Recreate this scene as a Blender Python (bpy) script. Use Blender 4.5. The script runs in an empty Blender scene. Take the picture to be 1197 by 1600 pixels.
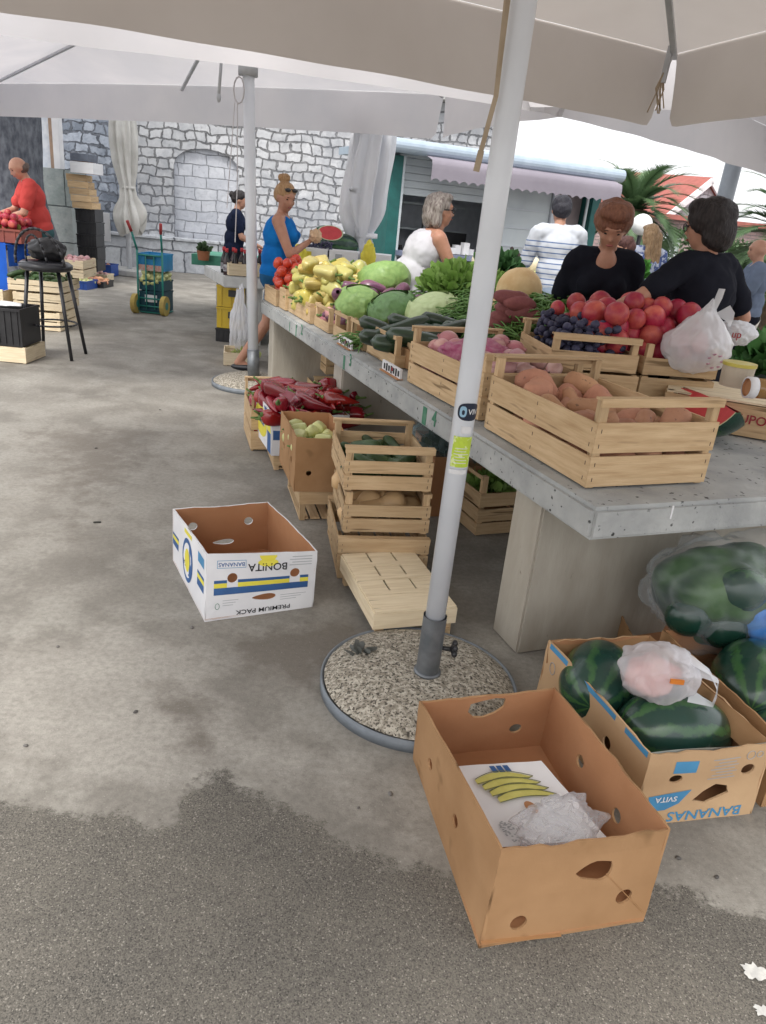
import bpy, bmesh, math, random
import numpy as np
from mathutils import Vector, Matrix, noise
from math import radians as R_, sin, cos, pi
random.seed(7)
scene = bpy.context.scene
COL = scene.collection
# ------------------------------------------------------------------ camera
FPX, HC = 1155.0, 1.5
_p, _r = R_(21.8), R_(5.68)
F = Vector((0, cos(_p), -sin(_p)))
R0 = Vector((1, 0, 0)); U0 = Vector((0, sin(_p), cos(_p)))
RV = cos(_r) * R0 + sin(_r) * U0
UV = -sin(_r) * R0 + cos(_r) * U0
CAM = Vector((0, 0, HC))
def ray(u, v): return F + RV * ((u - 598.5) / FPX) - UV * ((v - 800) / FPX)
def G(u, v, z=0.0):
    d = ray(u, v); return CAM + d * ((z - HC) / d.z)
def V(u, v, y):
    d = ray(u, v); return CAM + d * (y / d.y)
cd = bpy.data.cameras.new('camera'); cam = bpy.data.objects.new('camera', cd); COL.objects.link(cam)
m3 = Matrix((RV, UV, -F)).transposed().to_4x4(); m3.translation = CAM
cam.matrix_world = m3
cd.sensor_fit = 'VERTICAL'; cd.sensor_height = 36; cd.lens = FPX / 1600 * 36
cd.clip_start = 0.05; cd.clip_end = 600
scene.camera = cam
# ------------------------------------------------------------------ materials
def nt_new(name):
    m = bpy.data.materials.new(name); m.use_nodes = True
    nt = m.node_tree; nt.nodes.clear()
    out = nt.nodes.new('ShaderNodeOutputMaterial')
    return m, nt, out
def N(nt, t, **kw):
    n = nt.nodes.new(t)
    for k, v in kw.items():
        if k in n.inputs: n.inputs[k].default_value = v
        else: setattr(n, k, v)
    return n
def L(nt, a, b): nt.links.new(a, b)
def c4(c): return (c[0], c[1], c[2], 1)
def srgb(r, g, b):
    f = lambda x: (x/255/12.92 if x/255 <= .04045 else ((x/255+.055)/1.055)**2.4)
    return (f(r), f(g), f(b))
def mixc(nt, fac, a, b, bt='MIX'):
    n = nt.nodes.new('ShaderNodeMix'); n.data_type = 'RGBA'; n.blend_type = bt
    for s, i in ((fac, 0), (a, 6), (b, 7)):
        if hasattr(s, 'links'): L(nt, s, n.inputs[i])
        else: n.inputs[i].default_value = s if i == 0 else c4(s)
    return n.outputs[2]
def ramp(nt, fac, lo, hi, c0=(0, 0, 0), c1=(1, 1, 1)):
    r = nt.nodes.new('ShaderNodeValToRGB'); r.color_ramp.elements[0].position = lo; r.color_ramp.elements[1].position = hi
    r.color_ramp.elements[0].color = c4(c0); r.color_ramp.elements[1].color = c4(c1)
    L(nt, fac, r.inputs[0]); return r.outputs[0]
def math_(nt, op, a, b=None, c=None):
    n = nt.nodes.new('ShaderNodeMath'); n.operation = op
    for i, s in enumerate((a, b, c)):
        if s is None: continue
        if hasattr(s, 'links'): L(nt, s, n.inputs[i])
        else: n.inputs[i].default_value = s
    return n.outputs[0]
def coords(nt, scale=(1, 1, 1), rnd=True, obj=True):
    tc = nt.nodes.new('ShaderNodeTexCoord'); mp = nt.nodes.new('ShaderNodeMapping')
    L(nt, tc.outputs['Object' if obj else 'Generated'], mp.inputs[0]); mp.inputs['Scale'].default_value = scale
    if rnd:
        oi = nt.nodes.new('ShaderNodeObjectInfo')
        c = nt.nodes.new('ShaderNodeCombineXYZ'); mu = math_(nt, 'MULTIPLY', oi.outputs['Random'], 37.0)
        L(nt, mu, c.inputs[0]); L(nt, mu, c.inputs[1]); L(nt, mu, c.inputs[2]); L(nt, c.outputs[0], mp.inputs['Location'])
    return mp.outputs[0]
def noise_(nt, vec, scale, detail=4, rough=.55):
    n = N(nt, 'ShaderNodeTexNoise'); n.inputs['Scale'].default_value = scale; n.inputs['Detail'].default_value = detail
    n.inputs['Roughness'].default_value = rough
    L(nt, vec, n.inputs['Vector']); return n.outputs['Fac']
def pm(name, a, b=None, scale=8, rough=.6, stretch=(1, 1, 1), bump=.0, bscale=60, spec=.4, speck=None, speck_scale=200, speck_lo=.62,
       metal=0, lo=.35, hi=.65, transl=0, alpha=1, rvar=.0, coat=0, sss=0, hvar=0):
    """two-tone noise material with optional specks, bump, per-object brightness"""
    m, nt, out = nt_new(name)
    b = b or tuple(x*.8 for x in a)
    vec = coords(nt, stretch)
    col = ramp(nt, noise_(nt, vec, scale), lo, hi, a, b)
    if speck:
        sp = ramp(nt, noise_(nt, vec, speck_scale, 2), speck_lo, speck_lo+.06)
        col = mixc(nt, sp, col, speck)
    if rvar or hvar:
        oi = nt.nodes.new('ShaderNodeObjectInfo'); hs = nt.nodes.new('ShaderNodeHueSaturation')
        L(nt, col, hs.inputs['Color'])
        L(nt, math_(nt, 'MULTIPLY_ADD', oi.outputs['Random'], 2*rvar, 1-rvar), hs.inputs['Value'])
        if hvar:
            L(nt, math_(nt, 'MULTIPLY_ADD', math_(nt, 'FRACT', math_(nt, 'MULTIPLY', oi.outputs['Random'], 7.3)), 2*hvar, .5-hvar), hs.inputs['Hue'])
        col = hs.outputs[0]
    p = N(nt, 'ShaderNodeBsdfPrincipled'); L(nt, col, p.inputs['Base Color'])
    p.inputs['Roughness'].default_value = rough; p.inputs['Metallic'].default_value = metal
    p.inputs['Specular IOR Level'].default_value = spec; p.inputs['Alpha'].default_value = alpha
    p.inputs['Coat Weight'].default_value = coat; p.inputs['Coat Roughness'].default_value = .15
    if sss:
        p.inputs['Subsurface Weight'].default_value = sss; p.inputs['Subsurface Radius'].default_value = (.02, .008, .005); p.inputs['Subsurface Scale'].default_value = .4
    if bump:
        bn = nt.nodes.new('ShaderNodeBump'); bn.inputs['Strength'].default_value = bump; bn.inputs['Distance'].default_value = .01
        L(nt, noise_(nt, vec, bscale, 5), bn.inputs['Height']); L(nt, bn.outputs[0], p.inputs['Normal'])
    sh = p.outputs[0]
    if transl:
        t = nt.nodes.new('ShaderNodeBsdfTranslucent'); L(nt, col, t.inputs[0])
        mx = nt.nodes.new('ShaderNodeMixShader'); mx.inputs[0].default_value = transl
        L(nt, sh, mx.inputs[1]); L(nt, t.outputs[0], mx.inputs[2]); sh = mx.outputs[0]
    L(nt, sh, out.inputs[0]); return m
M = {}
def wood(name, a, b, axis, rvar=.1):
    st = [14, 14, 14]; st[axis] = 1.2
    return pm(name, a, b, scale=5, rough=.75, stretch=tuple(st), bump=.3, bscale=9, spec=.2, rvar=.17, lo=.3, hi=.75, speck=tuple(x*.55 for x in b), speck_scale=2.2, speck_lo=.64)
WA, WB = (.60, .44, .265), (.44, .295, .16)
for i, ax in enumerate('xyz'): M['wood_'+ax] = wood('poplar_wood_'+ax, WA, WB, i)
for i, ax in enumerate('xyz'): M['wwood_'+ax] = wood('pale_wood_'+ax, (.80, .69, .50), (.62, .50, .33), i)
M['staple'] = pm('rusty_staple', (.03, .02, .018))
M['card'] = pm('cardboard', (.38, .225, .115), (.30, .17, .082), scale=4, rough=.85, bump=.25, bscale=12, spec=.15, rvar=.05, speck=(.25, .145, .07), speck_scale=7, speck_lo=.60)
M['card_in'] = pm('cardboard_inside', (.46, .24, .125), (.40, .20, .10), scale=4, rough=.9, bump=.1, bscale=30, spec=.1)
M['card_pale'] = pm('pale_cardboard', (.56, .38, .22), (.46, .30, .17), scale=3, rough=.85, bump=.12, bscale=25, spec=.15)
M['white_card'] = pm('white_card', (.76, .76, .77), (.66, .66, .68), scale=4, rough=.6, bump=.06, bscale=20)
M['blue_ink'] = pm('blue_ink', (.03, .09, .24), (.04, .12, .30))
M['lblue_ink'] = pm('light_blue_ink', (.07, .27, .48), (.06, .22, .40))
M['yellow_ink'] = pm('yellow_ink', (.75, .68, .08), (.7, .6, .06))
M['black_ink'] = pm('black_ink', (.02, .02, .022))
M['grey_ink'] = pm('grey_ink', (.38, .40, .42))
M['orange_ink'] = pm('orange_ink', (.70, .22, .03))
M['green_paint'] = pm('green_paint', (.055, .19, .115), (.12, .26, .17), scale=30, rough=.8, lo=.45, hi=.75)
M['pole_white'] = pm('white_lacquer', (.72, .75, .80), (.64, .67, .72), scale=3, rough=.3, spec=.5, coat=.3)
M['steel'] = pm('galvanised_steel', (.24, .255, .27), (.15, .165, .18), scale=12, rough=.42, metal=.6, bump=.1)
M['blk_plastic'] = pm('black_plastic', (.018, .018, .02), (.028, .028, .03), rough=.4)
M['black_metal'] = pm('black_metal', (.015, .016, .02), (.02, .02, .025), rough=.3, spec=.6)
M['canvas'] = pm('grey_canvas', (.61, .565, .53), (.55, .505, .47), scale=1.2, rough=.9, spec=.1, transl=.24, bump=.15, bscale=4)
M['canvas_w'] = pm('white_canvas', (.72, .70, .71), (.64, .63, .65), scale=1.2, rough=.9, spec=.1, transl=.36, bump=.3, bscale=4)
M['awning'] = pm('lilac_awning', (.34, .31, .36), (.29, .265, .31), scale=2, rough=.85, transl=.2)
M['strut'] = pm('strut_paint', (.50, .52, .55), rough=.4)
M['rope'] = pm('tan_strap', (.42, .34, .25), (.33, .26, .18), rough=.9)
# ------------------------------------------------------------------ object helpers
def tag(o, label=None, cat=None, group=None, kind=None):
    if label: o['label'] = label
    if cat: o['category'] = cat
    if group: o['group'] = group
    if kind: o['kind'] = kind
    return o
def empty(name, loc=(0, 0, 0), rz=0, label=None, cat=None, group=None):
    o = bpy.data.objects.new(name, None); COL.objects.link(o); o.location = loc; o.rotation_euler = (0, 0, rz)
    o.empty_display_size = .05
    return tag(o, label, cat, group)
def link(name, me, parent=None, loc=None, rot=None):
    o = bpy.data.objects.new(name, me); COL.objects.link(o)
    if parent: o.parent = parent
    if loc is not None: o.location = loc
    if rot is not None: o.rotation_euler = rot
    return o
_ICO = {}
def _ico(sub):
    if sub not in _ICO:
        b = bmesh.new(); bmesh.ops.create_icosphere(b, subdivisions=sub, radius=1); b.verts.ensure_lookup_table()
        _ICO[sub] = ([v.co.copy() for v in b.verts], [tuple(v.index for v in f.verts) for f in b.faces]); b.free()
    return _ICO[sub]
_BV = [(x, y, z) for x in (-.5, .5) for y in (-.5, .5) for z in (-.5, .5)]
_BF = ((0, 1, 3, 2), (4, 6, 7, 5), (0, 4, 5, 1), (2, 3, 7, 6), (0, 2, 6, 4), (1, 5, 7, 3))
class MB:
    def __init__(s): s.bm = bmesh.new()
    def raw(s, vs, fs, mt=None, mi=0):
        nv = s.bm.verts.new; v = [nv(mt @ Vector(p)) for p in vs] if mt is not None else [nv(p) for p in vs]
        for f in fs:
            q = s.bm.faces.new([v[i] for i in f]); q.material_index = mi
        return s
    def box(s, c, d, rot=None, mi=0):
        return s.raw(_BV, _BF, Matrix.Translation(c) @ (rot.to_4x4() if rot else Matrix()) @ Matrix.Diagonal((*d, 1)), mi)
    def bar(s, a, b, w, h=None, mi=0):          # rectangular bar from a to b
        a, b = Vector(a), Vector(b); d = b - a; q = d.to_track_quat('X', 'Z')
        return s.box((a+b)/2, (d.length, w, h or w), q.to_matrix(), mi)
    def tube(s, a, b, r1, r2=None, seg=12, mi=0, caps=True):
        a, b = Vector(a), Vector(b); d = b - a; r2 = r1 if r2 is None else r2
        if d.length < 1e-6: return s
        M3 = d.to_track_quat('Z', 'Y').to_matrix(); X, Y = M3.col[0], M3.col[1]
        cs = [(cos(2*pi*k/seg), sin(2*pi*k/seg)) for k in range(seg)]
        vs = [a+X*(r1*c)+Y*(r1*q) for c, q in cs]+[b+X*(r2*c)+Y*(r2*q) for c, q in cs]
        fs = [(k, (k+1) % seg, seg+(k+1) % seg, seg+k) for k in range(seg)]
        if caps: fs += [tuple(range(seg-1, -1, -1)), tuple(range(seg, 2*seg))]
        return s.raw(vs, fs, None, mi)
    def path(s, pts, r, seg=8, mi=0):
        for i in range(len(pts)-1):
            s.tube(pts[i], pts[i+1], r, seg=seg, mi=mi)
            if 0 < i: s.ball(pts[i], (r, r, r), 1, mi=mi)
        return s
    def ball(s, c, rad, sub=2, rot=None, mi=0):
        v, f = _ico(sub); return s.raw(v, f, Matrix.Translation(c) @ (rot.to_4x4() if rot else Matrix()) @ Matrix.Diagonal((*rad, 1)), mi)
    def poly(s, pts, mi=0):
        f = s.bm.faces.new([s.bm.verts.new(p) for p in pts]); f.material_index = mi; return s
    def lathe(s, prof, seg=32, c=(0, 0, 0), mi=0):
        rings = []
        for r, z in prof:
            rings.append([s.bm.verts.new((c[0]+r*cos(2*pi*k/seg), c[1]+r*sin(2*pi*k/seg), c[2]+z)) for k in range(seg)])
        for a, b in zip(rings, rings[1:]):
            for k in range(seg):
                f = s.bm.faces.new((a[k], a[(k+1) % seg], b[(k+1) % seg], b[k])); f.material_index = mi
        return s
    def grid(s, fn, nu, nv, mi=0, closed_u=False):
        vs = [[s.bm.verts.new(fn(i/nu, j/nv)) for j in range(nv+1)] for i in range(nu if closed_u else nu+1)]
        n = nu
        for i in range(n):
            a = vs[i]; b = vs[(i+1) % len(vs)] if closed_u else vs[i+1]
            for j in range(nv):
                f = s.bm.faces.new((a[j], b[j], b[j+1], a[j+1])); f.material_index = mi
        return s
    def mesh(s, name, mats, smooth=False, bevel=0, weld=False):
        if bevel:
            bmesh.ops.bevel(s.bm, geom=list(s.bm.edges), offset=bevel, segments=1, affect='EDGES')
        if weld: bmesh.ops.remove_doubles(s.bm, verts=s.bm.verts, dist=1e-4)
        bmesh.ops.recalc_face_normals(s.bm, faces=s.bm.faces)
        if smooth:
            for f in s.bm.faces: f.smooth = True
        me = bpy.data.meshes.new(name); s.bm.to_mesh(me); s.bm.free()
        for m in (mats if isinstance(mats, (list, tuple)) else [mats]): me.materials.append(m)
        return me
    def build(s, name, mats, parent=None, smooth=False, bevel=0, loc=None, rot=None, weld=False):
        return link(name, s.mesh(name, mats, smooth, bevel, weld), parent, loc, rot)
def copy_tree(o, parent=None):
    c = o.copy(); COL.objects.link(c)
    if parent: c.parent = parent
    for ch in [x for x in bpy.data.objects if x.parent == o and x != c]: copy_tree(ch, c)
    return c
def smooth_(me, ang=None):
    for p in me.polygons: p.use_smooth = True
def text_mesh(s, size, mat, extrude=.0006, font_scale_x=1, shear=0):
    cu = bpy.data.curves.new('txt', 'FONT'); cu.body = s; cu.size = size; cu.extrude = extrude; cu.align_x = 'CENTER'; cu.align_y = 'CENTER'
    cu.shear = shear; cu.resolution_u = 3; cu.offset = size*.012
    o = bpy.data.objects.new('txt', cu); me = bpy.data.meshes.new_from_object(o)
    bpy.data.objects.remove(o); bpy.data.curves.remove(cu)
    me.materials.clear(); me.materials.append(mat)
    if font_scale_x != 1: me.transform(Matrix.Diagonal((font_scale_x, 1, 1, 1)))
    return me
def frame(o, x, y):          # matrix with given origin, x and y axes
    x = Vector(x).normalized(); y = Vector(y); y = (y - x*y.dot(x)).normalized(); z = x.cross(y)
    m = Matrix((x, y, z)).transposed().to_4x4(); m.translation = Vector(o); return m
def set_local(o, m): o.matrix_local = m
def panel_mesh(outline, holes, th, mats):
    cu = bpy.data.curves.new('pn', 'CURVE'); cu.dimensions = '2D'; cu.fill_mode = 'BOTH'; cu.extrude = th/2
    for pts in [outline]+holes:
        sp = cu.splines.new('POLY'); sp.points.add(len(pts)-1); sp.use_cyclic_u = True
        for q, (x, y) in zip(sp.points, pts): q.co = (x, y, 0, 1)
    o = bpy.data.objects.new('pn', cu); me = bpy.data.meshes.new_from_object(o)
    bpy.data.objects.remove(o); bpy.data.curves.remove(cu)
    me.materials.clear()
    for m in mats: me.materials.append(m)
    return me
def circ(x, y, r, n=16, ry=None): return [(x+r*cos(2*pi*k/n), y+(ry or r)*sin(2*pi*k/n)) for k in range(n)]
def beanhole(x, y, w, h, n=20, jag=0):
    return [(x+w/2*cos(2*pi*k/n)*(1+jag*random.uniform(-.15, .15)), y+h/2*sin(2*pi*k/n)*(.8+.3*cos(2*pi*k/n))*(1+jag*random.uniform(-.2, .2))) for k in range(n)]
# table frame: s along the long edge, t across
TA = G(919, 847, .63); TYAW = R_(23.0)
D1 = Vector((-sin(TYAW), cos(TYAW), 0)); D2 = Vector((cos(TYAW), sin(TYAW), 0))
def T(s, t, z=.74): return Vector((TA.x, TA.y, 0)) + D1*s + D2*t + Vector((0, 0, z))
def face_pt(u, v, off=0):    # photo point carried onto the long vertical face of the stone table
    d = ray(u, v); n = D2; k = ((Vector((TA.x, TA.y, 0)) - CAM).dot(n) - off) / d.dot(n); P = CAM + d*k
    q = P - Vector((TA.x, TA.y, 0)); return q.dot(D1), P.z
# ------------------------------------------------------------------ world and sun
w = bpy.data.worlds.new('World'); scene.world = w; w.use_nodes = True
nt = w.node_tree; nt.nodes.clear()
sky = nt.nodes.new('ShaderNodeTexSky'); sky.sky_type = 'NISHITA'; sky.sun_disc = False
SUN_EL, SUN_AZ = R_(55), R_(200)
sky.sun_elevation = SUN_EL; sky.sun_rotation = SUN_AZ; sky.dust_density = 6; sky.air_density = 1.0; sky.ozone_density = 1
hs = nt.nodes.new('ShaderNodeHueSaturation'); hs.inputs['Saturation'].default_value = .35; hs.inputs['Value'].default_value = 1.25
bg = nt.nodes.new('ShaderNodeBackground'); bg.inputs['Strength'].default_value = .15
wo = nt.nodes.new('ShaderNodeOutputWorld')
L(nt, sky.outputs[0], hs.inputs['Color']); cl = mixc(nt, .60, hs.outputs[0], (8.6, 8.6, 8.8)); L(nt, cl, bg.inputs[0]); L(nt, bg.outputs[0], wo.inputs[0])
sd = bpy.data.lights.new('sun', 'SUN'); sd.energy = 1.4; sd.angle = R_(12); sd.color = (1, .96, .9)
so = bpy.data.objects.new('sun', sd); COL.objects.link(so)
sdir = Vector((sin(SUN_AZ)*cos(SUN_EL), cos(SUN_AZ)*cos(SUN_EL), sin(SUN_EL)))
so.rotation_euler = sdir.to_track_quat('Z', 'Y').to_euler()
scene.view_settings.view_transform = 'Standard'; scene.view_settings.look = 'None'; scene.view_settings.gamma = 1
scene.view_settings.exposure = 0.55
# ------------------------------------------------------------------ ground
def inpoly(x, y, P):
    c = False; j = len(P)-1
    for i in range(len(P)):
        if (P[i][1] > y) != (P[j][1] > y) and x < (P[j][0]-P[i][0])*(y-P[i][1])/(P[j][1]-P[i][1])+P[i][0]: c = not c
        j = i
    return c
def sdist(x, y, P):
    best = 9
    for i in range(len(P)):
        ax, ay = P[i-1]; bx, by = P[i]; dx, dy = bx-ax, by-ay; t = max(0, min(1, ((x-ax)*dx+(y-ay)*dy)/(dx*dx+dy*dy+1e-9)))
        best = min(best, math.hypot(x-ax-t*dx, y-ay-t*dy))
    return best if inpoly(x, y, P) else -best
def GP(lst): return [tuple(G(u, v)[:2]) for u, v in lst]
near_dark = GP([(-60, 1225), (0, 1240), (120, 1262), (262, 1280), (275, 1235), (310, 1212), (352, 1200), (400, 1222), (455, 1262), (520, 1300), (580, 1325), (660, 1345), (740, 1372), (1000, 1384), (1060, 1385), (1120, 1410), (1260, 1425)]) + [(1.6, .3), (-1.6, .3)]
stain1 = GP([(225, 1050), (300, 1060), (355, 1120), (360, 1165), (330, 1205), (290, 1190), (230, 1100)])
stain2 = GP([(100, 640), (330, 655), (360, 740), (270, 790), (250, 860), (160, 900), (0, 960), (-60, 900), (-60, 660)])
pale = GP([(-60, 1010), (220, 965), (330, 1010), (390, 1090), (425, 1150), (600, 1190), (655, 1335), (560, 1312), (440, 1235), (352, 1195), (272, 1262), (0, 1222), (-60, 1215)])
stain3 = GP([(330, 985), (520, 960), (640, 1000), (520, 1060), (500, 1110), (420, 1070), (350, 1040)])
def axis_(fine0, fine1, step, far0, far1):
    a = []; x = fine0
    while x < fine1: a.append(x); x += step
    st = step
    while x < far1: a.append(x); st *= 1.25; x += st
    a.append(far1); x = fine0; st = step; b = []
    while x > far0: st *= 1.25; x -= st; b.append(max(x, far0))
    return b[::-1]+a
xs = axis_(-2.4, 1.6, .035, -160, 160); ys = axis_(.4, 6, .035, -60, 260)
me = bpy.data.meshes.new('ground')
vs = [(x, y, 0) for y in ys for x in xs]; nx = len(xs)
fs = [(j*nx+i, j*nx+i+1, (j+1)*nx+i+1, (j+1)*nx+i) for j in range(len(ys)-1) for i in range(nx-1)]
me.from_pydata(vs, [], fs)
at1 = me.attributes.new('rough_patch', 'FLOAT', 'POINT'); at2 = me.attributes.new('stain', 'FLOAT', 'POINT'); at3 = me.attributes.new('pale', 'FLOAT', 'POINT')
d1, d2, d3 = [], [], []
for (x, y, z) in vs:
    if -3.5 < x < 2.5 and .2 < y < 8:
        d1.append(sdist(x, y, near_dark)); d3.append(sdist(x, y, pale)); d2.append(max(sdist(x, y, stain1), sdist(x, y, stain2)*.25-.08, sdist(x, y, stain3)-.02))
    else: d1.append(-1); d2.append(-1); d3.append(-1)
at1.data.foreach_set('value', d1); at2.data.foreach_set('value', d2); at3.data.foreach_set('value', d3)
m, nt, out = nt_new('worn_concrete')
vec = coords(nt, rnd=False)
a1 = nt.nodes.new('ShaderNodeAttribute'); a1.attribute_name = 'rough_patch'; a2 = nt.nodes.new('ShaderNodeAttribute'); a2.attribute_name = 'stain'
n1 = noise_(nt, vec, 9, 6, .65); n2 = noise_(nt, vec, 1.3, 5, .6); n3 = noise_(nt, vec, 3.5, 5, .6); nf = noise_(nt, vec, 45, 4, .7)
msk1 = ramp(nt, math_(nt, 'ADD', a1.outputs['Fac'], math_(nt, 'ADD', math_(nt, 'MULTIPLY_ADD', n1, .26, -.13), math_(nt, 'MULTIPLY_ADD', noise_(nt, vec, 60, 4, .75), .12, -.06))), -.02, .035)
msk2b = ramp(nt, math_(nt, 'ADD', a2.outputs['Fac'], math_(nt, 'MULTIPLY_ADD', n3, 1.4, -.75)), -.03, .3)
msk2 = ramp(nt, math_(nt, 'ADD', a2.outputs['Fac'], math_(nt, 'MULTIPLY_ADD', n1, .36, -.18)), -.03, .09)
base = ramp(nt, n2, .32, .66, srgb(150, 146, 138), srgb(118, 114, 107))
base = mixc(nt, ramp(nt, n3, .45, .75), base, srgb(163, 160, 152))
a3 = nt.nodes.new('ShaderNodeAttribute'); a3.attribute_name = 'pale'
msk3 = ramp(nt, math_(nt, 'ADD', a3.outputs['Fac'], math_(nt, 'MULTIPLY_ADD', n3, .5, -.25)), -.06, .10)
base = mixc(nt, math_(nt, 'MULTIPLY', msk3, .55), base, srgb(172, 168, 160))
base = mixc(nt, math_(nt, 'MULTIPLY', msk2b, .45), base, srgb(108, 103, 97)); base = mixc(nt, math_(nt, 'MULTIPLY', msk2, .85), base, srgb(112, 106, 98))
base = mixc(nt, math_(nt, 'MULTIPLY', ramp(nt, nf, .4, .7), .42), base, srgb(96, 92, 86))
base = mixc(nt, math_(nt, 'MULTIPLY', ramp(nt, noise_(nt, vec, 210, 3, .7), .60, .68), .55), base, srgb(84, 81, 76))
base = mixc(nt, math_(nt, 'MULTIPLY', ramp(nt, noise_(nt, vec, 150, 3, .7), .64, .70), .5), base, srgb(196, 192, 184))
# exposed pebbles of the rough patch
vor = N(nt, 'ShaderNodeTexVoronoi'); vor.inputs['Scale'].default_value = 340; L(nt, vec, vor.inputs['Vector'])
sep = nt.nodes.new('ShaderNodeSeparateColor'); L(nt, vor.outputs['Color'], sep.inputs[0])
peb = ramp(nt, sep.outputs[0], .0, 1, srgb(74, 71, 66), srgb(134, 129, 120))
peb = mixc(nt, ramp(nt, sep.outputs[1], .95, .975), peb, srgb(178, 173, 162))
peb = mixc(nt, ramp(nt, sep.outputs[2], .90, .94), peb, srgb(40, 39, 38))
peb = mixc(nt, .5, peb, ramp(nt, n3, .3, .7, srgb(110, 106, 98), srgb(84, 82, 78)))
col = mixc(nt, msk1, base, peb)
p = N(nt, 'ShaderNodeBsdfPrincipled'); L(nt, col, p.inputs['Base Color'])
p.inputs['Roughness'].default_value = .8; p.inputs['Specular IOR Level'].default_value = .3
bn = nt.nodes.new('ShaderNodeBump'); bn.inputs['Strength'].default_value = .6; bn.inputs['Distance'].default_value = .004
hgt = math_(nt, 'ADD', math_(nt, 'MULTIPLY', msk1, math_(nt, 'MULTIPLY', vor.outputs['Distance'], -.35)), math_(nt, 'MULTIPLY', noise_(nt, vec, 160, 4, .7), .5))
L(nt, hgt, bn.inputs['Height']); L(nt, bn.outputs[0], p.inputs['Normal']); L(nt, p.outputs[0], out.inputs[0])
me.materials.append(m)
tag(link('ground', me), kind='structure')
# ------------------------------------------------------------------ canvas parasols
def canopy(root, corners, zs, apex, vh, mat, notch=.1, ribmat=None, sag=.05, curve=.03, seed=0):
    cs = [Vector((x, y, zs)) for x, y in corners]; A = Vector(apex); n = 4
    cen = sum(cs, Vector())/4
    mb = MB()
    for i in range(4):
        p, q = cs[i], cs[(i+1) % 4]
        def fn(u, v, p=p, q=q):
            e = p.lerp(q, u) + Vector((0, 0, -curve*4*u*(1-u)*-1))
            r = e.lerp(A, v); r.z -= sag*sin(pi*v)*(4*u*(1-u)); return r
        mb.grid(fn, 16, 10)
    top = mb.build('canopy', mat, root, smooth=True, weld=True)
    for i in range(4):
        p, q = cs[i], cs[(i+1) % 4]; d = (q-p); Ln = d.length; nrm = Vector((d.y, -d.x, 0)).normalized()
        if nrm.dot(p-cen) < 0: nrm = -nrm
        mb = MB()
        def fn(u, v, p=p, q=q, Ln=Ln, nrm=nrm):
            x = u*Ln; e = p.lerp(q, u) + Vector((0, 0, curve*4*u*(1-u)))
            dep = vh
            edge = min(x, Ln-x)
            k = max(0, 1-edge/notch) if notch else 0
            # valance stops short of the corner with a rounded slit
            inn = notch*.55*(v**.6) if notch else 0
            if edge < notch: x2 = (inn + (edge/notch)*(notch-inn)); u2 = x2/Ln if x < Ln/2 else 1-x2/Ln; e = p.lerp(q, u2)
            dep -= .05*k*k
            w_ = .012*sin(x*5+seed)+.02*noise.noise(Vector((x*1.1, seed, v*.6)))
            flut = v*(.04*noise.noise(Vector((x*.8, seed+5, 0)))+.012*sin(x*9+seed))
            return e + Vector((0, 0, -dep*v)) + nrm*(flut+w_*v+.004)
        mb.grid(fn, 70, 6)
        mb.build('valance', mat, root, smooth=True)
    hub = Vector((A.x, A.y, A.z-.12)); run = Vector((A.x, A.y, apex_run(zs)))
    for c in cs+[(cs[i]+cs[(i+1) % 4])/2 for i in range(4)]:
        e = c + (hub-c)*.01 + Vector((0, 0, -.03))
        MB().bar(hub, e, .03, .022).build('rib', ribmat, root)
        mid = hub.lerp(e, .52)
        MB().bar(run, mid-Vector((0, 0, .02)), .026, .02).build('strut', ribmat, root)
def apex_run(zs): return zs-.12
def rect(K, a, wl, b, wd):
    K = Vector((K[0], K[1])); a = Vector(a).normalized(); b = Vector(b).normalized()
    return [tuple(K), tuple(K+a*wl), tuple(K+a*wl+b*wd), tuple(K+b*wd)]
terrazzo = pm('washed_pebble_concrete', (.54, .50, .42), (.27, .24, .19), scale=62, rough=.85, bump=1.0, bscale=110, speck=(.085, .075, .06), speck_scale=120, speck_lo=.55, lo=.4, hi=.6)
M['ring'] = pm('grey_blue_steel_band', (.20, .225, .25), (.15, .17, .19), scale=14, rough=.55, bump=.15)
def base_disc(root, r, c=(0, 0, 0), h=.042):
    mb = MB(); random.seed(3)
    def fn(u, v):
        rr = r*(1-v)-.012*(1-v); z = h-.002+.052*(1-(1-v)**4)
        z += .004*noise.noise(Vector((cos(2*pi*u)*rr*30, sin(2*pi*u)*rr*30, 0)))
        return Vector((cos(2*pi*u)*rr, sin(2*pi*u)*rr, z))
    mb.grid(fn, 72, 30, closed_u=True)
    mb.build('base_slab', terrazzo, root, smooth=True)
    MB().lathe([(r-.012, 0), (r, 0), (r, h), (r-.005, h), (r-.012, h-.01)], 96).build('base_ring', M['ring'], root, smooth=True)
def pole_at(root, r, z0, z1, mat, top=(0, 0)):
    return MB().tube((0, 0, z0), (top[0], top[1], z1), r, seg=32, caps=True).build('pole', mat, root, smooth=True)
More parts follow.
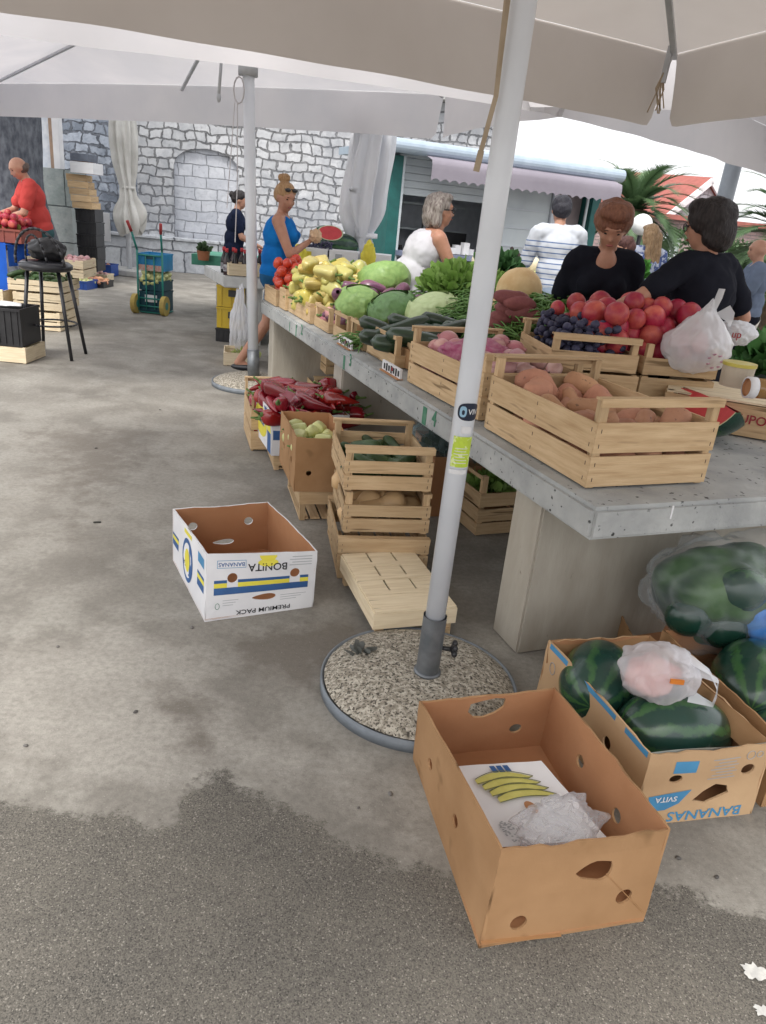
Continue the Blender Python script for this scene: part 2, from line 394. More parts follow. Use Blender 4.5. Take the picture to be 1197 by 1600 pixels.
# near parasol
P1 = G(667, 1052, .085); P1.z = 0
near = empty('parasol', (P1.x, P1.y, 0), 0, 'nearest parasol with white pole, green sticker and pebble concrete base', 'parasol')
lp = lambda pts: [(x-P1.x, y-P1.y) for x, y in pts]
K = (1.40, 4.93)
canopy(near, lp(rect(K, -D2.to_2d(), 4.2, -D1.to_2d(), 4.2)), 2.50, (.06, 0, 3.0), .38, M['canvas'], notch=.10, ribmat=M['strut'], seed=2)
base_disc(near, .337)
for ch in near.children:
    if ch.name.startswith('base_'): ch.location = (-.022, .03, 0)
topx = V(819, 0, P1.y) - P1
PX = topx.x/(topx.z)   # slight lean of the pole
pl = MB().tube((PX*.27, 0, .27), (PX*2.95, 0, 2.95), .0325, seg=40).build('pole', M['pole_white'], near, smooth=True)
sl = MB().tube((0, 0, .09), (PX*.31, 0, .31), .039, seg=32, caps=False).tube((0, 0, .09), (PX*.06, 0, .1), .046, seg=32).build('sleeve', M['steel'], near, smooth=True)
kb = MB().tube((.03, 0, .19), (.075, -.005, .19), .008, seg=10)
for k in range(5): kb.ball((.08, cos(k*1.257)*.018, .19+sin(k*1.257)*.018), (.010, .013, .013), 2)
kb.ball((.078, 0, .19), (.013, .02, .02), 2)
kb.build('clamp_knob', M['blk_plastic'], sl, smooth=True)
# stickers wrap the pole on its camera side
def wrap(a0, a1, z0, z1, r, fn=None, n=20, nv=8):
    mb = MB()
    def g(u, v):
        z = z0+(z1-z0)*v; ang = a0+(a1-a0)*u
        return Vector((PX*z+r*sin(ang), -r*cos(ang), z))
    mb.grid(g, n, nv); return mb
zl = V(722, 639, P1.y).z; rr = .0347
mb = MB(); pts = []
n = 28; cen = (.10, zl); vc = mb.bm.verts.new((PX*zl+rr*sin(.2), -rr*cos(.2), zl)); ring = []
def sup(k, a, b):
    t = 2*pi*k/n; return (abs(cos(t))**.75*(1 if cos(t) > 0 else -1)*a, abs(sin(t))**.75*(1 if sin(t) > 0 else -1)*b)
mb2 = MB()
def oval(r, a, b, c0, cz, mat, name, parent, mi=0):
    mb = MB()
    def g(u, v):
        x, y = sup(u*n, a*v, b*v); ang = c0+x; z = cz+y
        return Vector((PX*z+r*sin(ang), -r*cos(ang), z))
    mb.grid(g, n, 6, closed_u=True); return mb.build(name, mat, parent, smooth=True)
M['navy'] = pm('navy_sticker', (.006, .012, .03), (.008, .015, .04), rough=.3)
M['sky_ink'] = pm('pale_blue_ink', (.30, .50, .66))
M['lime'] = pm('lime_sticker', (.46, .60, .05), (.40, .52, .05), scale=90, rough=.5, speck=(.62, .70, .30), speck_scale=60, speck_lo=.56)
M['paper'] = pm('sticker_paper', (.66, .66, .67), (.6, .6, .6), rough=.6, scale=70)
mb.bm.free(); mb2.bm.free()
st1 = oval(.0347, 1.05, .026, .33, zl, M['navy'], 'maker_sticker', pl)
oval(.0350, .30, .016, -.22, zl, M['sky_ink'], 'sticker_emblem', st1)
oval(.0353, .12, .007, -.20, zl-.002, M['navy'], 'sticker_emblem_centre', st1)
def pole_text(s, size, ang0, z, mat, name, parent, r=.0352):
    me = text_mesh(s, size, mat, .0001)
    for v in me.vertices:
        a = ang0+v.co.x/r; v.co = Vector((PX*(z+v.co.y)+(r+v.co.z)*sin(a), -(r+v.co.z)*cos(a), z+v.co.y))
    o = link(name, me, parent)
pole_text('VIV', .022, .66, zl, M['paper'], 'lettering', st1)
z1 = V(716, 725, P1.y).z; z0 = V(722, 678, P1.y).z
lm = wrap(-.75, 1.05, min(z0, z1), max(z0, z1), .0346).build('lime_label', M['lime'], pl, smooth=True)
for i in range(6):
    wrap(-.55+random.uniform(0, .2), .75+random.uniform(-.3, .1), z1+.012+i*.009, z1+.014+i*.009, .0349, n=10, nv=1).build('label_print_line', M['paper'], lm)
wrap(-.8, .9, z1-.022, z1-.008, .0345).build('paper_residue', M['paper'], pl, smooth=True)
wrap(-.2, .75, z0+.01, z0+.032, .0346).build('paper_residue', M['paper'], pl, smooth=True)
# hanging strap beside the pole
sp = [V(795, -10, P1.y-.03)-P1, V(782, 90, P1.y-.03)-P1, V(775, 150, P1.y-.03)-P1, V(764, 190, P1.y-.03)-P1, V(752, 235, P1.y-.03)-P1, V(744, 268, P1.y-.03)-P1]
mb = MB()
for i in range(len(sp)-1): mb.bar(sp[i], sp[i+1], .004, .012 if i < 4 else .016)
mb.build('tie_strap', M['rope'], near)
MB().bar(V(790, -10, P1.y-.05)-P1, V(776, 120, P1.y-.05)-P1, .003, .005).build('tie_strap', M['rope'], near)
# cloth ties at the corner
kc = Vector((K[0]-P1.x, K[1]-P1.y, 2.5))
mb = MB(); 
for i in range(7): mb.path([kc+Vector((-.08, -.12, -.12)), kc+Vector((-.08+random.uniform(-.03, .03), -.12, -.2)), kc+Vector((-.08+random.uniform(-.05, .05), -.12, -.27-random.random()*.06))], .004, 5)
mb.build('corner_tie', M['rope'], near)
MB().bar(kc+Vector((-.06, -.1, .03)), kc+Vector((-.075, -.12, -.17)), .03, .02).build('rib_end', M['strut'], near)
# second parasol
P2 = G(396, 603)
b2 = empty('parasol', (P2.x, P2.y, 0), 0, 'second parasol with slim white pole beside the woman in blue', 'parasol')
q2 = lambda pts: [(x-P2.x, y-P2.y) for x, y in pts]
canopy(b2, q2([(-5.6, 10.7), (.19, 7.92), (.95, 5.6), (-3.3, 4.6)]), 2.60, (-.1, 0, 3.25), .38, M['canvas_w'], notch=.08, ribmat=M['strut'], seed=9)
base_disc(b2, .36)
t2 = V(388, 100, P2.y)-P2
MB().tube((0, 0, .06), (t2.x*1.25, 0, t2.z*1.25), .045, seg=24).build('pole', M['pole_white'], b2, smooth=True)
MB().tube((0, 0, .06), (t2.x*.1, 0, .32), .052, seg=24).build('sleeve', M['steel'], b2, smooth=True)
h = Vector((t2.x, 0, t2.z-.03))
MB().tube(h-Vector((0, 0, .05)), h+Vector((0, 0, .05)), .075, seg=20).build('runner_hub', M['strut'], b2, smooth=True)
MB().tube(h+Vector((-.19, -.05, .08)), h+Vector((-.21, -.05, -.2)), .012).ball(h+Vector((-.21, -.05, -.22)), (.018, .018, .035)).build('crank_pin', M['strut'], b2, smooth=True)
mb = MB(); mb.path([h+Vector((-.05+.04*cos(a), -.08, -.16+.09*sin(a))) for a in [k*pi/6 for k in range(13)]], .006, 6)
mb.path([h+Vector((-.08, -.08, -.25)), h+Vector((-.11, -.08, -.7)), h+Vector((-.13, -.08, -1.0))], .004, 5)
mb.path([h+Vector((-.06, -.08, -.25)), h+Vector((-.05, -.08, -.8)), h+Vector((-.06, -.08, -1.25))], .004, 5)
mb.build('pull_cord', M['canvas_w'], b2)
# third parasol (stands just outside the right of the picture)
c3 = Vector((3.9, 5.1)); b3 = empty('parasol', (c3.x, c3.y, 0), 0, 'parasol whose white valance hangs over the right side behind the nearest one', 'parasol')
q3 = lambda pts: [(x-c3.x, y-c3.y) for x, y in pts]
canopy(b3, q3([(.62, 5.42), (3.55, 8.35), (6.2, 6.0), (3.95, 4.15)]), 2.62, (0, 0, 3.2), .40, M['canvas_w'], notch=.08, ribmat=M['strut'], seed=4)
pole_at(b3, .04, .05, 3.15, M['pole_white']); base_disc(b3, .36)
c4p = V(1148, 256, 8.5); c4v = G(1100, 420); bx, by = c4p.x, 8.5
b4 = empty('parasol', (bx-.04, by, 0), 0, 'parasol with thick grey pole rising behind the dark-haired seller', 'parasol')
canopy(b4, [(-1.2, -1.2), (1.2, -1.2), (1.2, 1.2), (-1.2, 1.2)], 3.25, (0, 0, 3.7), .25, M['canvas_w'], notch=.06, ribmat=M['strut'], seed=6)
M['grey_pole'] = pm('grey_pole', (.30, .34, .38), (.26, .29, .33), rough=.4)
MB().tube((0, 0, .05), (.05, 0, 3.65), .085, seg=24).build('pole', M['grey_pole'], b4, smooth=True); base_disc(b4, .4)
# folded parasols
def folded(loc, z_tip, z_top, z_waist, z_low, rt, rw, rb, name_label, seed, mat, pole_r=.045, kk=1.6):
    root = empty('folded_parasol', loc, 0, name_label, 'parasol', 'folded parasols')
    mb = MB()
    def prof(v):
        z = z_low+(z_top-z_low)*v; zw = (z_waist-z_low)/(z_top-z_low)
        if v < zw: k = v/zw; r = rb*(.55+.45*sin(pi*min(1, k*1.2+.1)))*(1-k**3)+rw*k**3
        else: k = (v-zw)/(1-zw); r = rw+(rt-rw)*sin(min(1, k*kk)*pi/2); r *= (1-.45*k*k)
        return r, z
    def fn(u, v):
        r, z = prof(v); a = 2*pi*u
        fold = 1+.22*sin(8*a+seed+1.2*sin(v*4))+.12*sin(13*a+seed*2+v*3)+.15*noise.noise(Vector((cos(a)*1.5, sin(a)*1.5, v*5+seed)))
        zz = z+(.12*noise.noise(Vector((a*1.3, seed, 0)))*(1-v)**3*2.5 if v < .3 else 0)
        return Vector((cos(a)*r*fold+.04*sin(v*5+seed), sin(a)*r*fold, zz))
    mb.grid(fn, 96, 40, closed_u=True); mb.build('folded_canopy', mat, root, smooth=True)
    mb = MB(); mb.tube((.03, 0, z_waist-.02), (.03, 0, z_waist+.03), rw*1.15, seg=20); mb.build('tie_band', mat, root, smooth=True)
    MB().tube((0, 0, .03), (0, 0, z_tip), pole_r, seg=20).build('pole', M['pole_white'], root, smooth=True)
    mb = MB(); mb.box((0, 0, .06), (.7, .7, .12)); mb.build('base_block', M['concrete'], root, bevel=.02)
    return root
M['concrete'] = pm('cast_concrete', (.46, .46, .44), (.34, .34, .33), scale=6, rough=.9, bump=.5, bscale=60, spec=.2, speck=(.06, .06, .06), speck_scale=45, speck_lo=.72)
M['bright_canvas'] = pm('bright_white_canvas', (.84, .85, .88), (.76, .78, .82), scale=2, rough=.9, transl=.15, bump=.35, bscale=6)
M['dirty_canvas'] = pm('old_canvas', (.66, .65, .62), (.50, .49, .46), scale=3, rough=.9, transl=.1, bump=.3, bscale=8)
fl = G(203, 430); folded(fl, 3.4, 3.2, V(203, 294, fl.y).z, V(203, 358, fl.y).z, .24, .11, .26, 'folded parasol left of the green hand truck, by the wall', 1.3, M['dirty_canvas'])
f2 = V(566, 350, 8.6); folded((f2.x+.02, 8.6, 0), 3.2, 3.0, V(566, 374, 8.6).z+.04, V(566, 388, 8.6).z, .22, .11, .13, 'folded parasol beside the kiosk, behind the cabbages', 4.1, M['bright_canvas'], .04, 5)
# ------------------------------------------------------------------ whitewashed rubble wall
def stone_mat(name, bw, bh, c_stone, c_dark, c_mortar, dist=.12, msize=.035, grime=None, row=.5, white=.5):
    m, nt, out = nt_new(name)
    tc = nt.nodes.new('ShaderNodeTexCoord'); sx = nt.nodes.new('ShaderNodeSeparateXYZ'); L(nt, tc.outputs['Object'], sx.inputs[0])
    cb = nt.nodes.new('ShaderNodeCombineXYZ'); L(nt, math_(nt, 'ADD', sx.outputs[0], sx.outputs[1]), cb.inputs[0]); L(nt, sx.outputs[2], cb.inputs[1])
    nz = N(nt, 'ShaderNodeTexNoise'); nz.inputs['Scale'].default_value = 2.2; nz.inputs['Detail'].default_value = 3; L(nt, cb.outputs[0], nz.inputs['Vector'])
    nz2 = N(nt, 'ShaderNodeTexNoise'); nz2.inputs['Scale'].default_value = 9; nz2.inputs['Detail'].default_value = 2; L(nt, cb.outputs[0], nz2.inputs['Vector'])
    va = nt.nodes.new('ShaderNodeVectorMath'); va.operation = 'MULTIPLY_ADD'; L(nt, nz.outputs['Color'], va.inputs[0]); va.inputs[1].default_value = (dist*2.2, dist*1.6, 0); L(nt, cb.outputs[0], va.inputs[2])
    vb = nt.nodes.new('ShaderNodeVectorMath'); vb.operation = 'MULTIPLY_ADD'; L(nt, nz2.outputs['Color'], vb.inputs[0]); vb.inputs[1].default_value = (dist*.5, dist*.5, 0); L(nt, va.outputs[0], vb.inputs[2])
    br = nt.nodes.new('ShaderNodeTexBrick'); L(nt, vb.outputs[0], br.inputs['Vector'])
    for k, v in dict(Scale=1).items(): br.inputs[k].default_value = v
    br.inputs['Brick Width'].default_value = bw; br.inputs['Row Height'].default_value = bh; br.inputs['Mortar Size'].default_value = msize
    br.inputs['Mortar Smooth'].default_value = .5; br.offset = row; br.squash = .7; br.squash_frequency = 3
    br.inputs['Color1'].default_value = (0, 0, 0, 1); br.inputs['Color2'].default_value = (1, 1, 1, 1); br.inputs['Mortar'].default_value = (.5, .5, .5, 1)
    vec = coords(nt, rnd=False); nn = noise_(nt, vec, 5, 6, .7); ng = noise_(nt, vec, .45, 5, .6)
    rv = nt.nodes.new('ShaderNodeSeparateColor'); L(nt, br.outputs['Color'], rv.inputs[0])
    stone = mixc(nt, ramp(nt, math_(nt, 'ADD', math_(nt, 'MULTIPLY', rv.outputs[0], .5), nn), .5, 1.1), c_stone, c_dark)
    fine = noise_(nt, vec, 16, 5, .75)
    mfac = ramp(nt, math_(nt, 'ADD', br.outputs['Fac'], math_(nt, 'MULTIPLY_ADD', fine, 2.3, -1.2)), .25, .95)
    mort = mixc(nt, ramp(nt, nn, .35, .65), c_mortar, tuple(x*.5 for x in c_mortar))
    stone = mixc(nt, math_(nt, 'MULTIPLY', ramp(nt, fine, .48, .66), .45), stone, c_dark)
    col = mixc(nt, mfac, stone, mort)
    if grime is not None: col = mixc(nt, math_(nt, 'MULTIPLY', ramp(nt, math_(nt, 'ADD', ng, math_(nt, 'MULTIPLY', nn, .5)), .72, .95), grime[1]), col, grime[0])
    p = N(nt, 'ShaderNodeBsdfPrincipled'); L(nt, col, p.inputs['Base Color']); p.inputs['Roughness'].default_value = .9; p.inputs['Specular IOR Level'].default_value = .1
    bn = nt.nodes.new('ShaderNodeBump'); bn.inputs['Strength'].default_value = .9; bn.inputs['Distance'].default_value = .05
    hh = math_(nt, 'ADD', math_(nt, 'MULTIPLY', mfac, -1.0), math_(nt, 'MULTIPLY', nn, .8))
    L(nt, hh, bn.inputs['Height']); L(nt, bn.outputs[0], p.inputs['Normal']); L(nt, p.outputs[0], out.inputs[0]); return m
M['rubble'] = stone_mat('whitewashed_rubble', .30, .175, (.60, .61, .63), (.46, .47, .49), (.30, .305, .315), .12, .022, ((.24, .26, .30), .6))
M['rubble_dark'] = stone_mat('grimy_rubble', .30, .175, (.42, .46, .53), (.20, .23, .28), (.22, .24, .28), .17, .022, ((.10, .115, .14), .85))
M['niche_brick'] = stone_mat('whitewashed_blocks', .44, .215, (.64, .66, .70), (.54, .56, .61), (.46, .48, .53), .06, .010, ((.38, .41, .46), .4))
M['ashlar'] = stone_mat('ashlar_blocks', 1.15, .58, (.40, .43, .43), (.30, .34, .34), (.14, .15, .16), .02, .012, ((.10, .17, .16), .45))
M['plinth'] = stone_mat('whitewashed_plinth', .9, .5, (.62, .65, .68), (.40, .42, .46), (.25, .27, .30), .08, .02, ((.25, .26, .28), .5))
# wall: from W0 (left) to W1 (right)
W0 = Vector((-9.5, 15.5, 0)); W1 = Vector((3.2, 17.6, 0)); wd = (W1-W0).normalized(); wn = Vector((wd.y, -wd.x, 0))  # wn faces the camera
wall_yaw = math.atan2(wd.y, wd.x); WH = 3.75
wl = empty('stone_wall', W0, wall_yaw, 'long whitewashed rubble stone wall with a blocked arched doorway', 'wall')
def wx(u, v):                                                  # pixel to wall coordinate
    d = ray(u, v); k = (W0-CAM).dot(wn)/d.dot(wn); P = CAM+d*k; return (P-W0).dot(wd), P.z
nx0, _ = wx(272, 330); nx1, _ = wx(372, 330); _, nzt = wx(320, 232); _, nzb = wx(320, 376)
Lw = wx(778, 205)[0]; xl = wx(215, 300)[0]
mb = MB()
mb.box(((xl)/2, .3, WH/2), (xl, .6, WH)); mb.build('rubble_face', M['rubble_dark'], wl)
mb = MB()
arch = []
for k in range(9): a = pi*k/8; arch.append(((nx0+nx1)/2+(nx1-nx0)/2*cos(a), nzt-.35+.35*sin(a)))
pts = [(xl, 0), (xl, WH), (Lw, WH), (Lw, 0), (nx1, 0), *[(x, z) for x, z in arch], (nx0, 0)]
me = panel_mesh(pts, [], .6, [M['rubble']]); me.transform(Matrix.Translation((0, .3, 0)) @ Matrix.Rotation(pi/2, 4, 'X'))
link('rubble_face', me, wl)
dn = MB().box(((nx0+nx1)/2, .36, nzt/2), (nx1-nx0+.3, .5, nzt)).build('blocked_doorway', M['niche_brick'], wl)
mb = MB()
for i in range(24):
    x = xl*i/24+.1
mb.box((Lw/2, -.02, WH+.04), (Lw, .72, .1)); mb.build('coping', M['concrete'], wl)
px0 = wx(150, 400)[0]
mb = MB(); mb.box(((px0+Lw)/2, -.14, .31), (Lw-px0, .28, .62)); mb.box(((px0+Lw)/2, -.16, .65), (Lw-px0, .34, .06)); mb.build('plinth', M['plinth'], wl, bevel=.01)
# stone block building corner and its window at the left
cw = empty('stone_building', V(60, 430, 13.2).xy.to_3d(), R_(4), 'grey ashlar stone building corner with a narrow whitewashed window behind the red-shirted man', 'building')
c0 = cw.location.copy()
xa = V(-60, 330, 13.2).x-c0.x; xb = V(110, 330, 13.2).x-c0.x; zt = V(75, 262, 13.2).z
MB().box(((xa+xb)/2, .4, zt/2), (xb-xa, .8, zt)).build('wall', M['ashlar'], cw)
wx0 = V(48, 200, 13.3).x-c0.x; wx1 = V(80, 200, 13.3).x-c0.x
f = MB().box(((wx0+wx1)/2-.03, .45, zt+1.1), (.34, .3, 2.2)).build('window', pm('whitewash', (.72, .75, .80), (.55, .60, .68), scale=9), cw)
MB().box((wx1-.06, .28, zt+1.1), (.07, .1, 2.2)).build('window_frame', pm('weathered_wood', (.38, .26, .18), (.28, .2, .15)), f)
MB().box((wx1+.03, .27, zt+1.1), (.10, .2, 2.2)).build('window_jamb', M['white_card'], f)
# dark tree trunk behind the man
bark = pm('dark_bark', (.055, .06, .075), (.14, .15, .17), scale=14, rough=.95, bump=1, bscale=18, stretch=(1, 1, .5))
tr = V(10, 240, 11.5); tk = empty('tree', (tr.x-.15, 11.5, 0), 0, 'thick dark rough tree trunk behind the red-shirted man', 'tree')
mb = MB()
def fn(u, v):
    a = 2*pi*u; r = (.62-.12*v+.2*(1-v)**6)*(1+.06*sin(5*a+v*3)+.12*noise.noise(Vector((cos(a)*2, sin(a)*2, v*5)))); return Vector((cos(a)*r, sin(a)*r, v*5))
mb.grid(fn, 40, 40, closed_u=True).build('trunk', bark, tk, smooth=True)
leafm = pm('tree_leaf', (.05, .10, .03), (.03, .06, .02), transl=.3, rvar=.1)
mb = MB(); random.seed(5)
for i in range(1500):
    d = Vector((random.gauss(0, 1), random.gauss(0, 1), random.gauss(0, .6))).normalized()*random.uniform(.8, 2.1); c = Vector((-.6, .4, 6.4))+d
    a = Vector((random.gauss(0, 1), random.gauss(0, 1), random.gauss(0, 1))).normalized()*.13; b = a.orthogonal().normalized()*.07
    mb.poly([c-a, c-b, c+a, c+b])
mb.build('crown', leafm, tk)
# ------------------------------------------------------------------ kiosk
KL = V(598, 400, 10.6); KR = V(917, 400, 12.0)
kd = Vector((KR.x-KL.x, KR.y-KL.y, 0)); KW = kd.length; kd.normalize(); kyaw = math.atan2(kd.y, kd.x)
ks = empty('market_kiosk', (KL.x, KL.y, 0), kyaw, 'green framed kiosk with pale blue roof, lilac scalloped awning and open serving counter', 'kiosk')
kn = Vector((kd.y, -kd.x, 0))
def kx(u, v, off=0):
    o = Vector((KL.x, KL.y, 0))+kn*off; d = ray(u, v); k = (o-CAM).dot(kn)/d.dot(kn); P = CAM+d*k; return (P-o).dot(kd), P.z
M['kgreen'] = pm('dark_green_paint', (.02, .13, .12), (.018, .10, .095), rough=.5)
M['kroof'] = pm('pale_blue_metal', (.42, .50, .58), (.36, .44, .52), rough=.4, metal=.2)
M['kwhite'] = pm('kiosk_white', (.55, .60, .62), (.46, .51, .54), scale=2, rough=.6)
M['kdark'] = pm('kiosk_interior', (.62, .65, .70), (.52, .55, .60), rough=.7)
zr = kx(610, 228)[1]; DP = 1.4
mb = MB(); mb.box((KW/2, DP/2, zr-.02), (KW+.3, DP+.5, .10)); mb.tube((-.15, -.28, zr+.0), (KW+.15, -.28, zr+.0), .085, seg=16)
for i in range(16): mb.box((KW*i/15, DP/2-.1, zr+.05), (.04, DP+.3, .05))
mb.build('roof', M['kroof'], ks)
for yy in (0, DP): MB().box((.07, yy, zr/2-.05), (.16, .14, zr-.1)).build('corner_post', M['kgreen'], ks)
MB().box((.165, -.01, zr/2-.05), (.03, .13, zr-.1)).build('post_edge', M['kwhite'], ks)
MB().box((.04, DP/2, zr/2-.05), (.06, DP-.14, zr-.1)).build('side_wall', M['kgreen'], ks)
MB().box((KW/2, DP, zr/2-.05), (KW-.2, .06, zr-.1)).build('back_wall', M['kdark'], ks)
MB().box((KW-.05, .0, zr/2-.05), (.14, .14, zr-.1)).build('corner_post', M['kgreen'], ks); MB().box((KW-.05, DP/2, zr/2-.05), (.06, DP-.2, zr-.1)).build('side_wall', M['kgreen'], ks)
MB().box((KW-.2, -.05, zr/2-.05), (.03, .03, zr-.1)).build('post_edge', M['kwhite'], ks)
za = kx(700, 262)[1]
mb = MB(); nsc = 22
y0 = -.5
def fn(u, v):
    x = .35+u*(KW-.35); sc = .035*abs(sin(u*nsc*pi)); return Vector((x, -.16-.36*min(1, v/.35), za+.13-.10*min(1, v/.35)-(max(0, v-.35)/.65)*(.24-sc)))
mb.grid(fn, 220, 6); mb.build('awning', M['awning'], ks, smooth=True)
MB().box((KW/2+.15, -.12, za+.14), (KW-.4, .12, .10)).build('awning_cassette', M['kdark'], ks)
mb = MB()
zs0 = kx(640, 312)[1]
for i in range(6): mb.box((.2+1.45/2+.0, .06, zs0+.55-i*.09), (1.55, .03, .084))
mb.build('roller_shutter', M['kwhite'], ks)
x1 = kx(830, 350)[0]; x0 = kx(765, 350)[0]
xw0, xw1 = kx(765, 350)[0], kx(855, 350)[0]
MB().box(((xw0+xw1)/2+.0, .02, (zr-.1)/2), (xw1-xw0, .05, zr-.12)).build('front_wall', M['kwhite'], ks)
mb = MB()
for z in (1.0, 1.25, 1.5, 1.75): mb.box(((xw0+xw1)/2, -.012, z), (xw1-xw0, .012, .012))
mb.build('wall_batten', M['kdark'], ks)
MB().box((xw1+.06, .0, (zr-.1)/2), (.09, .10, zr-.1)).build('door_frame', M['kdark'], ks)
MB().box(((xw1+KW)/2, .25, 1.15), (KW-xw1-.2, .04, 1.9)).build('door_opening', pm('pinkish_plaster', (.40, .33, .33), (.33, .28, .29)), ks)
zc = kx(640, 392)[1]
MB().box((.95, -.05, zc-.03), (1.6, .4, .06)).box((.95, .08, zc/2-.05), (1.6, .05, zc-.1)).build('counter', pm('counter_blue', (.20, .23, .33)), ks)
mb = MB()
for i in range(10): mb.box((.35+i*.105, -.1+.05*(i % 2), zc+.05+.02*(i % 3)), (.09, .1, .08+.04*(i % 3)))
mb.build('counter_packet', M['white_card'], ks)
MB().box((.62, -.16, zc+.11), (.2, .02, .05)).build('counter_packet', M['yellow_ink'], ks)
mb = MB(); random.seed(2)
for i in range(9): x = .3+i*.17; hh = random.uniform(.12, .4); mb.tube((x, .9, zc-.1), (x, .9, zc-.1+hh), .05, .03, seg=10)
mb.box((1.4, .8, zc+.1), (.4, .3, .35)); mb.box((1.0, .9, zc+.35), (.05, .05, .5)); mb.build('shelf_stock', M['blk_plastic'], ks)
mb = MB(); mb.box((.98, .85, zc+.2), (.03, .03, .6)); mb.build('shelf_stand', M['kwhite'], ks)
MB().box((.9, DP-.3, 1.35), (1.6, .3, .03)).box((.9, DP-.3, 1.7), (1.6, .3, .03)).build('back_shelf', M['kwhite'], ks)
mb = MB()
for i in range(26): a = random.uniform(xw0+.28, xw0+.75); mb.ball((a, -.1, random.uniform(1.0, 1.24)), (.035, .03, .04), 1)
mb.build('hanging_stock', pm('dark_mixed_goods', (.10, .06, .05), (.02, .02, .03), scale=30), ks)
# ------------------------------------------------------------------ house with a red roof
M['rooftile'] = pm('red_roof_tiles', (.36, .12, .10), (.26, .09, .075), scale=6, rough=.85, stretch=(1, 6, 1), bump=.4)
HY = 30
g0 = V(1103, 283, HY); e1 = V(1150, 350, HY); e0 = V(1035, 345, HY); rl = V(992, 287, HY+4)
hs_ = empty('stone_house', (g0.x, HY, 0), 0, 'distant stone house with red tiled roof and pale gable behind the palms', 'house')
o = Vector((g0.x, HY, 0)); ez = e1.z-.1; gw = 2.1; LNG = 6.5; dv = Vector((-.92, .38, 0)); pv = Vector((.75, .66, 0)).normalized(); pv = Vector((.85, .5, 0)).normalized()
a = -pv*gw; b = pv*gw
mb = MB()
for s in (0, 1):
    q = dv*LNG*s; mb.poly([q+a, q+b, q+b+Vector((0, 0, ez)), q+Vector((0, 0, g0.z)), q+a+Vector((0, 0, ez))])
mb.poly([a, a+Vector((0, 0, ez)), dv*LNG+a+Vector((0, 0, ez)), dv*LNG+a]); mb.poly([b, b+Vector((0, 0, ez)), dv*LNG+b+Vector((0, 0, ez)), dv*LNG+b])
mb.build('wall', stone_mat('house_stone', .5, .28, (.55, .56, .60), (.38, .36, .38), (.40, .40, .42), .1, .02, ((.36, .26, .24), .6)), hs_)
mb = MB(); up = Vector((0, 0, 1))
for sd in (-1, 1):
    p0 = up*(g0.z+.14)-dv*.2; p1 = pv*sd*(gw+.25)+up*(ez-.1)-dv*.2; e = dv*(LNG+.4)
    q = [p0, p1, p1+e, p0+e]; mb.poly(q); mb.poly([x-up*.1 for x in q[::-1]])
    for i in range(4): mb.poly([q[i], q[(i+1) % 4], q[(i+1) % 4]-up*.1, q[i]-up*.1])
mb.build('roof', M['rooftile'], hs_)
mb = MB()
for sd in (-1, 1): mb.bar(up*(g0.z+.02)-dv*.22, pv*sd*(gw+.2)+up*(ez-.2)-dv*.22, .08, .22)
mb.build('verge_trim', M['white_card'], hs_)
h2 = empty('brick_house', V(1075, 380, 26).xy.to_3d(), R_(8), 'low pinkish brick building behind the palm and the globe lamp', 'house')
zz = V(1075, 345, 26).z
MB().box((0, 1.5, zz/2), (7.5, 3, zz)).build('wall', stone_mat('pink_brick', .3, .1, (.38, .28, .27), (.30, .22, .22), (.40, .36, .36), .01, .012), h2)
mb = MB(); mb.box((0, 1.4, zz+.06), (7.8, 3.3, .14)); mb.build('roof', M['rooftile'], h2)
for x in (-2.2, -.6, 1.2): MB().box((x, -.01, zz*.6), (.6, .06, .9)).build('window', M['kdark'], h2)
# ------------------------------------------------------------------ palms
palmleaf = pm('palm_leaf', (.12, .20, .09), (.07, .125, .06), scale=3, rough=.5, transl=.25)
palmtrunk = pm('palm_fibre_trunk', (.17, .115, .075), (.09, .065, .045), scale=10, rough=.95, bump=1, bscale=14)
def palm(loc, H, nf, fl, label, seed, tr=.2):
    random.seed(seed); root = empty('palm_tree', loc, 0, label, 'palm')
    mb = MB()
    def fn(u, v):
        a = 2*pi*u; r = tr*(1-.15*v+.12*abs(sin(v*H*9)))+(.12*(v > .86)); return Vector((cos(a)*r, sin(a)*r, v*H))
    mb.grid(fn, 16, 60, closed_u=True).build('trunk', palmtrunk, root, smooth=True)
    mb = MB()
    for i in range(nf):
        az = i*2.399+random.uniform(-.2, .2); el = R_(78-100*(i/nf)**.9+random.uniform(-6, 6)); Lf = fl*random.uniform(.85, 1.1)
        pts = []; p = Vector((0, 0, H-.05)); e = el
        for k in range(13):
            pts.append(p.copy()); d = Vector((cos(az)*cos(e), sin(az)*cos(e), sin(e))); p = p+d*Lf/12; e -= R_(5.5+3*(k/12))
        side = Vector((-sin(az), cos(az), 0))
        for k in range(12):
            mb.bar(pts[k], pts[k+1], .022*(1-k/14), .02*(1-k/14))
        for k in range(2, 48):
            t = k/48*12; j = min(11, int(t)); q = pts[j].lerp(pts[j+1], t-j); d = (pts[j+1]-pts[j]).normalized(); ll = Lf*.24*sin(pi*(.12+.86*(k/48)))+.03
            for s in (-1, 1):
                tip = q+(d*.75+side*s*.75+Vector((0, 0, .22))).normalized()*ll*random.uniform(.85, 1.1)-Vector((0, 0, ll*.15))
                wv = d*.024*(ll/.3)
                mb.poly([q-wv, q+wv, tip])
    mb.build('crown', palmleaf, root)
    return root
pp = V(985, 350, 16); palm((pp.x, 16, 0), V(985, 318, 16).z-.1, 44, 1.5, 'date palm rising behind the kiosk corner and red-haired seller', 3, .17)
pp = V(1215, 400, 14); palm((pp.x+.25, 14, 0), V(1200, 368, 14).z, 52, 1.75, 'bushy palm at the right edge above the bald man', 8, .22)
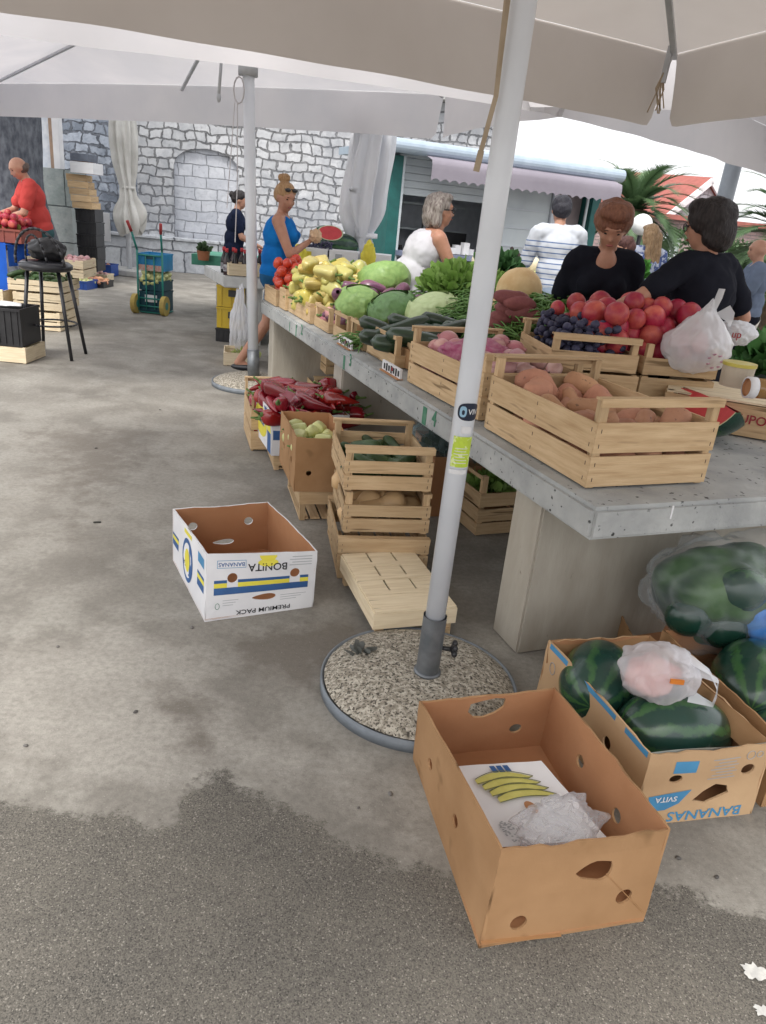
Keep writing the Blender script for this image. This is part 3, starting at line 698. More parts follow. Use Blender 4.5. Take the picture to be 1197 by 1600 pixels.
# low foliage behind the sellers
def bush(loc, r, n, label, seed, mat, ls=.1, nm='shrub'):
    random.seed(seed); root = empty(nm, loc, 0, label, 'shrub'); mb = MB()
    for i in range(n):
        d = Vector((random.gauss(0, 1), random.gauss(0, 1), random.gauss(0, 1))).normalized(); k = random.uniform(.55, 1)**.5*(1+.25*noise.noise(d*2.2+Vector((seed, 0, 0))))
        c = Vector((d.x*r[0]*k, d.y*r[1]*k, r[2]+d.z*r[2]*k)); a = Vector((random.gauss(0, 1), random.gauss(0, 1), random.gauss(0, .6))).normalized()*ls*random.uniform(.6, 1.2); b = a.cross(Vector((random.random(), random.random(), 1))).normalized()*ls*.4
        mb.poly([c-a, c-b, c+a, c+b])
    mb.build('foliage', mat, root)
    mb = MB()
    for i in range(9): d = Vector((random.uniform(-1, 1)*r[0]*.6, random.uniform(-1, 1)*r[1]*.6, r[2]*1.4)); mb.tube((0, 0, 0), d, .03, .008, 6)
    mb.build('stem', palmtrunk, root); return root
bushm = pm('shrub_leaf', (.10, .17, .07), (.05, .09, .045), scale=2, transl=.25)
bl = V(1070, 430, 20); bush((bl.x, 20, 0), (1.6, 1.0, .95), 2600, 'rounded green shrub between the globe lamp and the dark-haired seller', 21, bushm)
bl = V(1180, 430, 19); bush((bl.x+.3, 19, 0), (1.5, 1.0, .9), 2400, 'dark green shrub behind the bald man', 22, bushm)
# globe lamps
glob = pm('opal_globe', (.86, .86, .86), (.82, .82, .82), rough=.3)
for (u, v, y, r, lab) in ((1003, 351, 13, .165, 'white globe street lamp above the brown-haired woman'), (957, 287, 18, .20, 'white globe street lamp at the end of the kiosk roof')):
    c = V(u, v, y); rt = empty('street_lamp', (c.x, y, 0), 0, lab, 'street lamp', 'globe street lamps')
    MB().lathe([(0.001, 0), (.12, 0), (.12, .06), (.05, .12), (.04, .3), (.035, c.z-r)], 16).build('lamp_post', M['black_metal'], rt, smooth=True)
    MB().ball((0, 0, c.z), (r, r, r), 4).build('lamp_globe', glob, rt, smooth=True)
# ------------------------------------------------------------------ stone market table
M['slab'] = pm('cast_stone', (.43, .44, .43), (.30, .31, .31), scale=5, rough=.85, bump=.45, bscale=45, spec=.25, speck=(.045, .045, .045), speck_scale=38, speck_lo=.655)
M['leg_conc'] = pm('stained_concrete', (.44, .41, .35), (.30, .27, .22), scale=2.5, rough=.9, bump=.3, bscale=30, stretch=(1.6, 1.6, .5), speck=(.12, .10, .08), speck_scale=30, speck_lo=.72)
tb = empty('market_table', (TA.x, TA.y, 0), TYAW, 'long concrete market table carrying the near produce crates, with painted green numbers', 'table')
TW, TL, ZB, ZT = 1.55, 4.74, .63, .74
def bevbox(c, d, bv, seg=2):
    bm = bmesh.new(); bmesh.ops.create_cube(bm, size=1); bmesh.ops.transform(bm, matrix=Matrix.Translation(c) @ Matrix.Diagonal((*d, 1)), verts=bm.verts)
    bmesh.ops.bevel(bm, geom=list(bm.edges), offset=bv, segments=seg, affect='EDGES'); s = MB(); s.bm.free(); s.bm = bm; return s
bevbox((TW/2, TL/2, (ZB+ZT)/2), (TW, TL, ZT-ZB), .014).build('slab', M['slab'], tb)
for s0, s1 in ((.34, .53), (2.62, 2.80), (4.45, 4.63)):
    bevbox((TW/2+.03, (s0+s1)/2, ZB/2-.002), (TW-.06, s1-s0, ZB), .008).build('leg', M['leg_conc'], tb)
# painted green stall marks and numbers on the edge
for (u, v, wd_, dig, du, dv_) in ((664, 646, .040, '4', 679, 655), (463, 515, .018, '2', 472, 516), (538, 566, .030, '3', 548, 564)):
    s, z = face_pt(u, v); MB().box((-.001, s, (ZB+ZT)/2-.003), (.003, wd_, ZT-ZB-.03)).build('painted_bar', M['green_paint'], tb)
    s2, z2 = face_pt(du, dv_)
    me = text_mesh(dig, .098, M['green_paint'], .001, .9); o = link('lettering', me, tb); set_local(o, frame((-.002, s2, z2), (0, -1, 0), (0, 0, 1)))
s, z = face_pt(453, 508); MB().box((-.001, s, ZB+.05), (.003, .008, .07)).build('painted_bar', M['green_paint'], tb)
s = Vector((0, 0, 0)); d = (V(1040, 780, 1)-CAM)
MB().box((.30, -.0012, ZT-.028), (.006, .003, .045)).build('paint_drip', M['white_card'], tb)
# ------------------------------------------------------------------ crates
def crate(name, label, w, d, h, loc, rz, group=None, rows=((0, .34), (.38, .70)), rail=True, pal='wood', side_rows=None, cat='crate', rails_all=False, staples=True, tilt=0):
    """origin: near left bottom corner; x = width, y = depth"""
    root = empty(name, loc, rz, label, cat, group)
    if tilt: root.rotation_euler = (0, tilt, rz) if not isinstance(tilt, tuple) else (tilt[0], tilt[1], rz)
    X, Y, Z = M[pal+'_x'], M[pal+'_y'], M[pal+'_z']; th = .007; ps = .028
    mb = MB(); nb = 5
    for i in range(nb): x0 = w*i/nb; mb.box((x0+w/nb/2, d/2, .010), (w/nb-.012, d-.02, .007))
    mb.build('bottom_board', Y, root)
    for (x, y) in ((ps/2+th, ps/2+th), (w-ps/2-th, ps/2+th), (ps/2+th, d-ps/2-th), (w-ps/2-th, d-ps/2-th)):
        MB().box((x, y, h/2), (ps, ps, h-.002)).build('corner_post', Z, root)
    for y, sgn in ((th/2, -1), (d-th/2, 1)):
        mb = MB()
        for a, b in rows:
            j = random.uniform(-.002, .002); zc = (a+b)/2*h+.003; mb.box((w/2, y, zc+j), (w-.001, th, (b-a)*h))
            if staples:
                for x in (.018, w-.018):
                    for q in (-.25, .25): mb.box((x, y+sgn*(th/2), zc+q*(b-a)*h), (.002, .002, .013), mi=1)
        if rail: mb.box((w/2, y+.002*sgn, h-.010), (w+.002, th, .020)); mb.box((w/2, y-sgn*.012, h+.0035), (w+.004, .034, .007))
        mb.build('end_panel', [X, M['staple']], root)
    for x, sgn in ((th/2, -1), (w-th/2, 1)):
        mb = MB()
        for a, b in (side_rows or rows):
            zc = (a+b)/2*h+.003; mb.box((x, d/2, zc), (th, d-2*th-.001, (b-a)*h))
            if staples:
                for y in (.026, d-.026, d*.5):
                    for q in (-.25, .25): mb.box((x+sgn*th/2, y, zc+q*(b-a)*h), (.002, .002, .013), mi=1)
        if rails_all: mb.box((x, d/2, h-.010), (th, d-2*th, .020))
        mb.build('side_panel', [Y, M['staple']], root)
    return root
# ------------------------------------------------------------------ produce
def veg(name, Lh, prof, nseg=20, nring=16, lobes=0, lamp=0, bend=0, noise_amp=.0, nscale=3, seed=0, mat=None, stem=None, flat=1):
    mb = MB()
    def fn(u, v):
        a = 2*pi*u; t = v; x = (t-.5)*Lh; r = prof(t)
        r *= 1+lamp*cos(lobes*a) if lobes else 1
        r *= 1+noise_amp*noise.noise(Vector((cos(a)*nscale*.5, sin(a)*nscale*.5, t*nscale+seed*7)))
        dy = bend*(4*(t-.5)**2-1)*Lh*.25+noise_amp*.25*Lh*noise.noise(Vector((t*2, seed*3, 1)))
        return Vector((x, r*cos(a)*flat+dy, r*sin(a)))
    mb.grid(fn, nseg, nring, closed_u=True)
    return mb.mesh(name, mat, smooth=True, weld=True)
ell = lambda r: (lambda t: r*math.sqrt(max(0, 1-(2*t-1)**2)))
def sup_ell(r, p=2.6): return lambda t: r*max(0, 1-abs(2*t-1)**p)**(1/p)
M['potato'] = pm('sweet_potato_skin', (.50, .265, .155), (.40, .20, .12), scale=14, rough=.75, bump=.35, bscale=40, rvar=.14, speck=(.22, .12, .08), speck_scale=60, speck_lo=.66, hvar=.012)
M['redpep'] = pm('red_pepper_skin', (.27, .008, .018), (.17, .004, .012), scale=5, rough=.22, spec=.6, coat=.4, rvar=.25, hvar=.01)
M['stemg'] = pm('green_stem', (.13, .22, .05), (.09, .16, .04), rough=.6)
M['yelpep'] = pm('yellow_pepper_skin', (.52, .40, .09), (.46, .42, .15), scale=5, rough=.35, coat=.2, rvar=.12, hvar=.02)
M['eggpl'] = pm('violet_aubergine_skin', (.11, .035, .08), (.20, .08, .13), scale=6, rough=.3, coat=.3, rvar=.3, stretch=(1, 4, 4))
M['darkzuc'] = pm('dark_courgette_skin', (.012, .028, .014), (.022, .05, .022), scale=22, rough=.3, spec=.6, coat=.2, rvar=.2, stretch=(1, 5, 5))
M['cuke'] = pm('cucumber_skin', (.018, .045, .012), (.05, .09, .03), scale=16, rough=.45, bump=.4, bscale=40, rvar=.15)
M['squash'] = pm('butternut_skin', (.62, .42, .22), (.52, .33, .16), scale=5, rough=.45, rvar=.1)
M['cabbage'] = None
M['tomato'] = pm('tomato_skin', (.58, .065, .025), (.50, .04, .02), scale=3, rough=.2, coat=.4, rvar=.12)
M['onion'] = pm('pink_onion_skin', (.46, .16, .20), (.58, .34, .30), scale=4, rough=.4, stretch=(.6, 5, 5), rvar=.15)
M['shallot'] = pm('shallot_skin', (.50, .25, .26), (.62, .40, .38), scale=4, rough=.4, stretch=(.6, 5, 5), rvar=.15, hvar=.02)
M['nect'] = pm('nectarine_skin', (.34, .018, .05), (.54, .12, .08), scale=17, rough=.4, rvar=.15, lo=.42, hi=.68, stretch=(1.0, 1.0, 1.0))
M['plum'] = pm('plum_skin', (.022, .022, .055), (.06, .06, .11), scale=9, rough=.55, rvar=.25)
M['quince'] = pm('pale_green_pepper_skin', (.62, .62, .26), (.55, .58, .28), scale=4, rough=.35, rvar=.1)
M['melon'] = pm('cantaloupe_rind', (.60, .40, .19), (.70, .52, .28), scale=10, rough=.7, bump=.4, bscale=45)
M['pmelon'] = pm('pale_melon_rind', (.72, .66, .48), (.64, .56, .40), scale=9, rough=.6, rvar=.08)
def cabbage_mat(name, a, b, vein):
    m, nt, out = nt_new(name); vec = coords(nt)
    wv = N(nt, 'ShaderNodeTexNoise'); wv.noise_type = 'RIDGED_MULTIFRACTAL'; wv.inputs['Scale'].default_value = 2.2; wv.inputs['Detail'].default_value = 3; wv.inputs['Distortion'].default_value = .4; L(nt, vec, wv.inputs['Vector'])
    col = ramp(nt, noise_(nt, vec, 6), .35, .65, a, b); col = mixc(nt, math_(nt, 'MULTIPLY', ramp(nt, wv.outputs['Fac'], .75, 1.25), .75), col, vein)
    p = N(nt, 'ShaderNodeBsdfPrincipled'); L(nt, col, p.inputs['Base Color']); p.inputs['Roughness'].default_value = .45
    bn = nt.nodes.new('ShaderNodeBump'); bn.inputs['Strength'].default_value = .7; bn.inputs['Distance'].default_value = .03; L(nt, wv.outputs['Fac'], bn.inputs['Height']); L(nt, bn.outputs[0], p.inputs['Normal'])
    L(nt, p.outputs[0], out.inputs[0]); return m
M['cabbage'] = cabbage_mat('green_cabbage_leaf', (.27, .42, .13), (.20, .34, .10), (.45, .56, .30))
M['pcabbage'] = cabbage_mat('pale_cabbage_leaf', (.52, .62, .33), (.46, .57, .28), (.62, .68, .45))
M['dcabbage'] = cabbage_mat('dark_cabbage_leaf', (.13, .26, .09), (.10, .20, .07), (.30, .40, .20))
def melon_mat(name, a, b, c):
    m, nt, out = nt_new(name); tc = nt.nodes.new('ShaderNodeTexCoord'); sx = nt.nodes.new('ShaderNodeSeparateXYZ'); L(nt, tc.outputs['Object'], sx.inputs[0])
    vec = coords(nt, rnd=False); n1 = noise_(nt, vec, 14, 4, .7); n2 = noise_(nt, vec, 38, 3, .6)
    ang = math_(nt, 'ARCTAN2', sx.outputs[1], sx.outputs[2]); ph = math_(nt, 'ADD', math_(nt, 'MULTIPLY', ang, 9), math_(nt, 'MULTIPLY', n1, 5.5))
    st = ramp(nt, math_(nt, 'ADD', math_(nt, 'SINE', ph), math_(nt, 'MULTIPLY_ADD', n2, 1.6, -.8)), .1, .9)
    col = mixc(nt, st, a, b); col = mixc(nt, math_(nt, 'MULTIPLY', ramp(nt, noise_(nt, vec, 5), .5, .75), .5), col, c)
    p = N(nt, 'ShaderNodeBsdfPrincipled'); L(nt, col, p.inputs['Base Color']); p.inputs['Roughness'].default_value = .25; p.inputs['Coat Weight'].default_value = .3; p.inputs['Coat Roughness'].default_value = .2
    L(nt, p.outputs[0], out.inputs[0]); return m
M['wmelon'] = melon_mat('watermelon_rind', (.010, .042, .028), (.038, .11, .035), (.016, .06, .055))
PROTO = {}
def proto(kind, meshes, stem=None, stem_loc=None): PROTO[kind] = (meshes, stem, stem_loc)
proto('potato', [veg('sweet_potato', .135, lambda t, k=k: ell(.037)(t)*(1+.25*sin(pi*t+k)), noise_amp=.25, seed=k, mat=M['potato'], bend=.1*k) for k in range(4)])
longp = lambda t: .030*min(1, (t/.10)**.6 if t > 0 else 0)*(1-.92*max(0, (t-.25)/.75)**1.5)
def stemm(r=.012, l=.04, x=0, nm='stem'):
    mb = MB(); mb.tube((x+.012, 0, 0), (x-l*.25, 0, 0), r*1.5, r*.6, 8).tube((x-l*.2, 0, 0), (x-l, 0, l*.25), r*.5, r*.45, 6); return mb.mesh(nm, M['stemg'], smooth=True)
proto('red_pepper', [veg('red_pepper', .19, longp, lobes=3, lamp=.10, bend=b, noise_amp=.12, seed=k, mat=M['redpep']) for k, b in enumerate((.35, .15, .5, -.3))], stemm(.010, .04, -.092))
bell = lambda t: .036*min(1, (t/.08)**.6 if t > 0 else 0)*(1-.45*max(0, (t-.3)/.7)**2)*(1 if t < .97 else max(0, (1-t)/.03)**.5)
proto('yellow_pepper', [veg('yellow_pepper', .125, bell, lobes=3, lamp=.14, bend=b, noise_amp=.12, seed=k, mat=M['yelpep']) for k, b in enumerate((.15, -.1, .25))], stemm(.011, .035, -.06))
proto('pale_pepper', [veg('pale_pepper', .09, bell, lobes=4, lamp=.09, noise_amp=.1, seed=k, mat=M['quince']) for k in range(2)], stemm(.009, .03, -.043))
egg = lambda t: (.043*math.sqrt(max(0, 1-((t-.62)/.40)**2)) if t > .62 else .020+.023*sin(pi/2*max(0, t)/.62)) if t > .02 else .012
proto('aubergine', [veg('aubergine', .17, egg, noise_amp=.08, seed=k, bend=.15*k, mat=M['eggpl']) for k in range(2)], stemm(.016, .035, -.083))
proto('courgette', [veg('courgette', .24, sup_ell(.027, 4), noise_amp=.08, seed=k, bend=b, mat=M['darkzuc']) for k, b in enumerate((.1, .25, -.1))])
proto('cucumber', [veg('cucumber', .17, sup_ell(.025, 3), noise_amp=.1, seed=k, bend=b, mat=M['cuke']) for k, b in enumerate((.1, .25, -.2))])
proto('butternut_squash', [veg('butternut_squash', .24, lambda t: (.040+.008*sin(t*6))*min(1, (t*14)**.5) if t < .5 else (.040+.022*sin(pi*(t-.5)*.95/.5))*min(1, ((1-t)*9)**.5), noise_amp=.06, seed=k, mat=M['squash']) for k in range(2)])
proto('tomato', [veg('tomato', .072, sup_ell(.044, 2.2), lobes=5, lamp=.03, noise_amp=.05, seed=k, mat=M['tomato']) for k in range(2)])
oni = lambda t: .036*math.sqrt(max(0, 1-((t-.5)/.42)**2)) if abs(t-.5) < .40 else .006
proto('onion', [veg('onion', .095, oni, noise_amp=.05, seed=k, mat=M['onion']) for k in range(2)])
proto('shallot', [veg('shallot', .085, lambda t: .9*oni(t), noise_amp=.07, seed=k, mat=M['shallot']) for k in range(2)])
proto('nectarine', [veg('nectarine', .072, sup_ell(.039, 2.1), noise_amp=.05, seed=k, mat=M['nect']) for k in range(3)])
proto('plum', [veg('plum', .042, sup_ell(.018, 2.1), nseg=12, nring=10, noise_amp=.05, seed=k, mat=M['plum']) for k in range(2)])
proto('sweet_potato', [veg('sweet_potato', .26, lambda t: ell(.045)(t), noise_amp=.2, seed=k, bend=.15, mat=pm('purple_sweet_potato_skin', (.26, .09, .085), (.20, .06, .065), scale=12, rough=.7, bump=.3, rvar=.12)) for k in range(2)])
def cab_mesh(k, mat):
    mb = MB(); mb.ball((0, 0, 0), (1, 1, .86), 5)
    for v in mb.bm.verts:
        d = v.co.copy(); v.co *= 1+.05*noise.noise(d*1.8+Vector((k*9, 0, 0)))+.02*abs(noise.noise(d*4+Vector((k, 3, 0))))
    for i in range(9):
        az = i*2.4+k
        def fn(u, v, az=az, i=i):
            a = az+(u-.5)*2.0; e = -1.2+v*(1.9+.2*sin(i*3)); r = 1.02+.012*i+.07*v**3*sin(u*pi)+.03*noise.noise(Vector((u*5, v*5, i+k)))+.012*abs(sin(u*pi*7+v*2))*(1-v*.5)+.03*(abs(u-.5)*2)**6
            return Vector((cos(a)*cos(e)*r, sin(a)*cos(e)*r, sin(e)*r*.87))
        mb.grid(fn, 22, 18)
    return mb.mesh('cabbage', mat, smooth=True)
CABM = {k: cab_mesh(i, M[k]) for i, k in enumerate(('cabbage', 'pcabbage', 'dcabbage'))}
def put(kind, loc, rot, scale=1, label=None, cat=None, group=None, stem=True):
    ms, st, sl_ = PROTO[kind]; o = link(ms[0].name.split('.')[0] if False else kind, random.choice(ms)); o.location = loc; o.rotation_euler = rot; o.scale = (scale,)*3
    tag(o, label, cat, group)
    if st and stem: link('stem', st, o)
    return o
def pile(n, r, inside, base, k=14, seed=1, cap=None):
    """drop n balls of radius r into a region; returns resting centres"""
    rnd = random.Random(seed); P = []
    for i in range(n):
        best = None
        for _ in range(k):
            x, y = inside(rnd); z = base(x, y)+r
            for (a, b, c) in P:
                dd = (x-a)**2+(y-b)**2
                if dd < 4*r*r*.9: z = max(z, c+math.sqrt(4*r*r*.9-dd))
            if best is None or z < best[2]: best = (x, y, z)
        if cap and best[2] > cap: continue
        P.append(best)
    return P
def fill(kind, frm, w0, w1, y0, y1, z0, n, r, label, cat, group, seed=1, slope=0, flatrot=True, sc=(.9, 1.1), stem=True, mound=0, cap=None, align=None, k=14):
    """frm: function local (x,y,z)->world; fills a rectangle with produce"""
    rnd = random.Random(seed)
    ins = lambda q: (q.uniform(w0+r, w1-r), q.uniform(y0+r, y1-r))
    if mound:
        def ins(q):
            while True:
                a, b = q.gauss(0, mound), q.gauss(0, mound)
                if abs(a) < 1 and abs(b) < 1: return ((w0+w1)/2+a*((w1-w0)/2-r), (y0+y1)/2+b*((y1-y0)/2-r))
    P = pile(n, r, ins, lambda x, y: z0+slope*(x-w0), k, seed, cap)
    random.seed(seed)
    for (x, y, z) in P:
        az = rnd.uniform(0, 2*pi) if align is None else align+rnd.uniform(-.35, .35)
        rot = (rnd.uniform(-.3, .3), rnd.uniform(-.35, .35), az) if flatrot else (rnd.uniform(0, 6), rnd.uniform(0, 6), az)
        put(kind, frm(x, y, z), rot, rnd.uniform(*sc), label, cat, group, stem)
def Tl(x, y, z): return T(y, x, z)            # x across (t), y along (s)
def local(o):
    m = Matrix.LocRotScale(o.location, o.rotation_euler, None); return lambda x, y, z: m @ Vector((x, y, z))
def Tyaw(a=0): return TYAW+a
# -------- the big crate of sweet potatoes on the near corner
pc = G(914, 765, .741); pr_ = G(1099, 756, .741); pl_ = G(767, 666, .741)
az = math.atan2((pr_-pc).y, (pr_-pc).x); wC = (pr_-pc).length; dC = .70
c1 = crate('wooden_crate', 'large open wooden crate of orange sweet potatoes at the near table corner', wC, dC, .29, (pc.x, pc.y, .742), az, rows=((.01, .36), (.40, .74)), pal='wood')
fill('potato', local(c1), .035, wC-.035, .04, dC-.04, .02, 90, .046, 'orange-brown sweet potato lying in the big crate at the table corner', 'sweet potato', 'sweet potatoes in the near crate', seed=4, sc=(1.1, 1.45), mound=.8, cap=.20)
# crate of pink onions and shallots behind it
sc0 = .95; c2 = crate('wooden_crate', 'wooden crate of pink onions and shallots right behind the sweet potato crate', .50, .72, .27, T(.955, .10, .742), TYAW+.03, rows=((.01, .36), (.40, .74)))
fill('shallot', local(c2), .04, .46, .03, .38, .02, 60, .036, 'pink shallot in the crate behind the sweet potatoes', 'shallot', 'shallots in the second crate', seed=6, cap=.22, sc=(1, 1.2))
fill('onion', local(c2), .04, .46, .38, .68, .02, 45, .038, 'large pink onion at the far end of the shallot crate', 'onion', 'pink onions in the second crate', seed=8, sc=(1.1, 1.4), cap=.25)
# mesh net over the onions
netm = pm('pink_net', (.48, .10, .22), (.56, .24, .32), scale=30, rough=.5, transl=.2, bump=.8, bscale=70, rvar=0)
def lump(name, rad, mat, parent=None, seed=0, amp=.15, fs=2.0, sub=5, ridg=.0, rot=None, crease=0):
    mb = MB(); mb.ball((0, 0, 0), (1, 1, 1), sub)
    for v in mb.bm.verts:
        d = v.co.copy(); n = noise.noise(d*fs+Vector((seed*5.1, 0, 0)))*amp
        if ridg:
            n -= ridg*(1-abs(noise.noise(d*fs*1.7+Vector((0, seed*3.3, 0))))*3)*.5
            n += ridg*.5*noise.noise(d*fs*4+Vector((seed, 0, 2)))
        if crease:
            p_ = Vector((d.x, d.y, d.z*.7))*fs*1.1+Vector((seed*3.7, 1, 2)); p_ += noise.noise_vector(p_*1.3)*.35
            q1 = noise.voronoi(p_)[0]; q2 = noise.voronoi(p_*2.3)[0]; n += crease*((q1[1]-q1[0])*1.6-.45)+crease*.4*((q2[1]-q2[0])*1.6-.45)
        v.co = Vector((d.x*rad[0], d.y*rad[1], d.z*rad[2]))*(1+n)
    return mb.build(name, mat, parent, smooth=True)
nb_ = lump('net_bag', (.19, .15, .085), netm, seed=2, amp=.2, ridg=.12); nb_.location = T(1.42, .30, .93); nb_.rotation_euler = (0, 0, TYAW+.3)
tag(nb_, 'bright pink net sack of onions lying in the crate behind the white pole', 'net bag')
# -------- crates along the edge, near to far
def edge_crate(s0, s1, t0, w, h, label, rows=((.01, .40),), **kw):
    return crate('wooden_crate', label, w, s1-s0, h, T(s0, t0, .742), TYAW, rows=rows, rail=False, rails_all=True, side_rows=rows, staples=False, **kw)
EG = 'small crates along the table edge'
tlab = {
 'z': 'small slatted crate of dark courgettes on the table edge beyond the white pole',
 'b': 'small slatted crate of green beans below the middle cabbages',
 'c': 'small slatted crate under the left green cabbage',
 'o': 'small slatted crate of violet aubergines next to the yellow peppers',
 'y': 'low wooden crate heaped with yellow peppers on the table edge',
 'k': 'narrow wooden crate with a small green courgette beside the tomatoes',
 't': 'wooden crate of red tomatoes at the far end of the table'}
edge_crate(1.98, 2.42, .13, .55, .17, tlab['z']); edge_crate(2.46, 2.72, .12, .5, .16, tlab['b']); edge_crate(2.74, 3.02, .11, .5, .16, tlab['c'])
edge_crate(3.06, 3.40, .09, .5, .16, tlab['o']); edge_crate(3.44, 4.05, .07, .5, .14, tlab['y'], rows=((.01, .8),)); edge_crate(4.07, 4.27, .05, .45, .16, tlab['k'], rows=((.01, .9),)); edge_crate(4.30, 4.72, .03, .45, .13, tlab['t'], rows=((.01, .9),))
c9 = crate('wooden_crate', 'empty tilted slatted crate beside the courgettes near the white pole', .35, .30, .14, T(1.70, .20, .742), TYAW, rows=((.01, .3),), rail=False, rails_all=True, staples=False)
# printed price boards standing on the edge
for (s0, s1, nm) in ((1.70, 1.95, 'printed card strip lying on the edge before the dark courgettes'), (2.47, 2.70, 'printed card strip lying on the edge before the green beans')):
    rt = empty('printed_card', T(s0, .055, .742), TYAW, nm, 'card')
    MB().box((0, (s1-s0)/2, .028), (.012, s1-s0, .055)).build('board', M['white_card'], rt)
    mb = MB()
    for k in range(7): mb.box((-.007, .02+k*(s1-s0-.04)/6.5, .03), (.002, .018, .028+.01*(k % 2)))
    mb.build('printed_mark', M['black_ink'], rt); MB().box((-.007, (s1-s0)*.42, .035), (.0025, .02, .02)).build('printed_mark', M['redpep'], rt)
    MB().box((-.004, (s1-s0)/2, .004), (.03, s1-s0, .006)).build('base_strip', M['card_in'], rt)
# produce heaps on the table
fill('tomato', Tl, .05, .48, 4.28, 4.72, .80, 52, .043, 'ripe red tomato in the heap at the far end of the table', 'tomato', 'tomatoes at the far table end', seed=3, mound=.6, stem=False)
fill('yellow_pepper', Tl, .08, .60, 3.44, 4.10, .76, 120, .042, 'pale yellow pepper in the big heap on the table', 'pepper', 'yellow peppers on the table', seed=11, slope=.22, sc=(1.2, 1.6), mound=.6)
fill('aubergine', Tl, .12, .62, 2.96, 3.42, .76, 26, .050, 'small violet aubergine heaped beside the yellow peppers', 'aubergine', 'aubergines beside the yellow peppers', seed=12, slope=.25, mound=.6, sc=(.9, 1.15))
fill('aubergine', Tl, .55, 1.05, 2.85, 3.35, .92, 16, .050, 'violet aubergine piled behind the topmost cabbage', 'aubergine', 'aubergines behind the cabbages', seed=13, sc=(1, 1.2))
fill('courgette', Tl, .16, .66, 1.98, 2.40, .79, 26, .044, 'glossy dark green courgette in the crate below the pale cabbage', 'courgette', 'dark courgettes on the table', seed=14, align=TYAW+.15, slope=.10, sc=(1.5, 1.75), k=20)
fill('courgette', Tl, .08, .42, 4.05, 4.25, .78, 5, .030, 'green courgette between the tomatoes and yellow peppers', 'courgette', 'courgettes beside the tomatoes', seed=15)
fill('onion', Tl, .10, .3, 3.08, 3.38, .75, 10, .036, 'brown onion in the crate below the aubergines', 'onion', 'onions below the aubergines', seed=16)
fill('courgette', Tl, .8, 1.1, 1.75, 2.2, .80, 8, .036, 'dark courgette lying behind the white pole', 'courgette', 'courgettes behind the pole', seed=17)
CABL = [('cabbage', 600, 439, 1.06, .135, 'round green cabbage on top of the cabbage heap'), ('cabbage', 563, 477, .93, .125, 'left green cabbage above the crate edge'),
        ('dcabbage', 614, 487, .93, .125, 'darker green cabbage at the middle, below the top one'), ('pcabbage', 675, 486, .97, .130, 'palest flattened cabbage in front of the green beans')]
for mk, u, v, z, r, lab in CABL:
    t_ = {0: .50}.get(0); 
    # centre sits in the ray at height z
    P = G(u, v, z); dist = (P-CAM).length; rr = r
    o = link('cabbage', CABM[mk]); o.location = P; pxr = {600: 42, 563: 40, 614: 42, 675: 44}[u]; rr = pxr/FPX*dist; rr *= .86; o.scale = (rr, rr, rr*(.93 if mk != 'pcabbage' else .80)); o.rotation_euler = (.3, .2, u*.1)
    tag(o, lab, 'cabbage', 'cabbages on the table')
# green beans: a tangle of thin pods, countless
beanm = pm('bean_green', (.09, .20, .045), (.14, .27, .07), rough=.45)
def beans(inside, zf, n, ln, r, parent=None, seed=1, name='green_beans', mat=None, label=None, spread=.6):
    random.seed(seed); mb = MB()
    for i in range(n):
        x, y, lay = inside(); a = random.uniform(0, 2*pi); l = ln*random.uniform(.7, 1.2); el = random.uniform(-.4, .7)*spread; k1 = random.uniform(-.6, .6)
        p = Tl(x, y, zf(x, y)+lay); q = []
        for j in range(4): q.append(p.copy()); p = p+Vector((cos(a)*cos(el), sin(a)*cos(el), sin(el)))*l/3; a += k1*.5; el -= .25
        for j in range(3): mb.tube(q[j], q[j+1], r, r*(.9 if j < 2 else .3), 5, caps=False)
    o = mb.build(name, mat or beanm, parent, smooth=True); return tag(o, label, 'green beans', kind='stuff')
beans(lambda: (random.uniform(.58, 1.2), random.uniform(1.75, 3.1), random.random()**1.2*.12), lambda x, y: .84+.20*min(1, (x-.5)/.5), 2600, .12, .0048, seed=3, label='tangled heap of thin green beans around the cabbages')
beans(lambda: (random.uniform(.10, .30), random.uniform(2.46, 2.70), random.random()*.05), lambda x, y: .76+.12*(x-.1), 260, .11, .0045, seed=5, label='thin green beans spilling over the small crate between the cabbages')
# a bed of board and crates under the heaps so that they are carried
MB().box((.62, .48, .0), (.86, 1.0, .10)).build('display_box', M['card'], None)
o = bpy.data.objects['display_box']; o.location = T(1.90, .0, .80); o.rotation_euler = (0, 0, TYAW); tag(o, 'low cardboard tray under the green beans', 'tray')
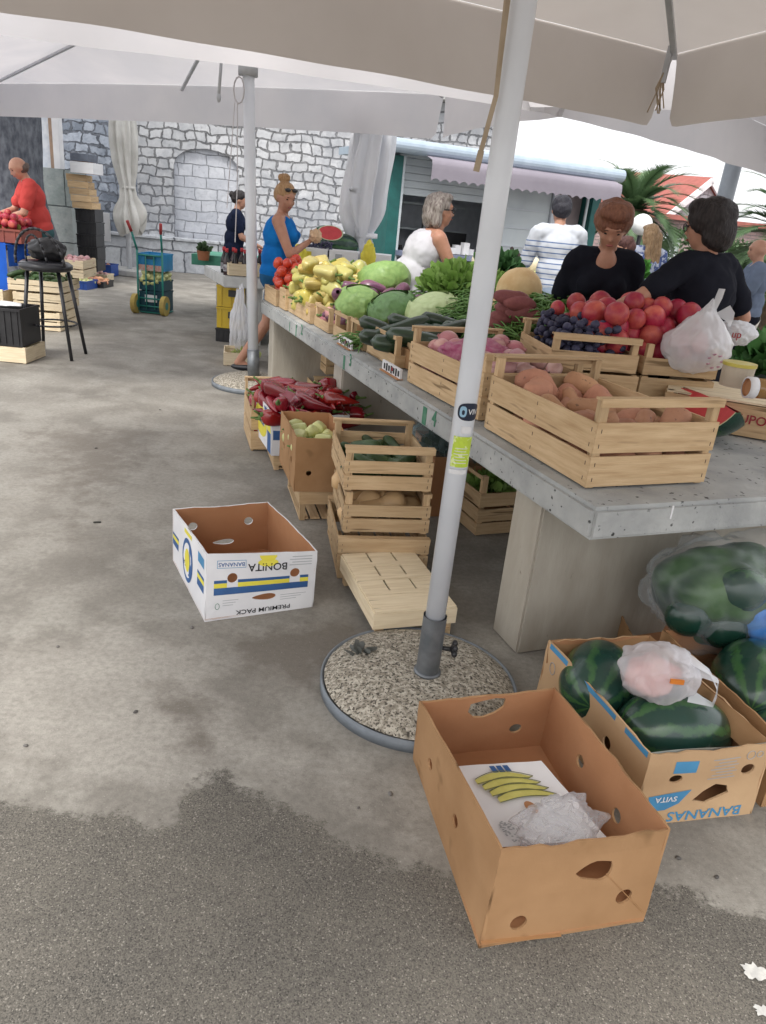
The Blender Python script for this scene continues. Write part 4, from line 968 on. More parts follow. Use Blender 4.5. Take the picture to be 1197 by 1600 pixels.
# leafy greens / yellow-green long peppers behind
leafg = pm('lettuce_leaf', (.20, .36, .07), (.28, .44, .12), scale=12, rough=.5, transl=.25, rvar=.1)
def leafy(name, c, rad, n, ls, mat, label, cat, seed, kind=None, upb=.4):
    random.seed(seed); mb = MB(); c = Vector(c)
    for i in range(n):
        d = Vector((random.gauss(0, 1), random.gauss(0, 1), abs(random.gauss(0, 1))*.8+.05)).normalized(); k = random.uniform(.35, 1)
        p = Vector((d.x*rad[0]*k, d.y*rad[1]*k, d.z*rad[2]*k)); a = (d+Vector((0, 0, upb))+Vector((random.gauss(0, .35), random.gauss(0, .35), random.gauss(0, .3)))).normalized(); b = a.cross(Vector((random.gauss(0, 1), random.gauss(0, 1), random.gauss(0, 1)))).normalized()
        nn = a.cross(b); s = ls*random.uniform(.6, 1.3); w_ = s*random.uniform(.3, .55)
        q = [p-a*s*.5, p-b*w_+nn*w_*.3, p+a*s*.1+nn*w_*-.1, p+b*w_+nn*w_*.3, p+a*s*.6-b*w_*.6, p+a*s*.75+nn*.2*w_, p+a*s*.6+b*w_*.6]
        vs = [mb.bm.verts.new(x) for x in q]
        for f in ((0, 2, 1), (0, 3, 2), (1, 2, 4), (2, 3, 6), (2, 5, 4), (2, 6, 5)): mb.bm.faces.new([vs[j] for j in f])
    o = mb.build(name, mat, None, smooth=True); o.location = c; tag(o, label, cat, kind=kind); return o
leafy('lettuce', T(2.95, .98, 1.06), (.30, .26, .20), 760, .07, leafg, 'bright green leafy lettuce behind the beans, before the grey-haired woman', 'lettuce', 4)
leafy('lettuce', T(2.55, 1.12, 1.02), (.26, .2, .17), 460, .07, leafg, 'second leafy lettuce head close to the white pole', 'lettuce', 9)
leafy('parsley_bunch', T(2.2, .95, .96), (.2, .2, .12), 380, .04, pm('parsley_leaf', (.06, .15, .03), (.09, .20, .045), transl=.2), 'dark green parsley bunch left of the pole on the beans', 'parsley', 5)
fill('yellow_pepper', Tl, .85, 1.2, 2.55, 3.1, 1.0, 14, .038, 'yellow-green pepper lying beside the lettuce', 'pepper', 'peppers beside the lettuce', seed=21)
fill('red_pepper', Tl, .85, 1.15, 2.3, 2.9, 1.04, 4, .03, 'small red pepper on the beans beside the lettuce', 'pepper', 'red peppers beside the lettuce', seed=22, sc=(.7, .8))
cb2 = crate('wooden_crate', 'raised wooden crate carrying the lettuce and peppers behind the beans', .6, .95, .24, T(2.2, .80, .742), TYAW, rows=((.01, .45), (.55, .98)), rail=False, staples=False)
# sweet potatoes and cantaloupes right of the pole
for i, (u, v, z, a) in enumerate(((800, 466, 1.06, .1), (805, 484, 1.03, -.1), (812, 475, 1.04, .3), (795, 498, .99, .0), (820, 492, 1.0, -.2), (785, 508, .97, .2))):
    put('sweet_potato', V(u, v, 4.12+.03*(i % 2)), (.1, .1, a+.35), .95, 'purple-red sweet potato in the pile right of the white pole', 'sweet potato', 'purple sweet potatoes right of the pole')
cm = veg('cantaloupe', .26, ell(.13), lobes=10, lamp=.02, mat=M['melon'], nseg=60, nring=30)
for (u, v, y, s, lab) in ((811, 455, 4.6, 1.05, 'orange-tan cantaloupe on top of the pile right of the pole'), (777, 487, 4.6, .7, 'smaller cantaloupe half hidden behind the pole'), (826, 497, 4.3, .6, 'cantaloupe low under the purple sweet potatoes')):
    o = link('cantaloupe', cm); o.location = V(u, v, y); o.scale = (s,)*3; o.rotation_euler = (.2, 1.3, 0); tag(o, lab, 'melon', 'cantaloupes on the table')
cb3 = crate('wooden_crate', 'wooden crate under the purple sweet potatoes', .5, .75, .17, T(1.95, 1.02, .742), TYAW, rows=((.01, .4), (.5, .98)), rail=False, staples=False)
# plums and nectarines
pA = G(858, 576, .93); pB = G(993, 586, .93)
azp = math.atan2((pB-pA).y, (pB-pA).x); wP = (pB-pA).length
lowc = crate('wooden_crate', 'lower wooden crate with red print under the plum crate', wP+.02, .5, .185, (pA.x, pA.y, .742), azp, rows=((.02, .2), (.5, .95)), rail=False, staples=False)
plumc = crate('wooden_crate', 'wooden crate of dark plums stacked above the printed crate', wP, .5, .15, (pA.x, pA.y, .932), azp, rows=((.01, .55),), staples=False)
fill('plum', local(plumc), .03, wP-.03, .03, .47, .02, 250, .021, 'small dark blue plum in the plum crate', 'plum', 'plums in the crate', seed=31, stem=False, k=6)
lc2 = crate('wooden_crate', 'lower wooden crate under the nectarine crate', .36, .5, .185, tuple(local(lowc)(wP+.03, 0, 0)), azp, rows=((.02, .95),), rail=False, staples=False)
nc = crate('wooden_crate', 'wooden crate heaped with red nectarines beside the plums', .36, .5, .14, tuple(local(plumc)(wP+.03, 0, 0)), azp, rows=((.01, .55),), rail=False, staples=False)
fill('nectarine', local(plumc), wP*.42, wP+.38, .06, .55, .05, 85, .041, 'ripe red and orange nectarine in the heap before the two sellers', 'nectarine', 'nectarines heaped on the table', seed=33, stem=False, sc=(1.25, 1.55), mound=.62)
fill('nectarine', local(plumc), .10, wP*.9, .34, .50, .06, 9, .040, 'red nectarine behind the dark plums', 'nectarine', 'nectarines behind the plums', seed=34, stem=False)
st = MB().box((0, 0, .0), (wP+.3, .4, .19)).build('cardboard_box', M['card'], None); st.location = local(lowc)(wP/2+.1, .72, .095); st.rotation_euler = (0, 0, azp); tag(st, 'closed cardboard box behind the plum and nectarine crates', 'box')
me = text_mesh('GRIP', .05, M['redpep'], .001); o = link('lettering', me, lowc); set_local(o, frame((wP*.55, -.002, .135), (1, 0, 0), (0, 0, 1)))
# printed crates at the right with bag, jars and a tray
qA = G(1030, 590, .90); qB = G(1197, 640, .90)
rc = crate('wooden_crate', 'long printed wooden crate under the plastic bag at the right edge', .95, .45, .155, T(.90, 1.00, .742), TYAW-.75, rows=((.02, .9),), rail=False, staples=False)
me = text_mesh('GRUPO', .055, M['redpep'], .001); o = link('lettering', me, rc); set_local(o, frame((.34, -.002, .08), (1, 0, 0), (0, 0, 1)))
MB().box((.475, .225, .150), (.94, .44, .008)).build('top_board', M['wwood_x'], rc)
# ------------------------------------------------------------------ bags and jars
def plastic(name, col, alpha, bump=.5, bs=9, rough=.25, tr=.3, stretch=(1, 1, 1)):
    m, nt, out = nt_new(name); vec = coords(nt, stretch, rnd=False)
    p = N(nt, 'ShaderNodeBsdfPrincipled'); p.inputs['Base Color'].default_value = c4(col); p.inputs['Roughness'].default_value = rough; p.inputs['Specular IOR Level'].default_value = .8; p.inputs['Coat Weight'].default_value = .7; p.inputs['Coat Roughness'].default_value = .08
    bn = nt.nodes.new('ShaderNodeBump'); bn.inputs['Strength'].default_value = bump; bn.inputs['Distance'].default_value = .03
    nz = N(nt, 'ShaderNodeTexNoise'); nz.noise_type = 'RIDGED_MULTIFRACTAL'; nz.inputs['Scale'].default_value = bs; nz.inputs['Detail'].default_value = 4; L(nt, vec, nz.inputs['Vector'])
    L(nt, nz.outputs['Fac'], bn.inputs['Height']); L(nt, bn.outputs[0], p.inputs['Normal'])
    t = nt.nodes.new('ShaderNodeBsdfTranslucent'); t.inputs[0].default_value = c4(col); L(nt, bn.outputs[0], t.inputs['Normal'])
    mx = nt.nodes.new('ShaderNodeMixShader'); mx.inputs[0].default_value = tr; L(nt, p.outputs[0], mx.inputs[1]); L(nt, t.outputs[0], mx.inputs[2])
    tp = nt.nodes.new('ShaderNodeBsdfTransparent'); m2 = nt.nodes.new('ShaderNodeMixShader')
    lw = nt.nodes.new('ShaderNodeLayerWeight'); lw.inputs[0].default_value = .4; L(nt, bn.outputs[0], lw.inputs['Normal'])
    fac = math_(nt, 'MINIMUM', math_(nt, 'ADD', math_(nt, 'ADD', math_(nt, 'MULTIPLY', ramp(nt, nz.outputs['Fac'], .3, 1.3), .35), alpha), math_(nt, 'MULTIPLY', lw.outputs['Facing'], .45)), 1.0)
    L(nt, fac, m2.inputs[0]); L(nt, tp.outputs[0], m2.inputs[1]); L(nt, mx.outputs[0], m2.inputs[2]); L(nt, m2.outputs[0], out.inputs[0]); return m
M['bagw'] = plastic('white_bag_film', (.82, .83, .86), .62, .35, 5)
M['bagt'] = plastic('thin_bag_film', (.84, .84, .88), .34, .45, 7, stretch=(1, 1, .35))
M['bagc'] = plastic('clear_film', (.70, .76, .80), .02, 1.0, 7, .05, .10)
M['bagw2'] = plastic('crinkled_clear_film', (.78, .80, .84), .20, .8, 12, .12)
M['bagg'] = plastic('clear_green_film', (.35, .48, .50), .16, .9, 5, .15)
def strip(mb, pts, w_, wdir):
    wdir = Vector(wdir).normalized(); prev = None
    for i, p in enumerate(pts):
        p = Vector(p); k = w_[i] if isinstance(w_, (list, tuple)) else w_; c = (mb.bm.verts.new(p-wdir*k), mb.bm.verts.new(p+wdir.cross(Vector((0, 0, 1)))*k*.3), mb.bm.verts.new(p+wdir*k))
        if prev:
            mb.bm.faces.new((prev[0], prev[1], c[1], c[0])); mb.bm.faces.new((prev[1], prev[2], c[2], c[1]))
        prev = c
# white knotted bag on the table
bc = V(1090, 535, 3.45)
bgr = empty('plastic_bag', (bc.x, bc.y, bc.z-.13), 0, 'full white plastic bag with knotted ears on the crate by the nectarines', 'bag')
o = lump('bag_body', (.155, .14, .135), M['bagw'], bgr, seed=3, amp=.10, crease=.10, fs=1.8); o.location = (0, 0, .12)
for v in o.data.vertices:
    if v.co.z > .03: k = (v.co.z-.03)/.11; v.co.x *= 1-.55*k; v.co.y *= 1-.55*k; v.co.x += .02*k; v.co.z += .05*k*k
mb = MB(); strip(mb, [(.03, 0, .24), (.035, 0, .28), (.04, -.01, .33), (.045, -.01, .37)], [.03, .014, .018, .016], (1, .2, 0)); strip(mb, [(.03, 0, .24), (.07, 0, .265), (.10, 0, .27), (.125, -.01, .245)], [.012, .016, .035, .03], (.2, .3, 1)); mb.build('bag_handle', M['bagw'], bgr, smooth=True)
mb = MB()
for i in range(14): a = -1.75+i*.06; mb.tube((.04+.03*cos(i*.9), -.136+.01*abs(sin(i)), .07+.03*sin(i*.9)), (.045+.03*cos(i*.9), -.142, .075+.03*sin(i*.9)), .004, seg=6)
mb.build('bag_print', pm('pink_print', (.60, .36, .44)), bgr)
# second small bag with print, further right
bc = V(1150, 520, 3.75); o = lump('plastic_bag', (.10, .08, .06), M['bagw'], seed=8, amp=.15, crease=.12); o.location = bc; tag(o, 'crumpled white bag with red print behind the full bag', 'bag')
bt_ = text_mesh('up', .05, M['redpep'], .001); lo_ = link('lettering', bt_, o); set_local(lo_, frame((-.03, -.083, .0), (1, .1, 0), (0, 0, 1)))
# pale tub with yellow lid
jb = V(1150, 592, 3.2)
jr = empty('honey_tub', (jb.x, jb.y, jb.z-.03), TYAW, 'pale plastic tub with yellow lid behind the fallen jar', 'tub')
MB().lathe([(.001, 0), (.062, 0), (.066, .085), (.001, .085)], 32).build('tub', pm('cream_plastic', (.52, .46, .36), rough=.35), jr, smooth=False)
MB().lathe([(.001, .086), (.069, .086), (.069, .10), (.001, .10)], 32).build('lid', pm('yellow_plastic', (.58, .50, .10), rough=.4), jr)
jf = V(1150, 588, 3.12)
jr2 = empty('honey_jar', (jf.x+.01, jf.y-.12, jf.z-.02), 0, 'amber jar with white rim lying on its side near the watermelon slice', 'jar'); jr2.rotation_euler = (0, R_(90), R_(2))
MB().lathe([(.001, .02), (.040, .02), (.041, .17), (.001, .17)], 28).build('jar_body', pm('amber_glass', (.36, .21, .08), (.30, .17, .06), rough=.15, coat=.5), jr2, smooth=True)
MB().lathe([(.036, -.012), (.043, -.012), (.043, .022), (.036, .022)], 28).build('jar_rim', M['white_card'], jr2, smooth=True)
MB().lathe([(.001, .0), (.036, .0), (.036, -.01)], 28).build('jar_opening', M['card_in'], jr2)
# clear bowl
bo = G(1040, 618, .745)
br_ = empty('plastic_bowl', (bo.x, bo.y, .745), 0, 'clear plastic bowl between the sweet potato crate and watermelon slice', 'bowl')
MB().lathe([(.001, .003), (.10, .003), (.135, .13), (.142, .135), (.137, .138), (.128, .13), (.095, .008), (.001, .008)], 40).build('bowl', plastic('clear_plastic', (.7, .72, .72), .30, .05, 3, .1, .3), br_, smooth=True)
# watermelon slice
ws = G(1118, 690, .741)
sr = empty('watermelon_slice', (ws.x, ws.y, .742), 0, 'cut watermelon wedge with red flesh behind the big crate', 'watermelon')
sr.rotation_euler = (0, 0, R_(10))
Rm = .20; mb = MB(); a0, a1 = R_(-118), R_(-42)
def rind(u, v):
    a = a0+(a1-a0)*u; e = -pi/2*.95+pi*.95*v; return Vector((cos(a)*cos(e)*Rm*.85, sin(e)*Rm*1.1, sin(a)*cos(e)*Rm*.85))
mb.grid(rind, 12, 16); rd = mb.build('rind', M['wmelon'], sr, smooth=True)
def flesh(a, nm):
    mb = MB()
    def f(u, v): e = -pi/2*.95+pi*.95*v; return Vector((cos(a)*cos(e)*Rm*.83*u, sin(e)*Rm*1.08*(.3+.7*u), sin(a)*cos(e)*Rm*.83*u))
    mb.grid(f, 10, 16); return mb
Mf = pm('watermelon_flesh', (.62, .065, .075), (.52, .05, .06), scale=20, rough=.35, speck=(.02, .01, .01), speck_scale=45, speck_lo=.78)
rimm = pm('watermelon_white', (.62, .66, .42))
flesh(a0, 'f').build('flesh', Mf, sr, smooth=True); flesh(a1, 'f').build('flesh', Mf, sr, smooth=True)
for a in (a0, a1):
    mb = MB()
    def f2_(u, v, a=a):
        e = -pi/2*.95+pi*.95*v; k = .83+.035*u; return Vector((cos(a)*cos(e)*Rm*k, sin(e)*Rm*(1.08+.03*u), sin(a)*cos(e)*Rm*k))+Vector((0, 0, .001))
    mb.grid(f2_, 2, 20); mb.build('rind_edge', rimm, sr)
for ch in sr.children: ch.rotation_euler = (0, 0, 0); ch.location = (-.02, .10, .168)
# ------------------------------------------------------------------ cardboard boxes on the ground
def bow_(x, y, seed): return .006*sin(pi*min(1, max(0, x)))*max(0, y)*(1 if seed % 2 else -.4)+.0035*noise.noise(Vector((x*3, y*3, seed)))
def quad_panel(parent, name, b0, b1, t0, t1, W, H, holes, mats, inside, th=.006, jag=0, notch=None, seed=0):
    """wall of a box between bottom corners b0,b1 and top corners t0,t1; inside = point inside the box"""
    rnd = random.Random(seed); b0, b1, t0, t1 = map(Vector, (b0, b1, t0, t1))
    out = [(0, 0)]+[(W*i/6, 0) for i in range(1, 6)]+[(W, 0), (W, H*.5), (W, H)]
    top = [(W*(1-i/14), H+rnd.uniform(-jag, jag)) for i in range(1, 14)]
    out += top+[(0, H), (0, H*.5)]
    me = panel_mesh(out, holes, th, mats)
    nrm = (b1-b0).cross(t0-b0).normalized()
    if nrm.dot(inside-b0) > 0: nrm = -nrm
    inv = parent.matrix_world.inverted() if False else Matrix.Translation(-parent.location)
    bm = bmesh.new(); bm.from_mesh(me)
    for k in range(1, 10): bmesh.ops.bisect_plane(bm, geom=list(bm.verts)+list(bm.edges)+list(bm.faces), plane_co=(W*k/10, 0, 0), plane_no=(1, 0, 0))
    for k in range(1, 6): bmesh.ops.bisect_plane(bm, geom=list(bm.verts)+list(bm.edges)+list(bm.faces), plane_co=(0, H*k/6, 0), plane_no=(0, 1, 0))
    bm.to_mesh(me); bm.free()
    ins_f = [sum(me.vertices[i].co.z for i in p.vertices)/len(p.vertices) < -th*.3 for p in me.polygons]
    for v in me.vertices:
        x, y = v.co.x/W, v.co.y/H; P = b0.lerp(b1, x).lerp(t0.lerp(t1, x), y) if True else None
        bow = bow_(x, y, seed)
        v.co = inv @ (P+nrm*(v.co.z-th/2+bow))
    if len(mats) > 1:
        for p, q in zip(me.polygons, ins_f): p.material_index = 1 if q else 0
    me.update()
    o = link(name, me, parent); return o, (b0, b1, t0, t1, nrm, inv, seed)
def on_panel(info, W, H, x, y, off=.0035):
    b0, b1, t0, t1, nrm, inv, sd_ = info; return inv @ (b0.lerp(b1, x/W).lerp(t0.lerp(t1, x/W), y/H)+nrm*(off+bow_(x/W, y/H, sd_)))
def print_text(parent, info, W, H, s, size, x, y, mat, rot=0, sx=1, off=.0010):
    b0, b1, t0, t1, nrm, inv, sd_ = info
    me = text_mesh(s, size, mat, .0002, sx)
    X = (b1-b0).normalized(); Y = (t0-b0).normalized(); Z = X.cross(Y)
    if Z.dot(nrm) < 0: X = -X; x = x
    me.transform(Matrix.Rotation(rot, 4, 'Z')); flip = -1 if (b1-b0).normalized().cross((t0-b0).normalized()).dot(nrm) < 0 else 1
    for v in me.vertices: v.co = on_panel(info, W, H, x+flip*v.co.x, y+v.co.y, off+v.co.z)
    return link('lettering', me, parent)
def print_shape(parent, info, W, H, pts, mat, off=.0008, name='printed_mark'):
    mb = MB()
    if len(pts) == 4 and abs(pts[0][1]-pts[1][1]) < 1e-6: mb.grid(lambda u, v: on_panel(info, W, H, pts[0][0]+(pts[1][0]-pts[0][0])*u, pts[0][1]+(pts[2][1]-pts[0][1])*v, off), 8, 3)
    else: vs = [mb.bm.verts.new(on_panel(info, W, H, x, y, off+.0006)) for x, y in pts]; mb.bm.faces.new(vs)
    return mb.build(name, mat, parent)
def pr_rect(x0, x1, y0, y1): return [(x0, y0), (x1, y0), (x1, y1), (x0, y1)]
def box_floor(parent, bs, z, mat, name='bottom_panel'):
    inv = Matrix.Translation(-parent.location); mb = MB()
    vs = [inv @ (Vector(b)+Vector((0, 0, z))) for b in bs]; mb.poly(vs); mb.poly([v-Vector((0, 0, .004)) for v in vs[::-1]]); return mb.build(name, mat, parent)
def shrink(bs, k):
    c = sum((Vector(b) for b in bs), Vector())/4; return [Vector(b).lerp(c, k) for b in bs]
def z_(p, z): return Vector((p[0], p[1], z))
# big foreground box
N_, Rr, Lf = G(748, 1482), G(1005, 1440), G(645, 1185); Bk = Lf+(Rr-N_)
tN, tR, tL, tB = G(784, 1329, .262), G(1048, 1295, .262), G(655, 1095, .262), G(868, 1074, .262)
bb = empty('cardboard_box', N_, 0, 'large open plain brown cardboard box in the foreground with hand holes', 'box')
ins = (N_+Bk)/2+Vector((0, 0, .1)); W1_, W2_, HH = .42, .62, .262
cm2 = [M['card'], M['card_in']]
e1_, i1 = quad_panel(bb, 'end_panel', N_, Rr, tN, tR, W1_, HH, [circ(.085, .055, .020), circ(.345, .085, .021), beanhole(.245, .175, .095, .062, jag=.5)], cm2, ins, jag=.006, seed=1)
e2_, i2 = quad_panel(bb, 'side_panel', N_, Lf, tN, tL, W2_, HH, [circ(.255, .125, .019), circ(.475, .125, .019)], cm2, ins, jag=.002, seed=2)
e3_, i3 = quad_panel(bb, 'side_panel', Rr, Bk, tR, tB, W2_, HH, [circ(.19, .14, .020), circ(.40, .145, .020)], cm2, ins, jag=.004, seed=3)
e4_, i4 = quad_panel(bb, 'end_panel', Lf, Bk, tL, tB, W1_, HH, [circ(.315, .105, .020), [(.15, .20), (.17, .175), (.20, .17), (.235, .185), (.26, .21), (.262, .245), (.23, .252), (.19, .245), (.155, .235)]], cm2, ins, jag=.004, seed=4)
box_floor(bb, [N_, Rr, Bk, Lf], .012, M['card_in'])
crm = pm('crease', (.36, .20, .085), (.34, .18, .08))
mb = MB(); mb.bar(on_panel(i1, W1_, HH, .275, .165, .001), on_panel(i1, W1_, HH, .41, .03, .001), .0012, .0015); mb.build('crease', crm, bb)
mb = MB(); mb.bar(on_panel(i1, W1_, HH, .0, .02, .001), on_panel(i1, W1_, HH, .20, .005, .001), .014, .002); mb.build('bottom_flap_edge', crm, bb)
# inner banana card
ic = [G(700, 1196, .10), G(846, 1187, .14), G(950, 1308, .12), G(785, 1322, .10)]
icn = empty('banana_card', ic[0], 0, 'white printed card with drawn yellow bananas lying inside the big brown box', 'card')
inv = Matrix.Translation(-ic[0])
def icp(x, y, off=0): return inv @ (ic[0].lerp(ic[1], x).lerp(ic[3].lerp(ic[2], x), y)+Vector((-.05*off, -.2*off, off)))
mb = MB(); mb.grid(lambda u, v: icp(u, v, -.004+.006*noise.noise(Vector((u*3, v*3, 1)))), 12, 12); mb.build('sheet', M['white_card'], icn, smooth=True)
def bananas():
    mb = MB()
    for k in range(4):
        y0 = .17+.062*k; x0 = .16+.03*k
        top = [(x0+.60*t, y0+.10-.13*sin(pi*(t*.8+.1)) +.02*k) for t in [i/12 for i in range(13)]]
        bot = [(x, y+.095*sin(pi*min(1, .12+.88*i/12))**.5) for i, (x, y) in enumerate(top)]
        for i in range(12): mb.poly([icp(*top[i], .004+.0006*k), icp(*top[i+1], .004+.0006*k), icp(*bot[i+1], .004+.0006*k), icp(*bot[i], .004+.0006*k)])
    return mb
bananas().build('drawn_bananas', pm('drawn_banana_yellow', (.58, .54, .16), (.50, .46, .12), scale=30), icn)
mb = MB()
for k in range(4):
    y0 = .17+.062*k; x0 = .16+.03*k
    for sgn in (0, 1):
        top = [(x0+.60*t, y0+.10-.13*sin(pi*(t*.8+.1))+.02*k) for t in [i/12 for i in range(13)]]
        pts = [(x, y+sgn*.095*sin(pi*min(1, .12+.88*i/12))**.5) for i, (x, y) in enumerate(top)]
        for i in range(12): mb.bar(icp(*pts[i], .0075), icp(*pts[i+1], .0075), .0022, .0006)
mb.build('drawn_outline', pm('olive_line', (.16, .17, .07)), icn)
mb = MB()
for x in (.40, .47, .54): mb.poly([icp(x, .06, .005), icp(x+.055, .06, .005), icp(x+.055, .15, .005), icp(x, .15, .005)])
mb.build('printed_mark', M['blue_ink'], icn)
mb = MB(); vs = [mb.bm.verts.new(icp(.50+.055*cos(a), .62+.075*sin(a), .009)) for a in [k*pi/10 for k in range(20)]]; mb.bm.faces.new(vs); mb.build('punched_hole', M['card_in'], icn)
mb = MB(); random.seed(4)
for k in range(60): x, y = random.uniform(.08, .22), random.uniform(.74, .97); mb.poly([icp(x, y, .005), icp(x+.02, y, .005), icp(x+.02, y+.012, .005), icp(x, y+.012, .005)])
mb.build('printed_mark', M['grey_ink'], icn)
o = lump('clear_bag', (.115, .085, .06), M['bagw2'], seed=5, amp=.25, crease=.28, fs=1.6); o.location = G(872, 1292, .16); o.rotation_euler = (0, 0, .6)
tag(o, 'crumpled clear plastic bag inside the big brown box', 'bag')
# banana box with watermelons
def simple_box(name, label, N_, Rr, Lf, H, mats, flare=.0, holesE=(), holesS=(), seed=0, group=None, jag=.003):
    N_, Rr, Lf = map(Vector, (N_, Rr, Lf)); Bk = Lf+(Rr-N_); c = (N_+Bk)/2
    ro = empty(name, N_, 0, label, 'box', group); z0 = N_.z
    up = lambda p: Vector((p.x+(p.x-c.x)*flare, p.y+(p.y-c.y)*flare, z0+H))
    t = [up(p) for p in (N_, Rr, Bk, Lf)]; W = (Rr-N_).length; D = (Lf-N_).length; i_ = c+Vector((0, 0, H/2))
    E1 = quad_panel(ro, 'end_panel', N_, Rr, t[0], t[1], W, H, [list(h) for h in holesE], mats, i_, jag=jag, seed=seed+1)
    S1 = quad_panel(ro, 'side_panel', N_, Lf, t[0], t[3], D, H, [list(h) for h in holesS], mats, i_, jag=jag, seed=seed+2)
    S2 = quad_panel(ro, 'side_panel', Rr, Bk, t[1], t[2], D, H, [list(h) for h in holesS], mats, i_, jag=jag, seed=seed+3)
    E2 = quad_panel(ro, 'end_panel', Lf, Bk, t[3], t[2], W, H, [list(h) for h in holesE], mats, i_, jag=jag, seed=seed+4)
    box_floor(ro, [N_, Rr, Bk, Lf], .01, mats[-1]); return ro, E1[1], S1[1], E2[1], S2[1], W, D, t
mN, mR, mL = z_((.768, 1.60), 0), z_((1.145, 1.70), 0), z_((.585, 2.15), 0)
mbx, iE, iS, iE2, iS2, W, D, tt = simple_box('cardboard_box', 'printed banana box holding the watermelons, with blue lettering and torn hand hole', mN, mR, mL, .245, [M['card_pale'], M['card_in']], -.02,
    holesE=(circ(.10, .155, .020, ry=.014), circ(.33, .165, .022, ry=.018), [(.17, .075), (.20, .105), (.235, .125), (.275, .115), (.285, .09), (.25, .075), (.215, .062)]), holesS=(circ(.18, .14, .02), circ(.38, .14, .02)), seed=10, jag=.006)
H = .245
print_text(mbx, iE, W, H, 'BANANAS', .048, .225, .025, M['lblue_ink'], pi, 1.1)
print_shape(mbx, iE, W, H, pr_rect(.085, .155, .175, .215), M['lblue_ink'])
print_shape(mbx, iE, W, H, [(.03, .10), (.16, .115), (.13, .07), (.09, .05), (.04, .05)], M['lblue_ink'])
print_text(mbx, iE, W, H, 'SVITA', .024, .085, .09, M['white_card'], pi, 1.1, .004)
for k in range(7): print_shape(mbx, iE, W, H, pr_rect(.20+.01*(k % 3), .29-.01*(k % 2), .145+.011*k, .148+.011*k), M['grey_ink'])
for (x, r) in ((.325, .014), (.355, .010)):
    mb = MB(); mb.path([on_panel(iE, W, H, x+r*cos(a), .215+r*sin(a), .001) for a in [k*pi/6 for k in range(13)]], .0010, 4); mb.build('printed_mark', M['grey_ink'], mbx)
for k, (x0, x1) in enumerate(((.00, .12), (.16, .40), (.44, .56))): print_shape(mbx, iS, D, H, pr_rect(x0+.01, x1, .225, .243), M['lblue_ink'])
mb = MB(); mb.path([on_panel(iS, D, H, .52+.016*cos(a), .17+.022*sin(a), .001) for a in [k*pi/6 for k in range(13)]], .0012, 4); mb.build('printed_mark', M['grey_ink'], mbx)
# folded in top flaps of that box
inv = Matrix.Translation(-mbx.location)
MB().grid(lambda u, v: inv @ (tt[3].lerp(tt[2], u)+Vector((.0, -.004-.02*v, -.075*v+.004*sin(u*9)))), 12, 4).build('top_flap', M['card'], mbx, smooth=True)
MB().grid(lambda u, v: inv @ (tt[1].lerp(tt[2], u)+Vector((-.005-.03*v, -.01*v, -.06*v+.004*sin(u*9)))), 12, 4).build('top_flap', M['card'], mbx, smooth=True)
MB().grid(lambda u, v: inv @ (tt[0].lerp(tt[1], u)+Vector((0, .006+.012*v, .001-.045*v+.003*sin(u*7)))), 12, 3).build('top_flap', pm('bluish_card_edge', (.24, .32, .34), (.40, .36, .28), scale=6), mbx, smooth=True)
bx3, j1, j2, *_r3 = simple_box('cardboard_box', 'dark cardboard box with watermelons cut by the right edge of the picture', z_((1.185, 1.73), 0), z_((1.55, 1.83), 0), z_((1.02, 2.30), 0), .24, [M['card'], M['card_in']], 0, seed=20)
wm = veg('watermelon', .37, ell(.125), nseg=64, nring=40, noise_amp=.02, seed=1, mat=M['wmelon'])
for (u, v, z, s, rz, lab) in ((1052, 1143, .155, 1.0, .25, 'watermelon in the banana box, in front of the pinkish bag'), (935, 1065, .165, 1.0, 1.2, 'watermelon in the banana box, behind the pinkish bag'),
                              (1178, 1068, .17, 1.12, 1.1, 'watermelon in the dark box at the right edge'), (1190, 1180, .10, .9, .4, 'second watermelon low in the dark box at the right edge')):
    if v == 1180: continue
    o = link('watermelon', wm); o.location = G(u, v, z); o.rotation_euler = (u*.01, .1, rz); o.scale = (s,)*3; tag(o, lab, 'watermelon', 'whole watermelons in boxes')
o = link('watermelon', wm); o.location = (.96, 1.98, .12); o.rotation_euler = (1, .1, 1.3); o.scale = (.85,)*3; tag(o, 'lower watermelon in the banana box under the bag', 'watermelon', 'whole watermelons in boxes')
o = link('watermelon', wm); o.location = (1.33, 1.93, .12); o.rotation_euler = (2, .1, .2); o.scale = (.85,)*3; tag(o, 'lower watermelon at the near end of the dark box', 'watermelon', 'whole watermelons in boxes')
# bag lying on the melons
pc_ = G(1030, 1050, .33)
pb = empty('plastic_bag', pc_, 0, 'thin white bag with pinkish goods lying on the watermelons, handles to the right', 'bag')
o = lump('bag_body', (.115, .10, .092), M['bagt'], pb, seed=14, amp=.18, crease=.16, fs=1.3); 
o = lump('contents', (.075, .070, .060), pm('salmon_goods', (.50, .20, .17), (.62, .40, .36), scale=16, rough=.6), pb, seed=2, amp=.35, fs=1.2, sub=4); o.location = (-.02, 0, -.01)
MB().box((.012, -.098, .035), (.038, .006, .014)).build('price_sticker', M['orange_ink'], pb)
mb = MB(); strip(mb, [(.05, -.02, .03), (.11, -.03, .03), (.155, -.04, .015), (.158, -.05, -.03), (.15, -.06, -.055), (.12, -.06, -.045), (.07, -.05, -.03)], [.03, .018, .009, .008, .008, .014, .03], (.1, .9, .4)); strip(mb, [(.02, 0, .07), (.08, -.02, .06), (.13, -.03, .035), (.15, -.05, .0)], [.03, .02, .012, .01], (.1, .9, .3)); mb.build('bag_handle', M['bagw'], pb, smooth=True)
